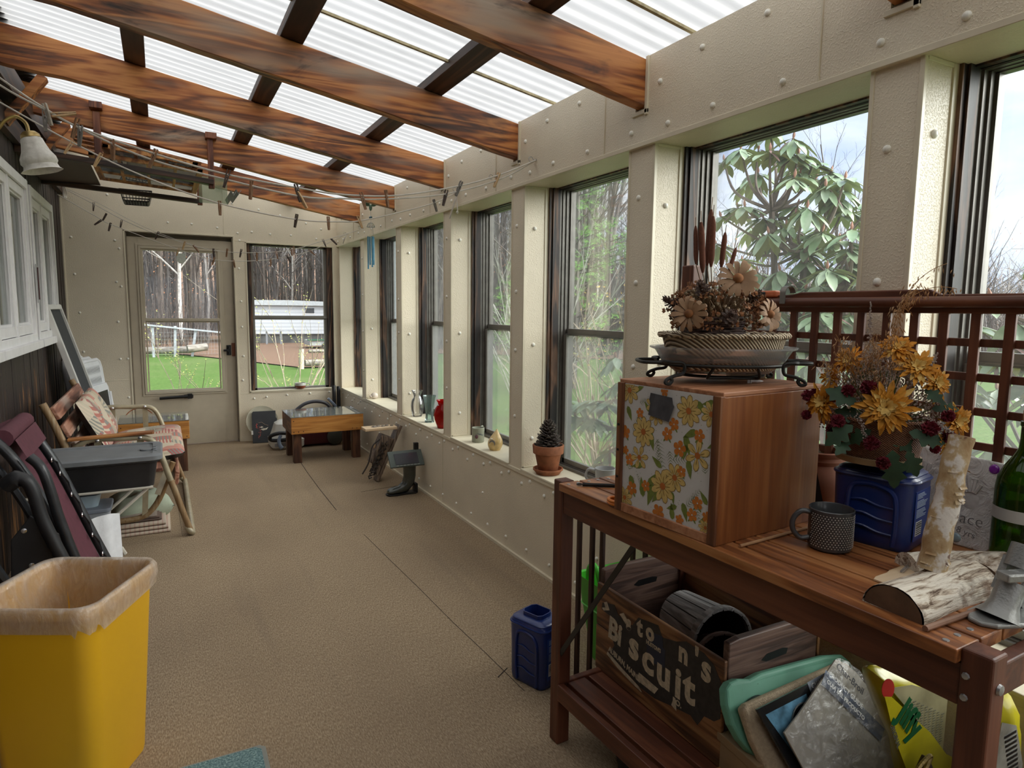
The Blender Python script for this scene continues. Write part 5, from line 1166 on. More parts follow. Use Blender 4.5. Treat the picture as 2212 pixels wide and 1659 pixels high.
# terracotta pot with pine cone
M_TERRA = plain('weathered_terracotta', (.30, .105, .045), .75, var=.35, vs_=22, bump=.2, bs=80)
cx, cy_ = 1.738, 2.83
b = MB(); b.lathe([(0, .004), (.058, .004), (.060, .0), (.072, .018), (.078, .022), (.078, .030), (.072, .030), (.062, .014), (0, .010)], 34, T(cx, cy_, ZS)); tag(single(b.build('pot_saucer', M_TERRA, smooth=True)), 'round terracotta saucer under the pine cone pot', 'saucer')
t = wthing('terracotta_pot', 'small terracotta pot on its saucer on the sill, holding a pine cone', 'pot', (cx, cy_, ZS+.011))
b = MB(); b.lathe([(0, .012), (.048, .012), (.050, .014), (.068, .105), (.070, .108), (.079, .110), (.082, .150), (.080, .153), (.074, .153), (.070, .14), (.058, .09), (0, .085)], 34, T(cx, cy_, ZS)); b.build('pot_body', M_TERRA, t, smooth=True)
b = MB(); b.lathe([(0, .137), (.04, .139), (.072, .135)], 20, T(cx, cy_, ZS)); b.build('soil', plain('grey_dry_soil', (.22, .19, .16), .9, var=.4, vs_=90, bump=.8), t); endw()
M_CONE = plain('grey_brown_cone_scale', (.085, .065, .055), .6, var=.4, vs_=60)
def cone(b, base, H_, r, n=95, seed=1, M_=None):
    rr = random.Random(seed); M_ = M_ or Matrix()
    b.tube([M_ @ Vector((base[0], base[1], base[2])), M_ @ Vector((base[0], base[1], base[2]+H_))], r*.3, 6)
    for i in range(n):
        f = i/n; a = i*2.399963; z = H_*(f*.97+.01); L = r*(1-.62*f)*rr.uniform(.85, 1.1); el = .15+1.15*f*f+.1*rr.uniform(-1, 1)
        o = Vector((cos(a), sin(a), 0)); s_ = Vector((-sin(a), cos(a), 0)); up = Vector((0, 0, 1)); d = (o*cos(el)+up*sin(el)); w_ = L*.26
        p = Vector(base)+up*z+o*r*.12; q0 = p+d*L*.55; q1 = p+d*L+up*L*.08
        th = d.cross(s_).normalized()*L*.06
        pts = [p+s_*w_*.3, q0+s_*w_, q1+s_*w_*.55, q1-s_*w_*.55, q0-s_*w_, p-s_*w_*.3]
        b.add([M_ @ x for x in pts]+[M_ @ (x-th) for x in pts], [(0, 1, 4, 5), (1, 2, 3, 4), (11, 10, 7, 6), (10, 9, 8, 7), (0, 6, 7, 1), (1, 7, 8, 2), (2, 8, 9, 3), (3, 9, 10, 4), (4, 10, 11, 5), (5, 11, 6, 0)])
b = MB(); cone(b, (cx, cy_, ZS+.14), .125, .066, 120, 4)
tag(single(b.build('pine_cone', M_CONE)), 'large grey brown pine cone standing in the terracotta pot', 'pine cone')
t = wthing('grey_mug', 'pale grey mug on the sill behind the potting bench', 'mug', (1.80, 2.42, ZS))
b = MB(); b.lathe([(0, .004), (.034, .004), (.036, 0), (.043, .04), (.047, .105), (.048, .112), (.0455, .113), (.044, .105), (.040, .02), (0, .010)], 28, T(1.80, 2.42, ZS)); b.tube(catmull([(1.762, 2.445, ZS+.10), (1.735, 2.463, ZS+.105), (1.725, 2.47, ZS+.07), (1.745, 2.455, ZS+.045), (1.764, 2.443, ZS+.045)], 5), .006, 8); b.build('mug_body', plain('pale_grey_stoneware', (.42, .42, .42), .35, var=.06), t, smooth=True); endw()
# rustic bird house leaning on the wall
M_OLDW = wood('old_grey_barn_wood', (.06, .04, .03), (.17, .12, .085), (.30, .23, .17), 2, 2.0, bump=.6); M_NEWW = wood('fresh_pine_roof', (.42, .27, .15), (.60, .43, .26), (.68, .52, .35), 0, 1.5)
t = wthing('bird_house', 'rustic bark covered bird house leaning against the window wall', 'bird house', (1.48, 4.93, 0))
Mb = T(1.44, 4.93, 0) @ RY(radians(24.5))
b = MB(); b.box(-.011, .011, -.055, .055, 0.004, .475, Mb); b.build('back_board', M_OLDW, t, bev=.003)
b = MB(); b.box(-.115, -.012, -.052, .052, .12, .36, Mb); b.build('box', wood('bark_slab', (.05, .032, .022), (.14, .095, .07), (.26, .19, .13), 2, 3, bump=1.0), t, bev=.01)
b = MB(); b.box(1.345, 1.60, 4.865, 4.985, .408, .430); b.build('roof_board', M_NEWW, t, bev=.003)
b = MB(); rr = random.Random(2)
for i in range(5): b.lathe([(0, .012), (.01, .01), (.026-.003*i, .0)], 7, T(1.43+.035*i, 4.915+.015*(i % 2), .430) @ SC(1, .7, 1), lambda a: 1+.2*sin(3*a))
b.build('lichen_crust', plain('grey_lichen', (.22, .19, .16), .9, var=.3), t)
b = MB(); rr = random.Random(6)
for s_, z0 in ((-1, .10), (1, .16), (-1, .22)):
    for i in range(7): p = Mb @ Vector((-.06-.03*(i % 2), s_*.056, z0-.02*i+.10)); b.tube([p, p+V(-.02+.02*rr.random(), s_*.012, -.012), p+V(-.03*rr.random(), s_*.004, -.035), p+V(.01, 0, -.02)], .005, 5)
for i in range(7): p = Mb @ Vector((-.075, -.06, .17-.022*i)); b.tube([p, p+V(-.022, -.006, -.006), p+V(-.018, -.004, -.028), p+V(.004, 0, -.02)], .0055, 5)
b.tube(catmull([Mb @ Vector((-.10, -.03, .33)), Mb @ Vector((-.15, -.045, .25)), Mb @ Vector((-.13, -.05, .12)), Mb @ Vector((-.14, -.05, .02))], 6), .006, 6)
b.build('twisted_vine', plain('dark_vine', (.035, .025, .02), .6), t, smooth=True)
b = MB(); b.ball(Mb @ Vector((-.118, -.0, .25)), (.012, .016, .022), 8, 6); b.build('perch_knob', M_NEWW, t, smooth=True)
b = MB(); b.prism([(-.02, .05), (-.055, .05), (-.045, .13), (-.02, .12)], -.054, .054, Mb @ Mf); b.build('lower_block', M_OLDW, t); endw()
# boot shaped solar bird house
t = wthing('boot_planter', 'dark boot shaped ornament with tilted solar panel roof and chimney', 'ornament', (1.53, 4.48, 0))
M_BOOT = plain('dark_green_grey_enamel', (.055, .06, .052), .28, .2, var=.2, vs_=20, coat=.4)
b = MB(); cs = []
for (x, z, rx, rz_) in ((1.405, .030, .02, .022), (1.42, .032, .034, .030), (1.46, .034, .040, .034), (1.50, .040, .042, .042), (1.545, .055, .042, .055)): pass
def ring_(c, n_, u_, ru, rv, k=16): n_ = Vector(n_).normalized(); u_ = Vector(u_); w_ = n_.cross(u_); return [Vector(c)+u_*ru*cos(2*pi*i/k)+w_*rv*sin(2*pi*i/k) for i in range(k)]
secs = [ring_((1.392, 4.48, .026), (1, 0, 0), (0, 1, 0), .010, .010), ring_((1.400, 4.48, .027), (1, 0, 0), (0, 1, 0), .030, .020), ring_((1.43, 4.48, .031), (1, 0, 0), (0, 1, 0), .040, .027), ring_((1.48, 4.48, .036), (1, 0, .1), (0, 1, 0), .036, .030), ring_((1.525, 4.48, .052), (1, 0, .6), (0, 1, 0), .036, .042), ring_((1.552, 4.48, .085), (.4, 0, 1), (0, 1, 0), .037, .046), ring_((1.562, 4.48, .13), (0, 0, 1), (0, 1, 0), .038, .046), ring_((1.562, 4.48, .27), (0, 0, 1), (0, 1, 0), .040, .050)]
loft(b, secs, True, True); b.build('boot_body', M_BOOT, t, smooth=True)
b = MB(); b.prism([(1.385, 4.465), (1.40, 4.445), (1.45, 4.437), (1.52, 4.445), (1.60, 4.44), (1.612, 4.46), (1.612, 4.50), (1.60, 4.52), (1.52, 4.515), (1.45, 4.523), (1.40, 4.515), (1.385, 4.495)], 0, .014); b.build('sole', MB_BLK, t, bev=.004)
b = MB(); b.box(1.592, 1.618, 4.45, 4.51, 0, .075); b.build('heel_counter', MB_BLK, t, bev=.008)
Mr = T(1.52, 4.455, .285) @ RX(radians(50))
b = MB(); b.box(-.125, .13, -.085, .045, -.008, .008, Mr); b.box(-.10, .10, -.0, .07, -.008, .008, T(1.52, 4.49, .305) @ RX(radians(-45))); b.build('roof', plain('green_grey_roof', (.075, .095, .085), .5), t, bev=.003)
b = MB(); b.box(-.085, .09, -.068, .020, .0085, .0115, Mr); b.build('solar_cell', plain('blue_black_solar_cell', (.035, .038, .055), .25, coat=1.0), t)
b = MB()
for i in range(7): b.box(-.082+.026*i, -.062+.026*i, -.080, -.073, .0088, .011, Mr)
b.build('roof_tile_marks', plain('pale_tile_mark', (.25, .27, .26), .5), t)
b = MB(); b.box(1.60, 1.632, 4.475, 4.505, .30, .372); b.build('chimney', MB_BLK, t, bev=.003); endw()
# ================================================================ POTTING BENCH
M_RED = wood('red_brown_stain', (.055, .014, .006), (.115, .032, .013), (.19, .065, .028), 1, 1.3, bands=.35, rough=.5, bump=.15)
M_REDZ = wood('red_brown_stain_upright', (.05, .013, .006), (.105, .030, .013), (.17, .055, .025), 2, 1.3, bands=.3, rough=.5, bump=.15)
M_TOPW = wood('varnished_bench_slat', (.10, .030, .010), (.30, .105, .032), (.44, .20, .075), 1, 1.5, char=.12, charcol=(.05, .015, .007), rough=.38, bands=.45)
bench = thing('potting_bench', 'red brown slatted potting bench with a lattice back by the windows', 'bench', (1.05, 1.0, 0), radians(1.6))
def pb(name, boxes, mat, bev=.003, par=None):
    b = MB()
    for q in boxes: b.box(*q)
    return b.build(name, mat, par or bench, bev=bev)
BX0, BX1, BY0, BY1, BZ = .0, .545, -.50, .64, .84
for x in (.0, .495):
    for y in (-.535, .60):
        if x > .1: pb('leg', [(x, x+.045, y, y+.05, 0, 1.50 if y > 0 else 1.30)], M_REDZ, .004)
        else: pb('leg', [(x, x+.045, y, y+.045, 0, .842)], M_REDZ, .004)
pb('front_apron', [(.004, .026, BY0+.01, BY1-.04, .745, .815)], M_RED); pb('rear_apron', [(.52, .542, BY0+.01, BY1-.04, .76, .815)], M_RED)
pb('side_apron', [(.045, .5, -.525, -.50, .76, .815)], M_RED); pb('side_apron', [(.045, .5, .60, .625, .76, .815)], M_RED)
for i in range(7): pb('top_slat', [(-.012+i*.0735, -.012+i*.0735+.0685, -.49, .60, .817, .84)], M_TOPW, .0025)
for i in range(6): pb('shelf_slat', [(.035+i*.08, .035+i*.08+.066, -.50, .60, .178, .198)], M_RED, .0025)
pb('shelf_front_rail', [(-.004, .018, -.49, .60, .150, .203)], M_RED); pb('shelf_side_rail', [(.018, .5, .60, .622, .150, .203)], M_RED); pb('shelf_rear_rail', [(.52, .54, -.49, .60, .15, .203)], M_RED)
# metal screws in the slats and legs
b = MB()
for i in range(7):
    for y in (-.465, .575):
        b.lathe([(.0055, .0), (.005, .0012), (0, .0014)], 8, T(-.012+i*.0735+.018, y, .8400)); b.lathe([(.0055, .0), (.005, .0012), (0, .0014)], 8, T(-.012+i*.0735+.052, y, .8400))
b.lathe([(.009, 0), (.008, .004), (0, .005)], 12, T(.022, -.5355, .79) @ RX(pi/2)); b.lathe([(.006, 0), (.005, .003), (0, .004)], 8, T(-.0005, -.50, .80) @ RY(-pi/2)); b.lathe([(.006, 0), (.005, .003), (0, .004)], 8, T(-.0005, -.50, .765) @ RY(-pi/2))
b.build('screw_heads', M_STEEL, bench, smooth=True)
b = MB(); b.bar((.006, .60, .30), (.006, .26, .775), .016, .003, (1, 0, 0)); b.build('diagonal_strap', MB_BLK, bench)
# lattice back (in bench coordinates x about .545)
LX = .535
pb('back_rail', [(LX-.010, LX+.010, -.52, .62, 1.352, 1.368)], M_RED)
b = MB(); b.tube([(LX-.022, -.56, 1.378), (LX-.022, .42, 1.378)], .013, 12); b.box(LX-.02, LX+.01, -.56, .42, 1.366, 1.390); b.build('rounded_shelf_lip', M_RED, bench, smooth=True)
b = MB(); b.prism([(-.53, 1.385), (-.53, 1.396), (-.145, 1.396), (-.12, 1.408), (.22, 1.407), (.25, 1.401), (.42, 1.397), (.42, 1.385)], LX-.006, LX+.010, Matrix(((0, 0, 1, 0), (1, 0, 0, 0), (0, 1, 0, 0), (0, 0, 0, 1)))); b.build('crest_rail', M_RED, bench, bev=.003)
b = MB(); y = -.51
ys = []
while y < .60: ys.append(y); y += .0662
for y in [q+.022 for q in ys]: b.box(LX-.008, LX+.002, y-.010, y+.010, .88, 1.354)
for k in range(6): z = 1.288-.0765*k; b.box(LX+.002, LX+.010, -.52, .62, z-.009, z+.009)
b.build('lattice', M_REDZ, bench, bev=.0015)
pb('back_lower_rail', [(LX-.010, LX+.010, -.52, .62, .868, .885)], M_RED)
# things on the rail
t = wthing('hand_tool', 'orange and black handled trowel lying on the bench back rail', 'tool', (1.56, 1.46, 1.395))
b = MB(); b.box(-.05, .05, -.012, .012, -.010, .010, T(1.575, 1.36, 1.403) @ RZ(pi/2-.1)); b.build('orange_grip', plain('orange_rubber', (.62, .16, .06), .5), t, bev=.006, seg=3)
b = MB(); b.box(-.018, .018, -.0125, .0125, -.006, .006, T(1.572, 1.365, 1.404) @ RZ(pi/2-.1)); b.box(-.012, .012, -.011, .011, -.011, .011, T(1.569, 1.435, 1.403) @ RZ(pi/2-.1)); b.build('black_inset', M_BLKP, t, bev=.003)
b = MB(); b.box(-.09, .09, -.016, .016, -.001, .001, T(1.565, 1.53, 1.402) @ RZ(pi/2-.1)); b.build('blade', M_STEEL, t); endw()
b = MB(); b.grid(lambda u, v: (1.563+.022*cos(pi*min(1, u*1.4))*(1 if u < .72 else 1), 1.262+v*.018, 1.405+.020*sin(pi*min(1, u*1.4))-(.03*(u-.714)/.286 if u > .714 else 0)), 14, 1)
tag(single(b.build('metal_hook', plain('pewter_grey_metal', (.25, .23, .21), .4, .6), smooth=True, solid=.002)), 'flat grey metal hook clipped over the lattice back rail', 'hook')
# ---------------------------------------------------------------- papered cabinet
M_BOXW = wood('orange_stained_pine', (.16, .045, .012), (.25, .082, .022), (.34, .13, .038), 2, 1.1, char=.10, charcol=(.05, .013, .006), rough=.45, bands=.25)
M_BOXT = wood('worn_pine_top', (.20, .07, .03), (.40, .17, .08), (.50, .26, .15), 0, 1.5, bands=.3); M_BOXE = wood('dark_cabinet_edge', (.06, .018, .008), (.16, .055, .02), (.27, .11, .04), 2, 1.5)
box = thing('wooden_cabinet', 'orange stained wooden box cabinet with flower papered door on the bench', 'cabinet', (1.045, 1.0, .84), radians(4.5))
BW, BD, BH = .365, .325, .335
def cb(name, q, mat, bev=.002): b = MB(); b.box(*q); return b.build(name, mat, box, bev=bev)
cb('side_panel', (0, BW, 0, .018, 0, BH-.006), M_BOXW); cb('side_panel', (0, BW, BD-.018, BD, 0, BH-.006), M_BOXW)
cb('top_panel', (0.004, BW, .0, BD, BH-.006, BH+.004), M_BOXT); cb('bottom_panel', (.004, BW, .018, BD-.018, 0, .014), M_BOXE); cb('back_panel', (BW-.014, BW, .018, BD-.018, .014, BH-.01), M_BOXE)
cb('front_edge', (-.004, .012, 0, .022, 0, BH-.004), M_BOXE); cb('front_edge', (-.004, .012, BD-.022, BD, 0, BH-.004), M_BOXE); cb('front_sill', (-.002, .012, .022, BD-.022, 0, .022), M_BOXT)
# papered door: print modelled as thin coloured shapes on one sheet
PAP = [plain('white_flower_paper', (.62, .60, .58), .6, var=.03), plain('yellow_petal', (.62, .44, .15), .6, var=.15, vs_=60), plain('orange_bloom', (.55, .17, .02), .6, var=.1), plain('olive_leaf', (.16, .20, .035), .6, var=.2, vs_=60), plain('petal_outline', (.28, .17, .04), .6), plain('thin_fern_ink', (.20, .24, .13), .6), plain('deep_orange_core', (.42, .12, .02), .6)]
b = MB(); b.k = 0; b.box(.002, .010, .022, BD-.022, .022, BH-.006)
PX = .0016
def lay(poly, k, lv):
    b.k = k; b.add([(PX-.00012*lv, BD-.022-u, .022+v) for u, v in poly], [tuple(range(len(poly)))])
PWd, PHt = BD-.044, BH-.028
def clipu(u, v): return (min(max(u, .001), PWd-.001), min(max(v, .001), PHt-.001))
def petal(cx, cy_, a, L, w_, k, lv, r0=.1):
    ca, sa = cos(a), sin(a); P_ = [(r0*L, 0), (.35*L, w_*.62), (.65*L, w_), (.88*L, w_*.72), (L, 0), (.88*L, -w_*.72), (.65*L, -w_), (.35*L, -w_*.62)]
    lay([clipu(cx+x*ca-y*sa, cy_+x*sa+y*ca) for x, y in P_], k, lv)
rr = random.Random(12)
def daisy(u, v, L, n=8, rot=0, asp=1.0):
    for i in range(n):
        a = rot+i*2*pi/n; l_ = L*(1-.18*abs(sin(a)) if asp < 1 else 1)
        petal(u, v, a, l_*1.05, L*.245, 4, 1+i*.02); petal(u, v, a, l_, L*.205, 1, 2+i*.02); petal(u, v, a, l_*.62, L*.035, 4, 3)
    lay([clipu(u+L*.22*cos(i*pi/5), v+L*.22*sin(i*pi/5)) for i in range(10)], 6, 4)
def bloom(u, v, L, rot=0):
    for i in range(5): petal(u, v, rot+i*2*pi/5, L, L*.38, 2, 2+i*.02, 0)
    for s in (-1, 1): petal(u, v-L*.3, -pi/2+s*.7, L*1.1, L*.14, 3, 1)
    lay([(u+L*.14*cos(i*pi/3), v+L*.14*sin(i*pi/3)) for i in range(6)] if .01 < u < PWd-.01 and .01 < v < PHt-.01 else [(.01, .01), (.011, .01), (.011, .011)], 0, 4)
def leaf(u, v, a, L): petal(u, v, a, L, L*.20, 3, 1.5, 0)
def fern(u, v, a, L, n=9):
    b.k = 5; ca, sa = cos(a), sin(a)
    for i in range(n):
        f = (i+1)/n; bx, by = u+ca*L*f, v+sin(a)*L*f
        for s in (-1, 1):
            aa = a+s*.9; l2 = L*.28*(1.1-f*.7); ex, ey = bx+cos(aa)*l2, by+sin(aa)*l2; nx, ny = -sin(aa)*.0009, cos(aa)*.0009
            if 0.002 < min(ex, bx) and max(ex, bx) < PWd-.002 and 0.002 < min(ey, by) and max(ey, by) < PHt-.002: lay([(bx+nx, by+ny), (ex, ey), (bx-nx, by-ny)], 5, 1)
def pxuv(x, y):
    """print layout measured along the door: fractions of its width and height"""
    return (x*PWd, y*PHt)
for x, y, L, n, r_ in ((.06, .95, .034, 8, .2), (.75, .865, .036, 9, .1), (.98, .87, .030, 8, .5), (.25, .635, .037, 10, .3), (.37, .86, .028, 8, .4), (.86, .55, .036, 6, .4), (.21, .42, .030, 6, .2), (.50, .245, .040, 9, .1), (.63, .34, .034, 8, .5), (.04, .05, .028, 8, .4), (.97, .04, .02, 8, 0), (.40, .79, .026, 7, .1)): daisy(*pxuv(x, y), L, n, r_)
for x, y, L in ((.20, .78, .013), (.60, .745, .016), (.53, .66, .017), (.67, .57, .020), (.87, .70, .016), (.02, .60, .018), (.09, .38, .016), (.13, .15, .018), (.30, .205, .015), (.70, .40, .014), (.88, .20, .016), (.83, .10, .016), (.70, .02, .013), (.48, .98, .012), (.98, .12, .014), (.46, -.02, .02), (.03, .45, .012)): bloom(*pxuv(x, max(.03, y)), L, rr.random())
for x, y, a, L in ((.14, .93, .9, .04), (.25, .88, -.9, .03), (.10, .70, 2.0, .04), (.48, .76, 1.2, .045), (.70, .66, .5, .045), (.66, .97, -1.0, .03), (.88, .93, .2, .04), (.78, .53, 1.9, .05), (.72, .50, 1.4, .035), (.38, .50, 1.9, .05), (.36, .46, -.6, .04), (.12, .33, .3, .04), (.42, .33, -2.2, .045), (.16, .10, 1.9, .05), (.33, .05, 1.3, .06), (.38, .09, .9, .05), (.80, .36, 1.8, .045), (.90, .30, -.9, .035), (.93, .85, 2.3, .04), (.60, .14, -1.4, .04), (.63, .13, 1.8, .03), (.78, .03, 1.9, .045), (.90, .06, .6, .04), (.55, .08, .4, .035), (.24, .27, -1.4, .05), (.95, .62, .5, .03)): leaf(*pxuv(x, y), a, L)
for x, y, a, L in ((.18, .86, .3, .05), (.12, .60, 1.2, .06), (.40, .62, -1.2, .09), (.58, .47, .2, .07), (.56, .55, -1.4, .06), (.08, .28, 1.3, .06), (.30, .14, 2.2, .05), (.83, .26, -1.2, .06), (.76, .14, .9, .06), (.70, .78, 1.5, .04), (.95, .42, 1.8, .05), (.45, .40, 1.7, .06)): fern(*pxuv(x, y), a, L)
for i in range(110):
    u, v = rr.uniform(.006, PWd-.006), rr.uniform(.006, PHt-.006); s = .0011; lay([(u, v-s), (u+s, v), (u, v+s), (u-s, v)], 5, .5)
b.build('papered_door', PAP, box)
b = MB(); b.prism([(.088, .262), (.155, .254), (.158, .262), (.170, .292), (.166, .297), (.163, .312), (.094, .316), (.09, .30), (.094, .29)], 0, .0006, Matrix(((0, 0, 1, -.0016+.002), (-1, 0, 0, BD-.022), (0, 1, 0, .0), (0, 0, 0, 1))) @ T(0, 0, -.003))
b.build('duct_tape', plain('grey_duct_tape', (.085, .085, .095), .35, .2, var=.2, vs_=30, bump=.3, bs=60), box)
b = MB()
for z in (.22, .155, .085): b.box(-.0045, -.003, BD-.012, BD-.004, z, z+.006)
b.build('hinge_cut', MB_BLK, box)
# small wall anchor on the cabinet
b = MB(); Ma = T(1.255, 1.115, 1.184) @ RZ(radians(-25)) @ RY(pi/2)
b.lathe([(0, 0), (.0055, 0), (.0055, .002), (.003, .003), (.003, .014), (.004, .016), (.002, .03), (0, .034)], 8, Ma); b.box(-.006, .006, -.0015, .0015, -.006, .004, Ma); tag(single(b.build('wall_anchor', plain('white_nylon', (.8, .8, .8), .4), smooth=True)), 'tiny white plastic wall anchor lying on the cabinet top', 'wall anchor')
# ---------------------------------------------------------------- iron stand, glass dish, straw basket
CXs, CYs, ZB = 1.212, 1.165, 1.1792
M_IRON = plain('black_wrought_iron', (.02, .018, .016), .45, .5, var=.3)
t = wthing('iron_stand', 'black wrought iron dish stand with curled feet on the cabinet', 'stand', (CXs, CYs, ZB))
ang0 = radians(-28)
def RP(x, y, z): return Vector((CXs+x*cos(ang0)-y*sin(ang0), CYs+x*sin(ang0)+y*cos(ang0), ZB+z))
b = MB(); b.tube([RP(.158*cos(a), .105*sin(a), .045) for a in [i*2*pi/32 for i in range(32)]], .0042, 8, closed=True); b.tube([RP(.10*cos(a), .065*sin(a), .018) for a in [i*2*pi/28 for i in range(28)]], .0036, 8, closed=True); b.build('ring', M_IRON, t, smooth=True)
for sx, sy in ((-1, -1), (1, -1), (1, 1), (-1, 1)):
    b = MB(); x0, y0 = sx*.118, sy*.072
    b.tube(catmull([RP(sx*.15, sy*.035, .052), RP(sx*.158, sy*.06, .053), RP(sx*.145, sy*.085, .053), RP(x0, y0+sy*.012, .05), RP(x0, y0+sy*.014, .028), RP(x0+sx*.022, y0+sy*.02, .022), RP(x0+sx*.040, y0+sy*.025, .014), RP(x0+sx*.044, y0+sy*.027, .006), RP(x0+sx*.034, y0+sy*.025, .004), RP(x0+sx*.028, y0+sy*.023, .012), RP(x0+sx*.033, y0+sy*.024, .018)], 5), .0042, 8); b.build('leg', M_IRON, t, smooth=True)
for s in (-1, 1):
    b = MB(); b.tube(catmull([RP(s*.145, -.055, .05), RP(s*.19, -.05, .05), RP(s*.205, -.03, .05), RP(s*.205, .03, .05), RP(s*.19, .05, .05), RP(s*.145, .055, .05)], 5), .0042, 8); b.build('handle', M_IRON, t, smooth=True)
    b = MB(); b.tube(catmull([RP(s*.05, -.10, .044), RP(s*.06, -.085, .02), RP(s*.05, -.07, .016), RP(.0, -.065, .016)], 5), .0036, 8); b.build('brace', M_IRON, t, smooth=True)
endw()
def oval(a_, b_, z, k=40): return [RP(a_*cos(2*pi*i/k), b_*sin(2*pi*i/k), z) for i in range(k)]
b = MB(); loft(b, [oval(.115, .072, .024), oval(.148, .094, .05), oval(.165, .112, .078), oval(.178, .124, .083), oval(.178, .124, .087), oval(.165, .112, .086), oval(.145, .09, .052), oval(.112, .069, .029)], True, True)
tag(single(b.build('glass_dish', glass_mat('pressed_clear_glass', (1, 1, 1), .12, .16), smooth=True)), 'oval clear glass baking dish resting in the black iron stand', 'dish')
tt = NT('woven_straw'); sx_ = tt.n('ShaderNodeSeparateXYZ', {0: tt.coord((1, 1, 1))}); ad = tt.n('ShaderNodeMath', {0: sx_.outputs[0], 1: sx_.outputs[2]}, operation='ADD').outputs[0]
s1 = tt.n('ShaderNodeMath', {0: tt.n('ShaderNodeMath', {0: ad, 1: 760.0}, operation='MULTIPLY').outputs[0]}, operation='SINE').outputs[0]; n1 = tt.noise(tt.coord(), 60, 3)
sm = tt.n('ShaderNodeMath', {0: s1, 1: n1}, operation='ADD').outputs[0]
M_STRAW = tt.fin(tt.ramp(sm, [(.0, (.13, .085, .05)), (.45, (.46, .36, .23)), (.9, (.66, .54, .38))]), .75, 0, tt.bump(sm, .6, .003))
b = MB(); loft(b, [oval(.122, .080, .032), oval(.128, .086, .034), oval(.150, .106, .115), oval(.146, .102, .116), oval(.12, .078, .04)], True, True)
n_ = 90; b.tube([RP((.153+.002*sin(i*1.9))*cos(2*pi*i/n_), (.109+.002*sin(i*1.9))*sin(2*pi*i/n_), .115+.0018*sin(i*2.3)) for i in range(n_)], .0065, 6, closed=True)
tag(single(b.build('straw_basket', M_STRAW, smooth=True, ang=60)), 'shallow oval woven straw basket standing in the glass dish', 'basket')
# light bulb carton behind the dish
t = wthing('bulb_carton', 'small kraft carton with printed numbers behind the iron stand', 'carton', (1.36, 1.21, ZB))
b = MB(); Mc = T(1.34, 1.205, ZB) @ RZ(radians(-28)); b.box(-.045, .045, -.02, .02, 0, .050, Mc); b.build('carton_body', plain('kraft_carton', (.36, .24, .13), .8, var=.06), t, bev=.002)
for s, x in (('40', -.04), ('100', .0)): clip_text('carton_print', s, .022, MB_BLK, t, T(1.34-1.36, 1.205-1.21, 0) @ RZ(radians(-28)) @ T(x, -.0208, .022) @ RX(pi/2), .0002, .0006)
endw()
# dried flower arrangement in a dark twig basket
M_TWG = plain('dark_twig', (.055, .025, .018), .7, var=.4, vs_=80); M_DRY = plain('brown_dried_flower', (.24, .095, .03), .8, var=.35, vs_=70); M_SHAV = plain('pale_wood_shaving_petal', (.30, .175, .095), .7, var=.2, vs_=30); M_CATT = plain('cattail_brown', (.13, .045, .025), .95, var=.15, vs_=200); M_CONE2 = plain('dark_cone_scale', (.09, .05, .035), .6, var=.4, vs_=60)
t = wthing('dried_bouquet', 'dried cattails, cones and wooden daisies in a dark twig basket', 'dried flowers', (1.185, 1.165, ZB+.04))
bx, by, bz = 1.180, 1.165, ZB+.04
rr = random.Random(8)
b = MB()
for k in range(22):
    z = bz+.115*k/21; r = .055+.022*sin(pi*min(1, k/21*.9))+(.006 if k > 18 else 0)
    b.tube([(bx+(r+.003*sin(i*2.1+k*pi))*cos(2*pi*i/28), by+(r+.003*sin(i*2.1+k*pi))*sin(2*pi*i/28)*.9, z+.002*rr.uniform(-1, 1)) for i in range(28)], .0032, 4, closed=True)
b.build('twig_basket', M_TWG, t)
tt = NT('gingham_ribbon'); ck = tt.n('ShaderNodeTexChecker', {'Vector': tt.coord((1, 1, 1)), 'Scale': 190.0, 'Color1': (.70, .69, .68, 1), 'Color2': (.20, .20, .22, 1)}); M_GING = tt.fin(ck.outputs[0], .8)
b = MB(); b.grid(lambda u, v: (bx+.083*cos(2*pi*u), by+.075*sin(2*pi*u), bz+.052+v*.022), 40, 1, cu=True)
kp = Vector((bx+.045, by-.075, bz+.062))
for s in (-1, 1): b.grid(lambda u, v: kp+V(s*.028*sin(pi*u)*(1), -.006-.010*sin(pi*u), (v-.5)*.02*sin(pi*u)+.012*sin(pi*u)), 8, 2); b.grid(lambda u, v: kp+V(s*.012*u+.008*v+.004*sin(9*u), -.008, -.055*u), 6, 1)
b.build('gingham_ribbon', M_GING, t, smooth=True, solid=.0006)
C0 = Vector((bx, by, bz+.115))
def dome(a, el, r=1.0): return C0+V(.118*r*cos(a)*cos(el), .085*r*sin(a)*cos(el), .088*r*sin(el))
b = MB(); sd = MB()
for i in range(650):
    a = rr.uniform(0, 6.28); el = rr.uniform(-.3, 1.35); p = dome(a, el, rr.uniform(.6, 1.0)); b.tube([C0+V(rr.uniform(-.04, .04), rr.uniform(-.03, .03), -.03), p], .0008, 3, cap=False)
    if i % 2: sd.ball(p, .0042, 6, 4)
b.build('dried_stem', plain('tan_dry_stem', (.22, .14, .08), .8), t); sd.build('seed_pod', plain('tan_seed_pod', (.26, .18, .10), .7, var=.4, vs_=90), t)
b = MB()
for i in range(170):
    a = rr.uniform(0, 6.28); el = rr.uniform(-.25, 1.15); p = dome(a, el, rr.uniform(.95, 1.12)) if i > 14 else dome(-.4+rr.uniform(-.15, .15), .25+rr.uniform(-.1, .25), 1.25)
    for k in range(9):
        d = Vector((rr.gauss(0, 1), rr.gauss(0, 1), rr.gauss(.3, 1))).normalized()*.0115; s = d.orthogonal().normalized()*.0036; b.add([p-s, p+d*.6+s*1.3, p+d, p+d*.6-s*1.3], [(0, 1, 2, 3)])
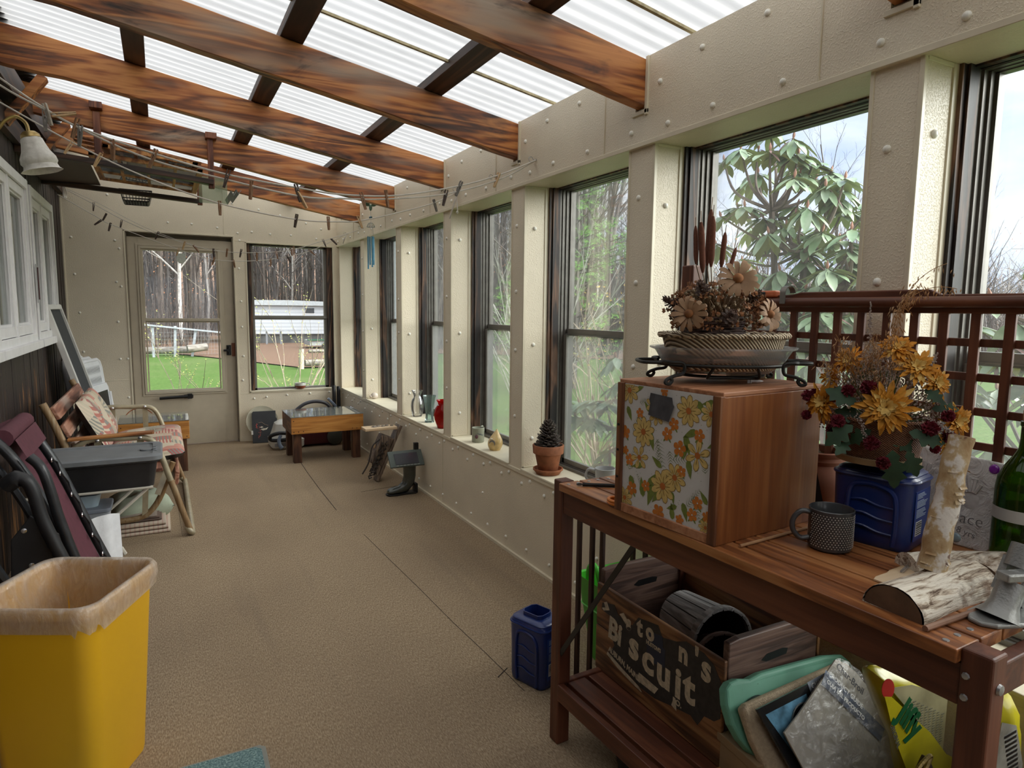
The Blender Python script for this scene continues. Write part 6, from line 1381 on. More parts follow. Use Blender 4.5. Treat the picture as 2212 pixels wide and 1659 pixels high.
b.build('rust_floret', M_DRY, t)
for a, el, sd_ in ((2.6, .35, 1), (-.35, .55, 2), (-1.9, .02, 3), (3.3, .05, 4), (.3, .2, 5), (-2.6, .75, 6)):
    b = MB(); p = dome(a, el, .92); d = (p-C0+V(0, 0, .03)).normalized(); cone(b, (0, 0, 0), .036, .019, 44, sd_, Matrix.Translation(p) @ align(d)); b.build('small_cone', M_CONE2, t)
def wood_daisy(c, nrm, R_, n=14, par=None):
    M_ = Matrix.Translation(c) @ align(nrm); b = MB(); q = random.Random(int(c[0]*9999))
    for i in range(n):
        a = 2*pi*i/n+q.uniform(-.1, .1); L = R_*q.uniform(.9, 1.08); w_ = R_*.145
        pts = []
        for (rr_, ww, zz) in ((.18, .35, 0), (.45, .8, .004), (.78, 1, .006), (.97, .75, .002), (1.0, .2, -.001)):
            for s in (-1, 1): pts.append(M_ @ Vector((L*rr_*cos(a)-s*ww*w_*sin(a), L*rr_*sin(a)+s*ww*w_*cos(a), zz+.0015*(i % 2)+(.002 if s > 0 else 0))))
        b.add(pts, [(2*j, 2*j+2, 2*j+3, 2*j+1) for j in range(4)])
    o = b.build('daisy', M_SHAV, par, smooth=True)
    b = MB(); b.lathe([(R_*.26, .002), (R_*.24, .007), (R_*.12, .012), (0, .013)], 12, M_); b.build('daisy_center', M_DRY, o, smooth=True)
vd = Vector((-.62, -.78, .1)).normalized()
wood_daisy(Vector((1.165, 1.085, 1.425)), vd+V(.1, 0, .35), .047, 15, t); wood_daisy(Vector((1.055, 1.12, 1.345)), vd+V(-.5, .1, .1), .040, 14, t); wood_daisy(Vector((1.262, 1.075, 1.345)), vd+V(.7, -.3, .1), .040, 14, t)
# cattails of different height
for x, y, z0, z1, r, ln in ((1.112, 1.165, 1.46, 1.548, .0055, (-.006, 0)), (1.120, 1.15, 1.44, 1.555, .0075, (-.012, .0)), (1.150, 1.155, 1.455, 1.572, .0075, (.0, 0)), (1.162, 1.18, 1.46, 1.592, .0078, (.006, 0)), (1.188, 1.16, 1.455, 1.538, .0065, (.008, 0)), (1.214, 1.16, 1.445, 1.504, .0052, (.020, 0))):
    b = MB(); d = Vector((ln[0], ln[1], z1-z0)); p0 = Vector((x, y, z0)); m = 8
    b.tube([p0+d*(i/m) for i in range(m+1)], [r*(.35 if i in (0, m) else (.85 if i in (1, m-1) else 1)) for i in range(m+1)], 10)
    o = b.build('cattail', M_CATT, t, smooth=True); b = MB(); b.tube([(bx, by, bz+.08), p0], .0013, 5); b.tube([p0+d, p0+d*1.22+V(.001, 0, 0)], .0009, 4); b.build('cattail_stem', plain('tan_dry_stem', (.22, .14, .08), .8), o)
endw()
# ---------------------------------------------------------------- mug, sticks, jug
t = wthing('dotted_mug', 'dark grey mug with raised white dots on the bench', 'mug', (1.268, .885, .84))
mx, my = 1.268, .885
M_MUG = plain('slate_grey_glaze', (.055, .058, .062), .3, var=.06, coat=.3)
b = MB(); b.lathe([(0, .003), (.036, .003), (.038, 0), (.0435, .004), (.0450, .010), (.0455, .085), (.0462, .089), (.0445, .0905), (.0430, .088), (.0420, .012), (0, .008)], 40, T(mx, my, .84)); mo = b.build('mug_body', M_MUG, t, smooth=True)
hd = Vector((-.80, .60, 0)).normalized(); hc = Vector((mx, my, .84))
b = MB(); b.tube(catmull([hc+hd*.042+V(0, 0, .078), hc+hd*.062+V(0, 0, .080), hc+hd*.078+V(0, 0, .062), hc+hd*.078+V(0, 0, .038), hc+hd*.062+V(0, 0, .020), hc+hd*.042+V(0, 0, .022)], 6), .0058, 10); b.build('handle', M_MUG, t, smooth=True)
b = MB()
for k in range(15):
    for i in range(44):
        a = 2*pi*(i+.5*(k % 2))/44; z = .012+k*.0049
        if abs((a-atan2(hd.y, hd.x)+pi) % (2*pi)-pi) < .25: continue
        o_ = Vector((cos(a), sin(a), 0)); b.lathe([(.0011, 0), (.0008, .0006), (0, .0008)], 6, Matrix.Translation(hc+o_*.0453+V(0, 0, z)) @ align(o_))
b.build('white_dot', plain('white_dot_glaze', (.72, .70, .64), .4), t); endw()
def stick(name, label, cat, a, c, r, mat):
    b = MB(); b.tube([a, c], r, 8); return tag(single(b.build(name, mat, smooth=True)), label, cat)
M_DOW = plain('pale_dowel_wood', (.42, .24, .12), .6, var=.15, vs_=30); M_DOW2 = plain('brown_dowel_wood', (.24, .12, .07), .6, var=.15, vs_=30)
stick('bamboo_stick', 'thin pale stick lying on the bench between the cabinet and the mug', 'stick', (1.09, .972, .8445), (1.37, .990, .8445), .0035, M_DOW)
stick('wooden_dowel', 'brown wooden dowel lying on the bench in front of the birch log', 'dowel', (1.068, .567, .8450), (1.28, .562, .8450), .0050, M_DOW2)
t = wthing('paint_stirrer', 'flat wooden paint stirring stick on the bench behind the birch log', 'stirrer', (1.33, .745, .84))
Mq = T(1.30, .728, .8405) @ RZ(radians(3)); b = MB(); b.prism([(-.115, -.010), (-.10, -.014), (-.06, -.014), (-.045, -.017), (.19, -.017), (.19, .017), (-.045, .017), (-.06, .013), (-.10, .013), (-.115, .008)], 0, .004, Mq); b.build('stir_stick', M_NEWW, t, bev=.001)
endw()
b = MB(); b.tube([(1.262, .722, .8475), (1.32, .738, .8475), (1.39, .756, .8475)], .0035, 8); b.tube([(1.39, .756, .8475), (1.47, .776, .8455), (1.475, .770, .8455), (1.44, .762, .8455)], .0012, 4)
tag(single(b.build('clear_plastic_pick', glass_mat('clear_plastic_rod', (.95, .95, .98), .05, .2), smooth=True)), 'clear plastic floral pick lying on the paint stirring stick', 'pick')
M_JUG = plain('deep_blue_jug_plastic', (.010, .028, .150), .32, var=.08, vs_=8, coat=.3); M_LAB = plain('blue_label', (.012, .045, .24), .3); M_INK = plain('pale_label_print', (.42, .50, .62), .5); M_WHT = plain('white_label', (.75, .75, .75), .5)
def jug(label, loc, rz, H_, open_top):
    t = thing('plastic_jug', label, 'jug', loc, rz, 'blue plastic jugs')
    w_, d_ = .130, .170
    def sec(z, f=1, r=.03, inset=0):
        return [(x*f, y*f, z) for x, y in rrect(w_, d_, r, 5)]
    b = MB(); S = [sec(0, .88, .028), sec(.006, .93, .03), sec(.022, .96), sec(H_*.60, .985), sec(H_*.80, 1.0), sec(H_*.865, .99), sec(H_*.89, .93), sec(H_*.905, .94), sec(H_*.93, .85)]
    rn = []
    for z, r in ((H_*.945, .050), (H_*1.0, .050)): rn.append([(r*cos(a), r*sin(a), z) for a in [atan2(p[1], p[0]) for p in S[0]]])
    loft(b, S+rn+([[(p[0]*.92, p[1]*.92, p[2]) for p in rn[1]], [(p[0]*.92, p[1]*.92, H_*.5) for p in rn[1]]] if open_top else []), True, not open_top)
    body = b.build('jug_body', M_JUG, t, smooth=True)
    # grip recess on the broad side: ribs and a raised frame
    b = MB(); x = -w_/2*.985
    b.tube(catmull([(x, -.052, .012), (x-.003, -.056, H_*.3), (x-.003, -.052, H_*.66), (x-.002, -.02, H_*.76), (x-.002, .02, H_*.76), (x-.003, .040, H_*.68), (x-.003, .044, H_*.35), (x, .040, .012)], 6), .0055, 8)
    for z in (.22, .38, .54): b.tube(catmull([(x, .038, H_*z), (x-.002, .012, H_*(z+.025)), (x-.001, -.02, H_*(z-.02)), (x, -.05, H_*(z-.03))], 5), .0028, 6)
    b.tube([(p[0]*1.005, p[1]*1.005, H_*.845) for p in S[4]], .004, 6, closed=True); b.build('grip_relief', M_JUG, t, smooth=True)
    y = -d_/2*.985-.0006
    b = MB(); b.box(-.042, .042, y-.0006, y+.001, H_*.14, H_*.74); lb = b.build('label', M_LAB, t, bev=.0004)
    b = MB(); rr = random.Random(3); z = H_*.70
    while z > H_*.40: L = rr.uniform(.03, .062); b.box(-.034, -.034+L, y-.0010, y-.0006, z, z+.0013); z -= H_*(.018 if rr.random() < .75 else .034)
    b.build('label_print', M_INK, lb)
    b = MB(); b.k = 0; b.box(-.034, .0, y-.0012, y-.0006, H_*.20, H_*.37); b.k = 1; z = H_*.215
    while z < H_*.355: q = rr.uniform(.001, .0026); b.box(-.032, -.002, y-.0016, y-.0012, z, z+q); z += q+rr.uniform(.0012, .0028)
    b.build('barcode', [M_WHT, MB_BLK], lb)
    return t
jug('blue plastic jug on the bench carrying the autumn flower basket', (1.418, .872, .84), radians(12), .182, False)
jug('empty open blue plastic jug on the carpet beside the bench leg', (1.165, 1.955, 0), radians(20), .262, True)
# ---------------------------------------------------------------- autumn flower basket
t = wthing('flower_basket', 'wicker basket of orange, burgundy and dried autumn flowers on the blue jug', 'flower basket', (1.412, .882, 1.022))
fx, fy, fz = 1.412, .882, 1.0225
tt = NT('red_brown_wicker'); cc = tt.coord((1, 1, 1)); sp_ = tt.n('ShaderNodeSeparateXYZ', {0: cc}); s1 = tt.n('ShaderNodeMath', {0: tt.n('ShaderNodeMath', {0: sp_.outputs[2], 1: 1500.0}, operation='MULTIPLY').outputs[0]}, operation='SINE').outputs[0]
at = tt.n('ShaderNodeMath', {0: sp_.outputs[1], 1: sp_.outputs[0]}, operation='ARCTAN2').outputs[0]; s2 = tt.n('ShaderNodeMath', {0: tt.n('ShaderNodeMath', {0: at, 1: 90.0}, operation='MULTIPLY').outputs[0]}, operation='SINE').outputs[0]
pr = tt.n('ShaderNodeMath', {0: s1, 1: s2}, operation='MULTIPLY').outputs[0]; M_WICK = tt.fin(tt.ramp(tt.n('ShaderNodeMapRange', {0: pr, 1: -1.0, 2: 1.0}).outputs[0], [(.2, (.07, .022, .01)), (.5, (.20, .075, .03)), (.8, (.36, .17, .08))]), .6, 0, tt.bump(pr, .8, .003))
b = MB(); b.lathe([(0, .004), (.075, .004), (.078, .0), (.080, .02), (.088, .055), (.093, .085), (.096, .098), (.092, .098), (.085, .06), (.074, .015), (0, .01)], 56, T(fx, fy, fz)); 
b.tube([(fx+.095*cos(2*pi*i/60), fy+.095*sin(2*pi*i/60), fz+.098+.0012*sin(i*2)) for i in range(60)], .0042, 6, closed=True); b.build('wicker_body', M_WICK, t, smooth=True)
b = MB(); b.lathe([(.080, 0), (.0855, .001), (.0855, .013), (.081, .015)], 48, T(fx, fy, fz)); b.build('base_band', plain('tan_wood_band', (.30, .20, .10), .5), t, smooth=True)
F0 = Vector((fx, fy, fz+.10)); rr = random.Random(15)
M_MUM = plain('golden_orange_petal', (.62, .27, .022), .7, var=.3, vs_=35); M_MUM2 = plain('pale_yellow_petal', (.68, .44, .12), .7, var=.2, vs_=35); M_BURG = plain('burgundy_petal', (.16, .010, .022), .75, var=.4, vs_=60); M_LEAFG = plain('dark_green_leaf', (.022, .058, .024), .6, var=.35, vs_=30); M_OAT = plain('dried_oat', (.42, .25, .12), .75, var=.3, vs_=60); M_LIMO = plain('grey_lilac_filler', (.34, .28, .25), .9, var=.3, vs_=60)
def mum(c, nrm, R_, n=70, seed=0, flat=.0):
    q = random.Random(seed); M_ = Matrix.Translation(c) @ align(nrm); b = MB()
    for i in range(n):
        f = i/n; el = radians(8+78*(1-f)**1.3)-flat; a = i*2.399963+q.uniform(-.2, .2); L = R_*(.42+.58*f)*q.uniform(.85, 1.1); w_ = R_*.09
        o = Vector((cos(a), sin(a), 0)); s = Vector((-sin(a), cos(a), 0)); u = Vector((0, 0, 1)); pts = []
        for tt_, wv in ((.02, .35), (.4, .85), (.78, 1.0), (1.0, .25)):
            e_ = el*(1-.35*tt_); p = o*(cos(e_)*L*tt_)+u*(sin(e_)*L*tt_*.9-.12*L*tt_**3)
            pts += [M_ @ (p-s*w_*wv+u*.0012), M_ @ (p-u*.001), M_ @ (p+s*w_*wv+u*.0012)]
        b.k = 1 if (f < .16 or q.random() < .06) else 0
        b.add(pts, [(3*j, 3*j+3, 3*j+4, 3*j+1) for j in range(3)]+[(3*j+1, 3*j+4, 3*j+5, 3*j+2) for j in range(3)])
    return b.build('orange_mum', [M_MUM, M_MUM2], t, smooth=True, ang=80)
Vc = Vector((-.80, -.55, .05)).normalized(); Rt = Vector((.57, -.82, 0)).normalized(); Up = Vector((0, 0, 1))
def fp(sx_, z, dep=0): return Vector((fx, fy, z))+Rt*sx_+Vc*dep      # across, height, towards the room
for i, (sx_, z, dep, R_, nv, n) in enumerate(((.005, 1.150, .095, .062, (0, 0, .1), 95), (.058, 1.235, .050, .050, (.2, 0, .6), 60), (.020, 1.275, .030, .045, (.1, 0, .9), 55), (.095, 1.205, .030, .045, (.8, 0, .3), 50), (-.070, 1.245, .035, .040, (-.5, 0, .5), 50), (-.115, 1.150, .045, .052, (-.8, 0, .1), 60), (.135, 1.125, .030, .048, (.9, 0, .1), 55), (.118, 1.085, .055, .036, (.8, 0, -.3), 40), (-.105, 1.205, .02, .034, (-.9, 0, .2), 40))):
    mum(fp(sx_, z, dep), Vc+Rt*nv[0]+Up*nv[2], R_, n, i+1)
def pom(c, R_, seed):
    q = random.Random(seed); b = MB(); b.ball(c, R_*.6, 8, 6)
    for i in range(150):
        z = 1-2*(i+.5)/150; a = i*2.399963; r = sqrt(1-z*z); d = Vector((r*cos(a), r*sin(a), z)); s = d.orthogonal().normalized(); s.rotate(Matrix.Rotation(q.uniform(0, 6.28), 3, d)); L = R_*q.uniform(.85, 1.1)
        b.add([c+d*L*.4-s*R_*.08, c+d*L*.85-s*R_*.17, c+d*L+s*R_*.03, c+d*L*.85+s*R_*.17, c+d*L*.4+s*R_*.08], [(0, 1, 2, 3, 4)])
    return b.build('burgundy_pompon', M_BURG, t)
for i, (sx_, z, dep, R_) in enumerate(((-.030, 1.188, .085, .0185), (-.068, 1.178, .070, .015), (-.085, 1.112, .085, .0165), (-.095, 1.090, .070, .014), (-.018, 1.072, .102, .0175), (.006, 1.032, .108, .015), (.088, 1.112, .080, .0185), (.118, 1.138, .065, .014), (.122, 1.095, .065, .0145), (-.150, 1.160, .03, .014), (-.136, 1.168, .03, .010), (-.150, 1.115, .03, .012), (.100, 1.068, .07, .011), (.150, 1.05, .04, .007))): pom(fp(sx_, z, dep), R_, i+40)
def bigleaf(c, d, nrm, L, name='leaf'):
    d = Vector(d).normalized(); nrm = Vector(nrm); s = d.cross(nrm).normalized(); nrm = s.cross(d).normalized(); b = MB()
    out = [(0, .02), (.15, .16), (.28, .12), (.40, .34), (.50, .30), (.56, .18), (.70, .30), (.78, .14), (.9, .10), (1, 0)]
    ctr = [c+d*L*x-nrm*L*.25*x*x for x, y in out]
    for sg in (-1, 1):
        ed = [ctr[i]+s*sg*L*out[i][1]+nrm*L*.06*out[i][1] for i in range(len(out))]
        b.add(ctr+ed, [(i, i+1, len(out)+i+1, len(out)+i) for i in range(len(out)-1)])
    return b.build(name, M_LEAFG, t, smooth=True, ang=80)
for sx_, z, dep, d, L in ((-.050, 1.150, .08, -Rt*.9+Up*.5, .07), (-.055, 1.105, .085, Up*-.5-Rt*.6+Vc*.3, .07), (.022, 1.060, .10, -Up+Rt*.12+Vc*.15, .082), (-.035, 1.12, .07, Up*.3-Rt, .06), (.05, 1.10, .085, Rt+Up*-.2, .07), (.075, 1.19, .05, Rt*.6-Up*.4+Vc*.5, .045), (.09, 1.15, .05, Rt+Up*.1, .05), (-.06, 1.07, .08, -Rt*.3-Up*.3+Vc*.6, .05), (.02, 1.10, .08, Rt*.6-Up*.6, .06), (.05, 1.06, .09, Rt*.4-Up*.9, .06), (-.02, 1.10, .09, Up*-.4-Rt*.5, .055)): bigleaf(fp(sx_, z, dep), d, Vc+Up*.4, L)
b = MB()
def oat(c, d, n, L):
    q = random.Random(int(abs(c[2]*1e5)) % 9999); d = Vector(d).normalized(); p = Vector(c); pts = [p.copy()]
    for i in range(14):
        d = (d+V(0, 0, -.11)+Rt*.02).normalized(); p = p+d*L/14; pts.append(p.copy())
    b.tube(pts, .0008, 3, cap=False)
    for i in range(n):
        k = q.randint(3, 14); o = pts[k]+V(q.gauss(0, .007), q.gauss(0, .007), q.gauss(-.004, .006)); e_ = V(q.gauss(0, .4), q.gauss(0, .4), -1).normalized()*q.uniform(.009, .015); s = e_.orthogonal().normalized()*.0022; w_ = e_.cross(s).normalized()*.0016
        b.add([o, o+e_*.45+s, o+e_*.45+w_, o+e_*.45-s, o+e_], [(0, 1, 2), (0, 2, 3), (4, 2, 1), (4, 3, 2), (0, 3, 1), (4, 1, 3)])
for sx_, z, dx, up, n, L in ((-.055, 1.19, -.2, 1.2, 60, .11), (-.045, 1.20, -.05, 1.3, 60, .12), (-.02, 1.20, .0, 1.4, 70, .12), (-.06, 1.17, -.5, 1.2, 60, .11), (-.03, 1.18, .2, 1.2, 60, .10), (.0, 1.27, -.02, 2.2, 80, .13), (.012, 1.29, .02, 2.4, 80, .13), (-.05, 1.22, -.3, .8, 50, .09), (-.04, 1.16, .1, .9, 60, .08), (-.035, 1.215, 0, .9, 70, .08), (-.075, 1.235, -.3, 1.2, 40, .08)): oat(fp(sx_, z, .05), Rt*dx+Up*up+Vc*.2, n, L)
oat(fp(.012, 1.33, .02), Rt*.25+Up*1.8, 45, .16); oat(fp(.02, 1.36, .01), Rt*.6+Up*1.2, 40, .12)
b.build('dried_oats', M_OAT, t)
b = MB(); q = random.Random(5)
def spike(c, d, L, n=70):
    d = Vector(d).normalized(); b.tube([c, Vector(c)+d*L], .0008, 3, cap=False)
    for i in range(n):
        f = i/n; p = Vector(c)+d*L*f+V(q.gauss(0, .005*(1.1-f)), q.gauss(0, .005*(1.1-f)), q.gauss(0, .002)); b.ball(p, .0019, 4, 3)
spike(fp(-.030, 1.25, .03), Up+Rt*-.06, .125, 110); spike(fp(-.045, 1.13, .10), Up*-.9+Rt*.3, .07); spike(fp(.085, 1.13, .08), Up*-.6+Rt, .06); spike(fp(-.10, 1.18, .04), Up*1.1-Rt*.35, .07); spike(fp(.07, 1.21, .05), Up+Rt*.4, .06)
for i in range(2600):
    a = q.uniform(0, 6.28); el = q.uniform(-.25, 1.3); r_ = q.uniform(.7, 1.0); p = F0+Rt*(.125*r_*cos(a)*cos(el))+Vc*(.085*r_*sin(a)*cos(el))+Up*(.155*r_*sin(el)); b.ball(p, .0022, 4, 3)
b.build('filler_sprig', M_LIMO, t)
b = MB()
for i in range(70): a = q.uniform(0, 6.28); el = q.uniform(.0, 1.3); p = F0+Rt*(.11*cos(a)*cos(el))+Vc*(.07*sin(a)*cos(el))+Up*(.13*sin(el)); b.tube([F0+V(0, 0, -.03), p], .0011, 3, cap=False)
b.build('stem', plain('green_stem', (.10, .13, .05), .7), t); endw()
# ---------------------------------------------------------------- terracotta jar behind
t = wthing('terracotta_jar', 'ribbed salmon terracotta jar behind the cabinet and the blue jug', 'pot', (1.553, 1.105, .84))
M_TJ = plain('salmon_terracotta', (.40, .165, .10), .7, var=.15, vs_=14)
b = MB(); pr_ = [(0, .003), (.055, .003), (.06, 0)]
for i in range(14): pr_ += [(.060+.030*sin(pi*(i+.5)/16)+(.0012 if i % 2 else 0), .01+.008*i)]
pr_ += [(.082, .125), (.079, .134), (.088, .142), (.090, .148), (.087, .151), (.078, .147), (.072, .13), (.07, .03), (0, .02)]
pr_ = [(r*.78, z) for r, z in pr_]
b.lathe(pr_, 40, T(1.540, 1.118, .84)); b.build('jar_body', M_TJ, t, smooth=True)
b = MB(); b.lathe([(.0665, .146), (.066, .149), (.058, .149), (.055, .12)], 40, T(1.540, 1.118, .84)); b.build('jar_rim', plain('buff_jar_rim', (.50, .44, .33), .6), t, smooth=True); endw()
b = MB(); b.prism([(0, 0), (.05, 0), (.012, .16), (0, .17)], 0, .004, T(1.43, 1.075, .842) @ RZ(radians(-50)) @ RX(radians(85))); tag(single(b.build('black_stake', M_BLKP)), 'black plastic stake standing between the cabinet and the terracotta jar', 'stake')
# ---------------------------------------------------------------- handprint stone
t = wthing('handprint_stone', 'white plaster stepping stone with hand prints leaning on the lattice back', 'plaque', (1.55, .81, .84))
tt = NT('white_plaster'); n1 = tt.noise(tt.coord((1, 1, 1)), 26, 5, .6, .8); M_PLA = tt.fin(tt.ramp(n1, [(.3, (.55, .53, .51)), (.55, (.74, .72, .70)), (.8, (.84, .83, .81))]), .8, 0, tt.bump(n1, 1.0, .012))
Mst = Matrix(((-.0, -.985, -.17, 1.560), (-1, 0, 0, .905), (0, -.0, 0, .84), (0, 0, 0, 1)))
xa = Vector((0, -1, 0)); ya = Vector((.16, 0, 1)).normalized(); za = xa.cross(ya); Mst = Matrix(((xa.x, ya.x, za.x, 1.538), (xa.y, ya.y, za.y, .905), (xa.z, ya.z, za.z, .8405), (0, 0, 0, 1)))
b = MB(); b.prism([(.006, 0), (.196, .0), (.206, .02), (.208, .19), (.20, .197), (.12, .200), (.03, .206), (.012, .198), (.0, .185), (-.002, .02)], -.018, 0, Mst); b.build('stone_slab', M_PLA, t, bev=.004, seg=3)
def handp(cx, cy_, s, rot):
    b = MB(); Mh = Mst @ T(cx, cy_, 0) @ RZ(rot) @ SC(s, s, 1)
    b.ball((0, 0, 0), (.020, .022, .0016), 14, 6, None); b.v = [tuple(Mh @ Vector(p)) for p in b.v]
    for a, L in ((-.45, .030), (-.15, .036), (.15, .034), (.45, .026)):
        p0 = Vector((.017*sin(a)*1.2, .020*cos(a), 0)); p1 = p0+V(sin(a)*L, cos(a)*L, 0); b.tube([Mh @ p0, Mh @ p1], [.0045*s, .0050*s], 6)
    b.tube([Mh @ Vector((-.016, -.004, 0)), Mh @ Vector((-.036, .010, 0))], [.005*s, .0045*s], 6)
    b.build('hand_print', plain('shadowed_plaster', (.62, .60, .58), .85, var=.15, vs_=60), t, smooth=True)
handp(.150, .105, .9, .05); handp(.045, .125, .8, -.1)
M_SCR = plain('scratched_letter', (.19, .18, .18), .8)
Mloc = T(-1.55, -.81, -.84) @ Mst
clip_text('scratched_lettering', 'Grace', .036, M_SCR, t, Mloc @ T(.094, .052, .0002), .0006, -.0006, 1.0); clip_text('scratched_lettering', '8 yrs', .020, M_SCR, t, Mloc @ T(.132, .030, .0002) @ RZ(-.15), .0006, -.0003); clip_text('scratched_lettering', 'y', .026, M_SCR, t, Mloc @ T(.036, .105, .0002), .0006, -.0003); clip_text('scratched_lettering', 'ME', .020, M_SCR, t, Mloc @ T(.022, .075, .0002), .0006, -.0003)
for u, v, c_, nm in ((.116, .178, (.30, .40, .44), 'blue_grey_glass'), (.185, .182, (.22, .01, .35), 'violet_glass'), (.135, .016, (.30, .40, .44), 'blue_grey_glass'), (.040, .060, (.62, .34, .03), 'amber_glass'), (.036, .032, (.08, .35, .05), 'green_glass')):
    b = MB(); b.ball(Mst @ Vector((u, v, .0)), (.0105, .0105, .0045), 14, 8, (Matrix(((xa.x, ya.x, za.x, 0), (xa.y, ya.y, za.y, 0), (xa.z, ya.z, za.z, 0), (0, 0, 0, 1))))); b.build('glass_gem', plain(nm, c_, .12, coat=1.0, var=.1), t, smooth=True)
endw()
# ---------------------------------------------------------------- birch candle on log
tt = NT('peeling_birch_bark'); c = tt.coord((1, 1, 1)); n1 = tt.noise(tt.coord((10, 90, 90)), 1, 5, .7, .6); n2 = tt.noise(c, 16, 4, .6); n3 = tt.noise(tt.coord((8, 30, 30)), 1, 3)
base_ = tt.ramp(n1, [(.36, (.10, .055, .03)), (.44, (.50, .40, .30)), (.52, (.80, .73, .62))]); M_BRK = tt.fin(tt.mix(tt.ramp(n2, [(.55, 0), (.68, .8)]), base_, (.16, .085, .045)), .8, 0, tt.bump(n1, 1.0, .006))
tt = NT('tan_birch_bark'); n1 = tt.noise(tt.coord((1, 1, .8)), 22, 4, .6); n2 = tt.noise(tt.coord((1, 1, 1.5)), 26, 3, .5, .5); M_BRK2 = tt.fin(tt.mix(tt.ramp(n2, [(.62, 0), (.66, .9)]), tt.ramp(n1, [(.38, (.36, .22, .10)), (.50, (.46, .33, .18)), (.56, (.66, .60, .54))]), (.15, .06, .035)), .7, 0, tt.bump(n1, .8, .006))
t = wthing('birch_candle_stand', 'split birch log lying on the bench with an upright birch branch', 'birch ornament', (1.21, .63, .84))
def halflog(b, a, c_, r, seed):
    q = random.Random(seed); a, c_ = Vector(a), Vector(c_); d = (c_-a); L = d.length; d.normalize(); s = d.cross(Vector((0, 0, 1))).normalized(); n = 16
    secs = []
    for i in range(13):
        f = i/12; rr_ = r*(1+.05*sin(f*7+seed))*(1 if 0 < i < 12 else .97); o = a+d*L*f; sec = []
        for j in range(n): an = pi*j/(n-1); sec.append(o+s*(cos(an)*rr_*1.05)+Vector((0, 0, 1))*(sin(an)*rr_*.92+(q.uniform(-.0012, .0012) if 0 < j < n-1 else 0)))
        secs.append(sec)
    loft(b, secs, False, False)
b = MB(); halflog(b, (1.085, .632, .8402), (1.345, .640, .8402), .050, 2); b.build('bark', M_BRK, t, smooth=True, ang=70)
b = MB(); n = 16
for xx, sg in ((1.0855, -1), (1.3445, 1)): b.add([(xx, .632+cos(pi*j/(n-1))*.0505, .8404+sin(pi*j/(n-1))*.0445) for j in range(n)], [tuple(range(n))])
b.add([(1.085, .5815, .8402), (1.345, .5895, .8402), (1.345, .6905, .8402), (1.085, .6825, .8402)], [(0, 1, 2, 3)]); b.build('cut_end', plain('dark_split_wood', (.12, .065, .035), .8, var=.3, vs_=30), t)
b = MB(); m = 14; b.tube([(1.235+.062*i/m+.003*sin(i), .655, .878+.245*i/m) for i in range(m+1)], [.0245-.0035*i/m+.0012*sin(i*2.3) for i in range(m+1)], 18); cb_ = b.build('upright_branch', M_BRK2, t, smooth=True)
b = MB(); b.tube([(1.300, .655, 1.118), (1.302, .655, 1.1255)], .0205, 18); b.build('branch_top', plain('raw_branch_wood', (.42, .27, .16), .7), cb_, smooth=True)
b = MB(); q = random.Random(7)
for i in range(16):
    z = q.uniform(.03, .95); o = Vector((1.235+.062*z, .655, .878+.245*z)); a = q.uniform(-3.4, .6); u = Vector((cos(a), sin(a), 0)); w_ = Vector((-sin(a), cos(a), 0)); r = .0235; h = q.uniform(.004, .016)
    b.grid(lambda p_, q_: o+u*(r+.003*p_*p_)+w_*((q_-.5)*.018)+V(0, 0, -h*p_*.5), 4, 3)
b.build('bark_curl', M_BRK2, cb_, smooth=True); endw()
b = MB(); halflog(b, (1.30, .735, .8402), (1.50, .645, .8402), .036, 5); b.add([(1.30+.4*0+cos(pi*j/15)*.0378*.41, .735+cos(pi*j/15)*.0378*.91, .8404+sin(pi*j/15)*.033) for j in range(16)], [tuple(range(16))])
tag(single(b.build('birch_log', M_BRK, smooth=True, ang=70)), 'smaller half birch log lying behind the upright branch', 'log')
# ---------------------------------------------------------------- green bottle
t = wthing('green_bottle', 'dark green glass bottle with cork and blank white label', 'bottle', (1.545, .650, .84))
M_BOT = glass_mat('dark_green_bottle_glass', (.10, .20, .012), .04, .16); bp = [(0, .014), (.03, .006), (.044, .0), (.050, .006), (.0515, .02), (.0515, .155), (.049, .178), (.040, .200), (.027, .222), (.0185, .240), (.0170, .262), (.0172, .285), (.0190, .287), (.0190, .296), (.0165, .297)]
b = MB(); b.lathe(bp, 44, T(1.545, .650, .84)); b.build('bottle_body', M_BOT, t, smooth=True)
b = MB(); b.lathe([(.0520, .094), (.0521, .119)], 44, T(1.545, .650, .84)); b.build('label', plain('pale_grey_label', (.48, .48, .45), .6), t, smooth=True)
b = MB(); b.lathe([(0, .27), (.0150, .272), (.0165, .318), (.015, .320), (0, .3205)], 18, T(1.545, .650, .84)); b.build('cork', plain('cork', (.38, .24, .14), .8, var=.35, vs_=150), t, smooth=True); endw()
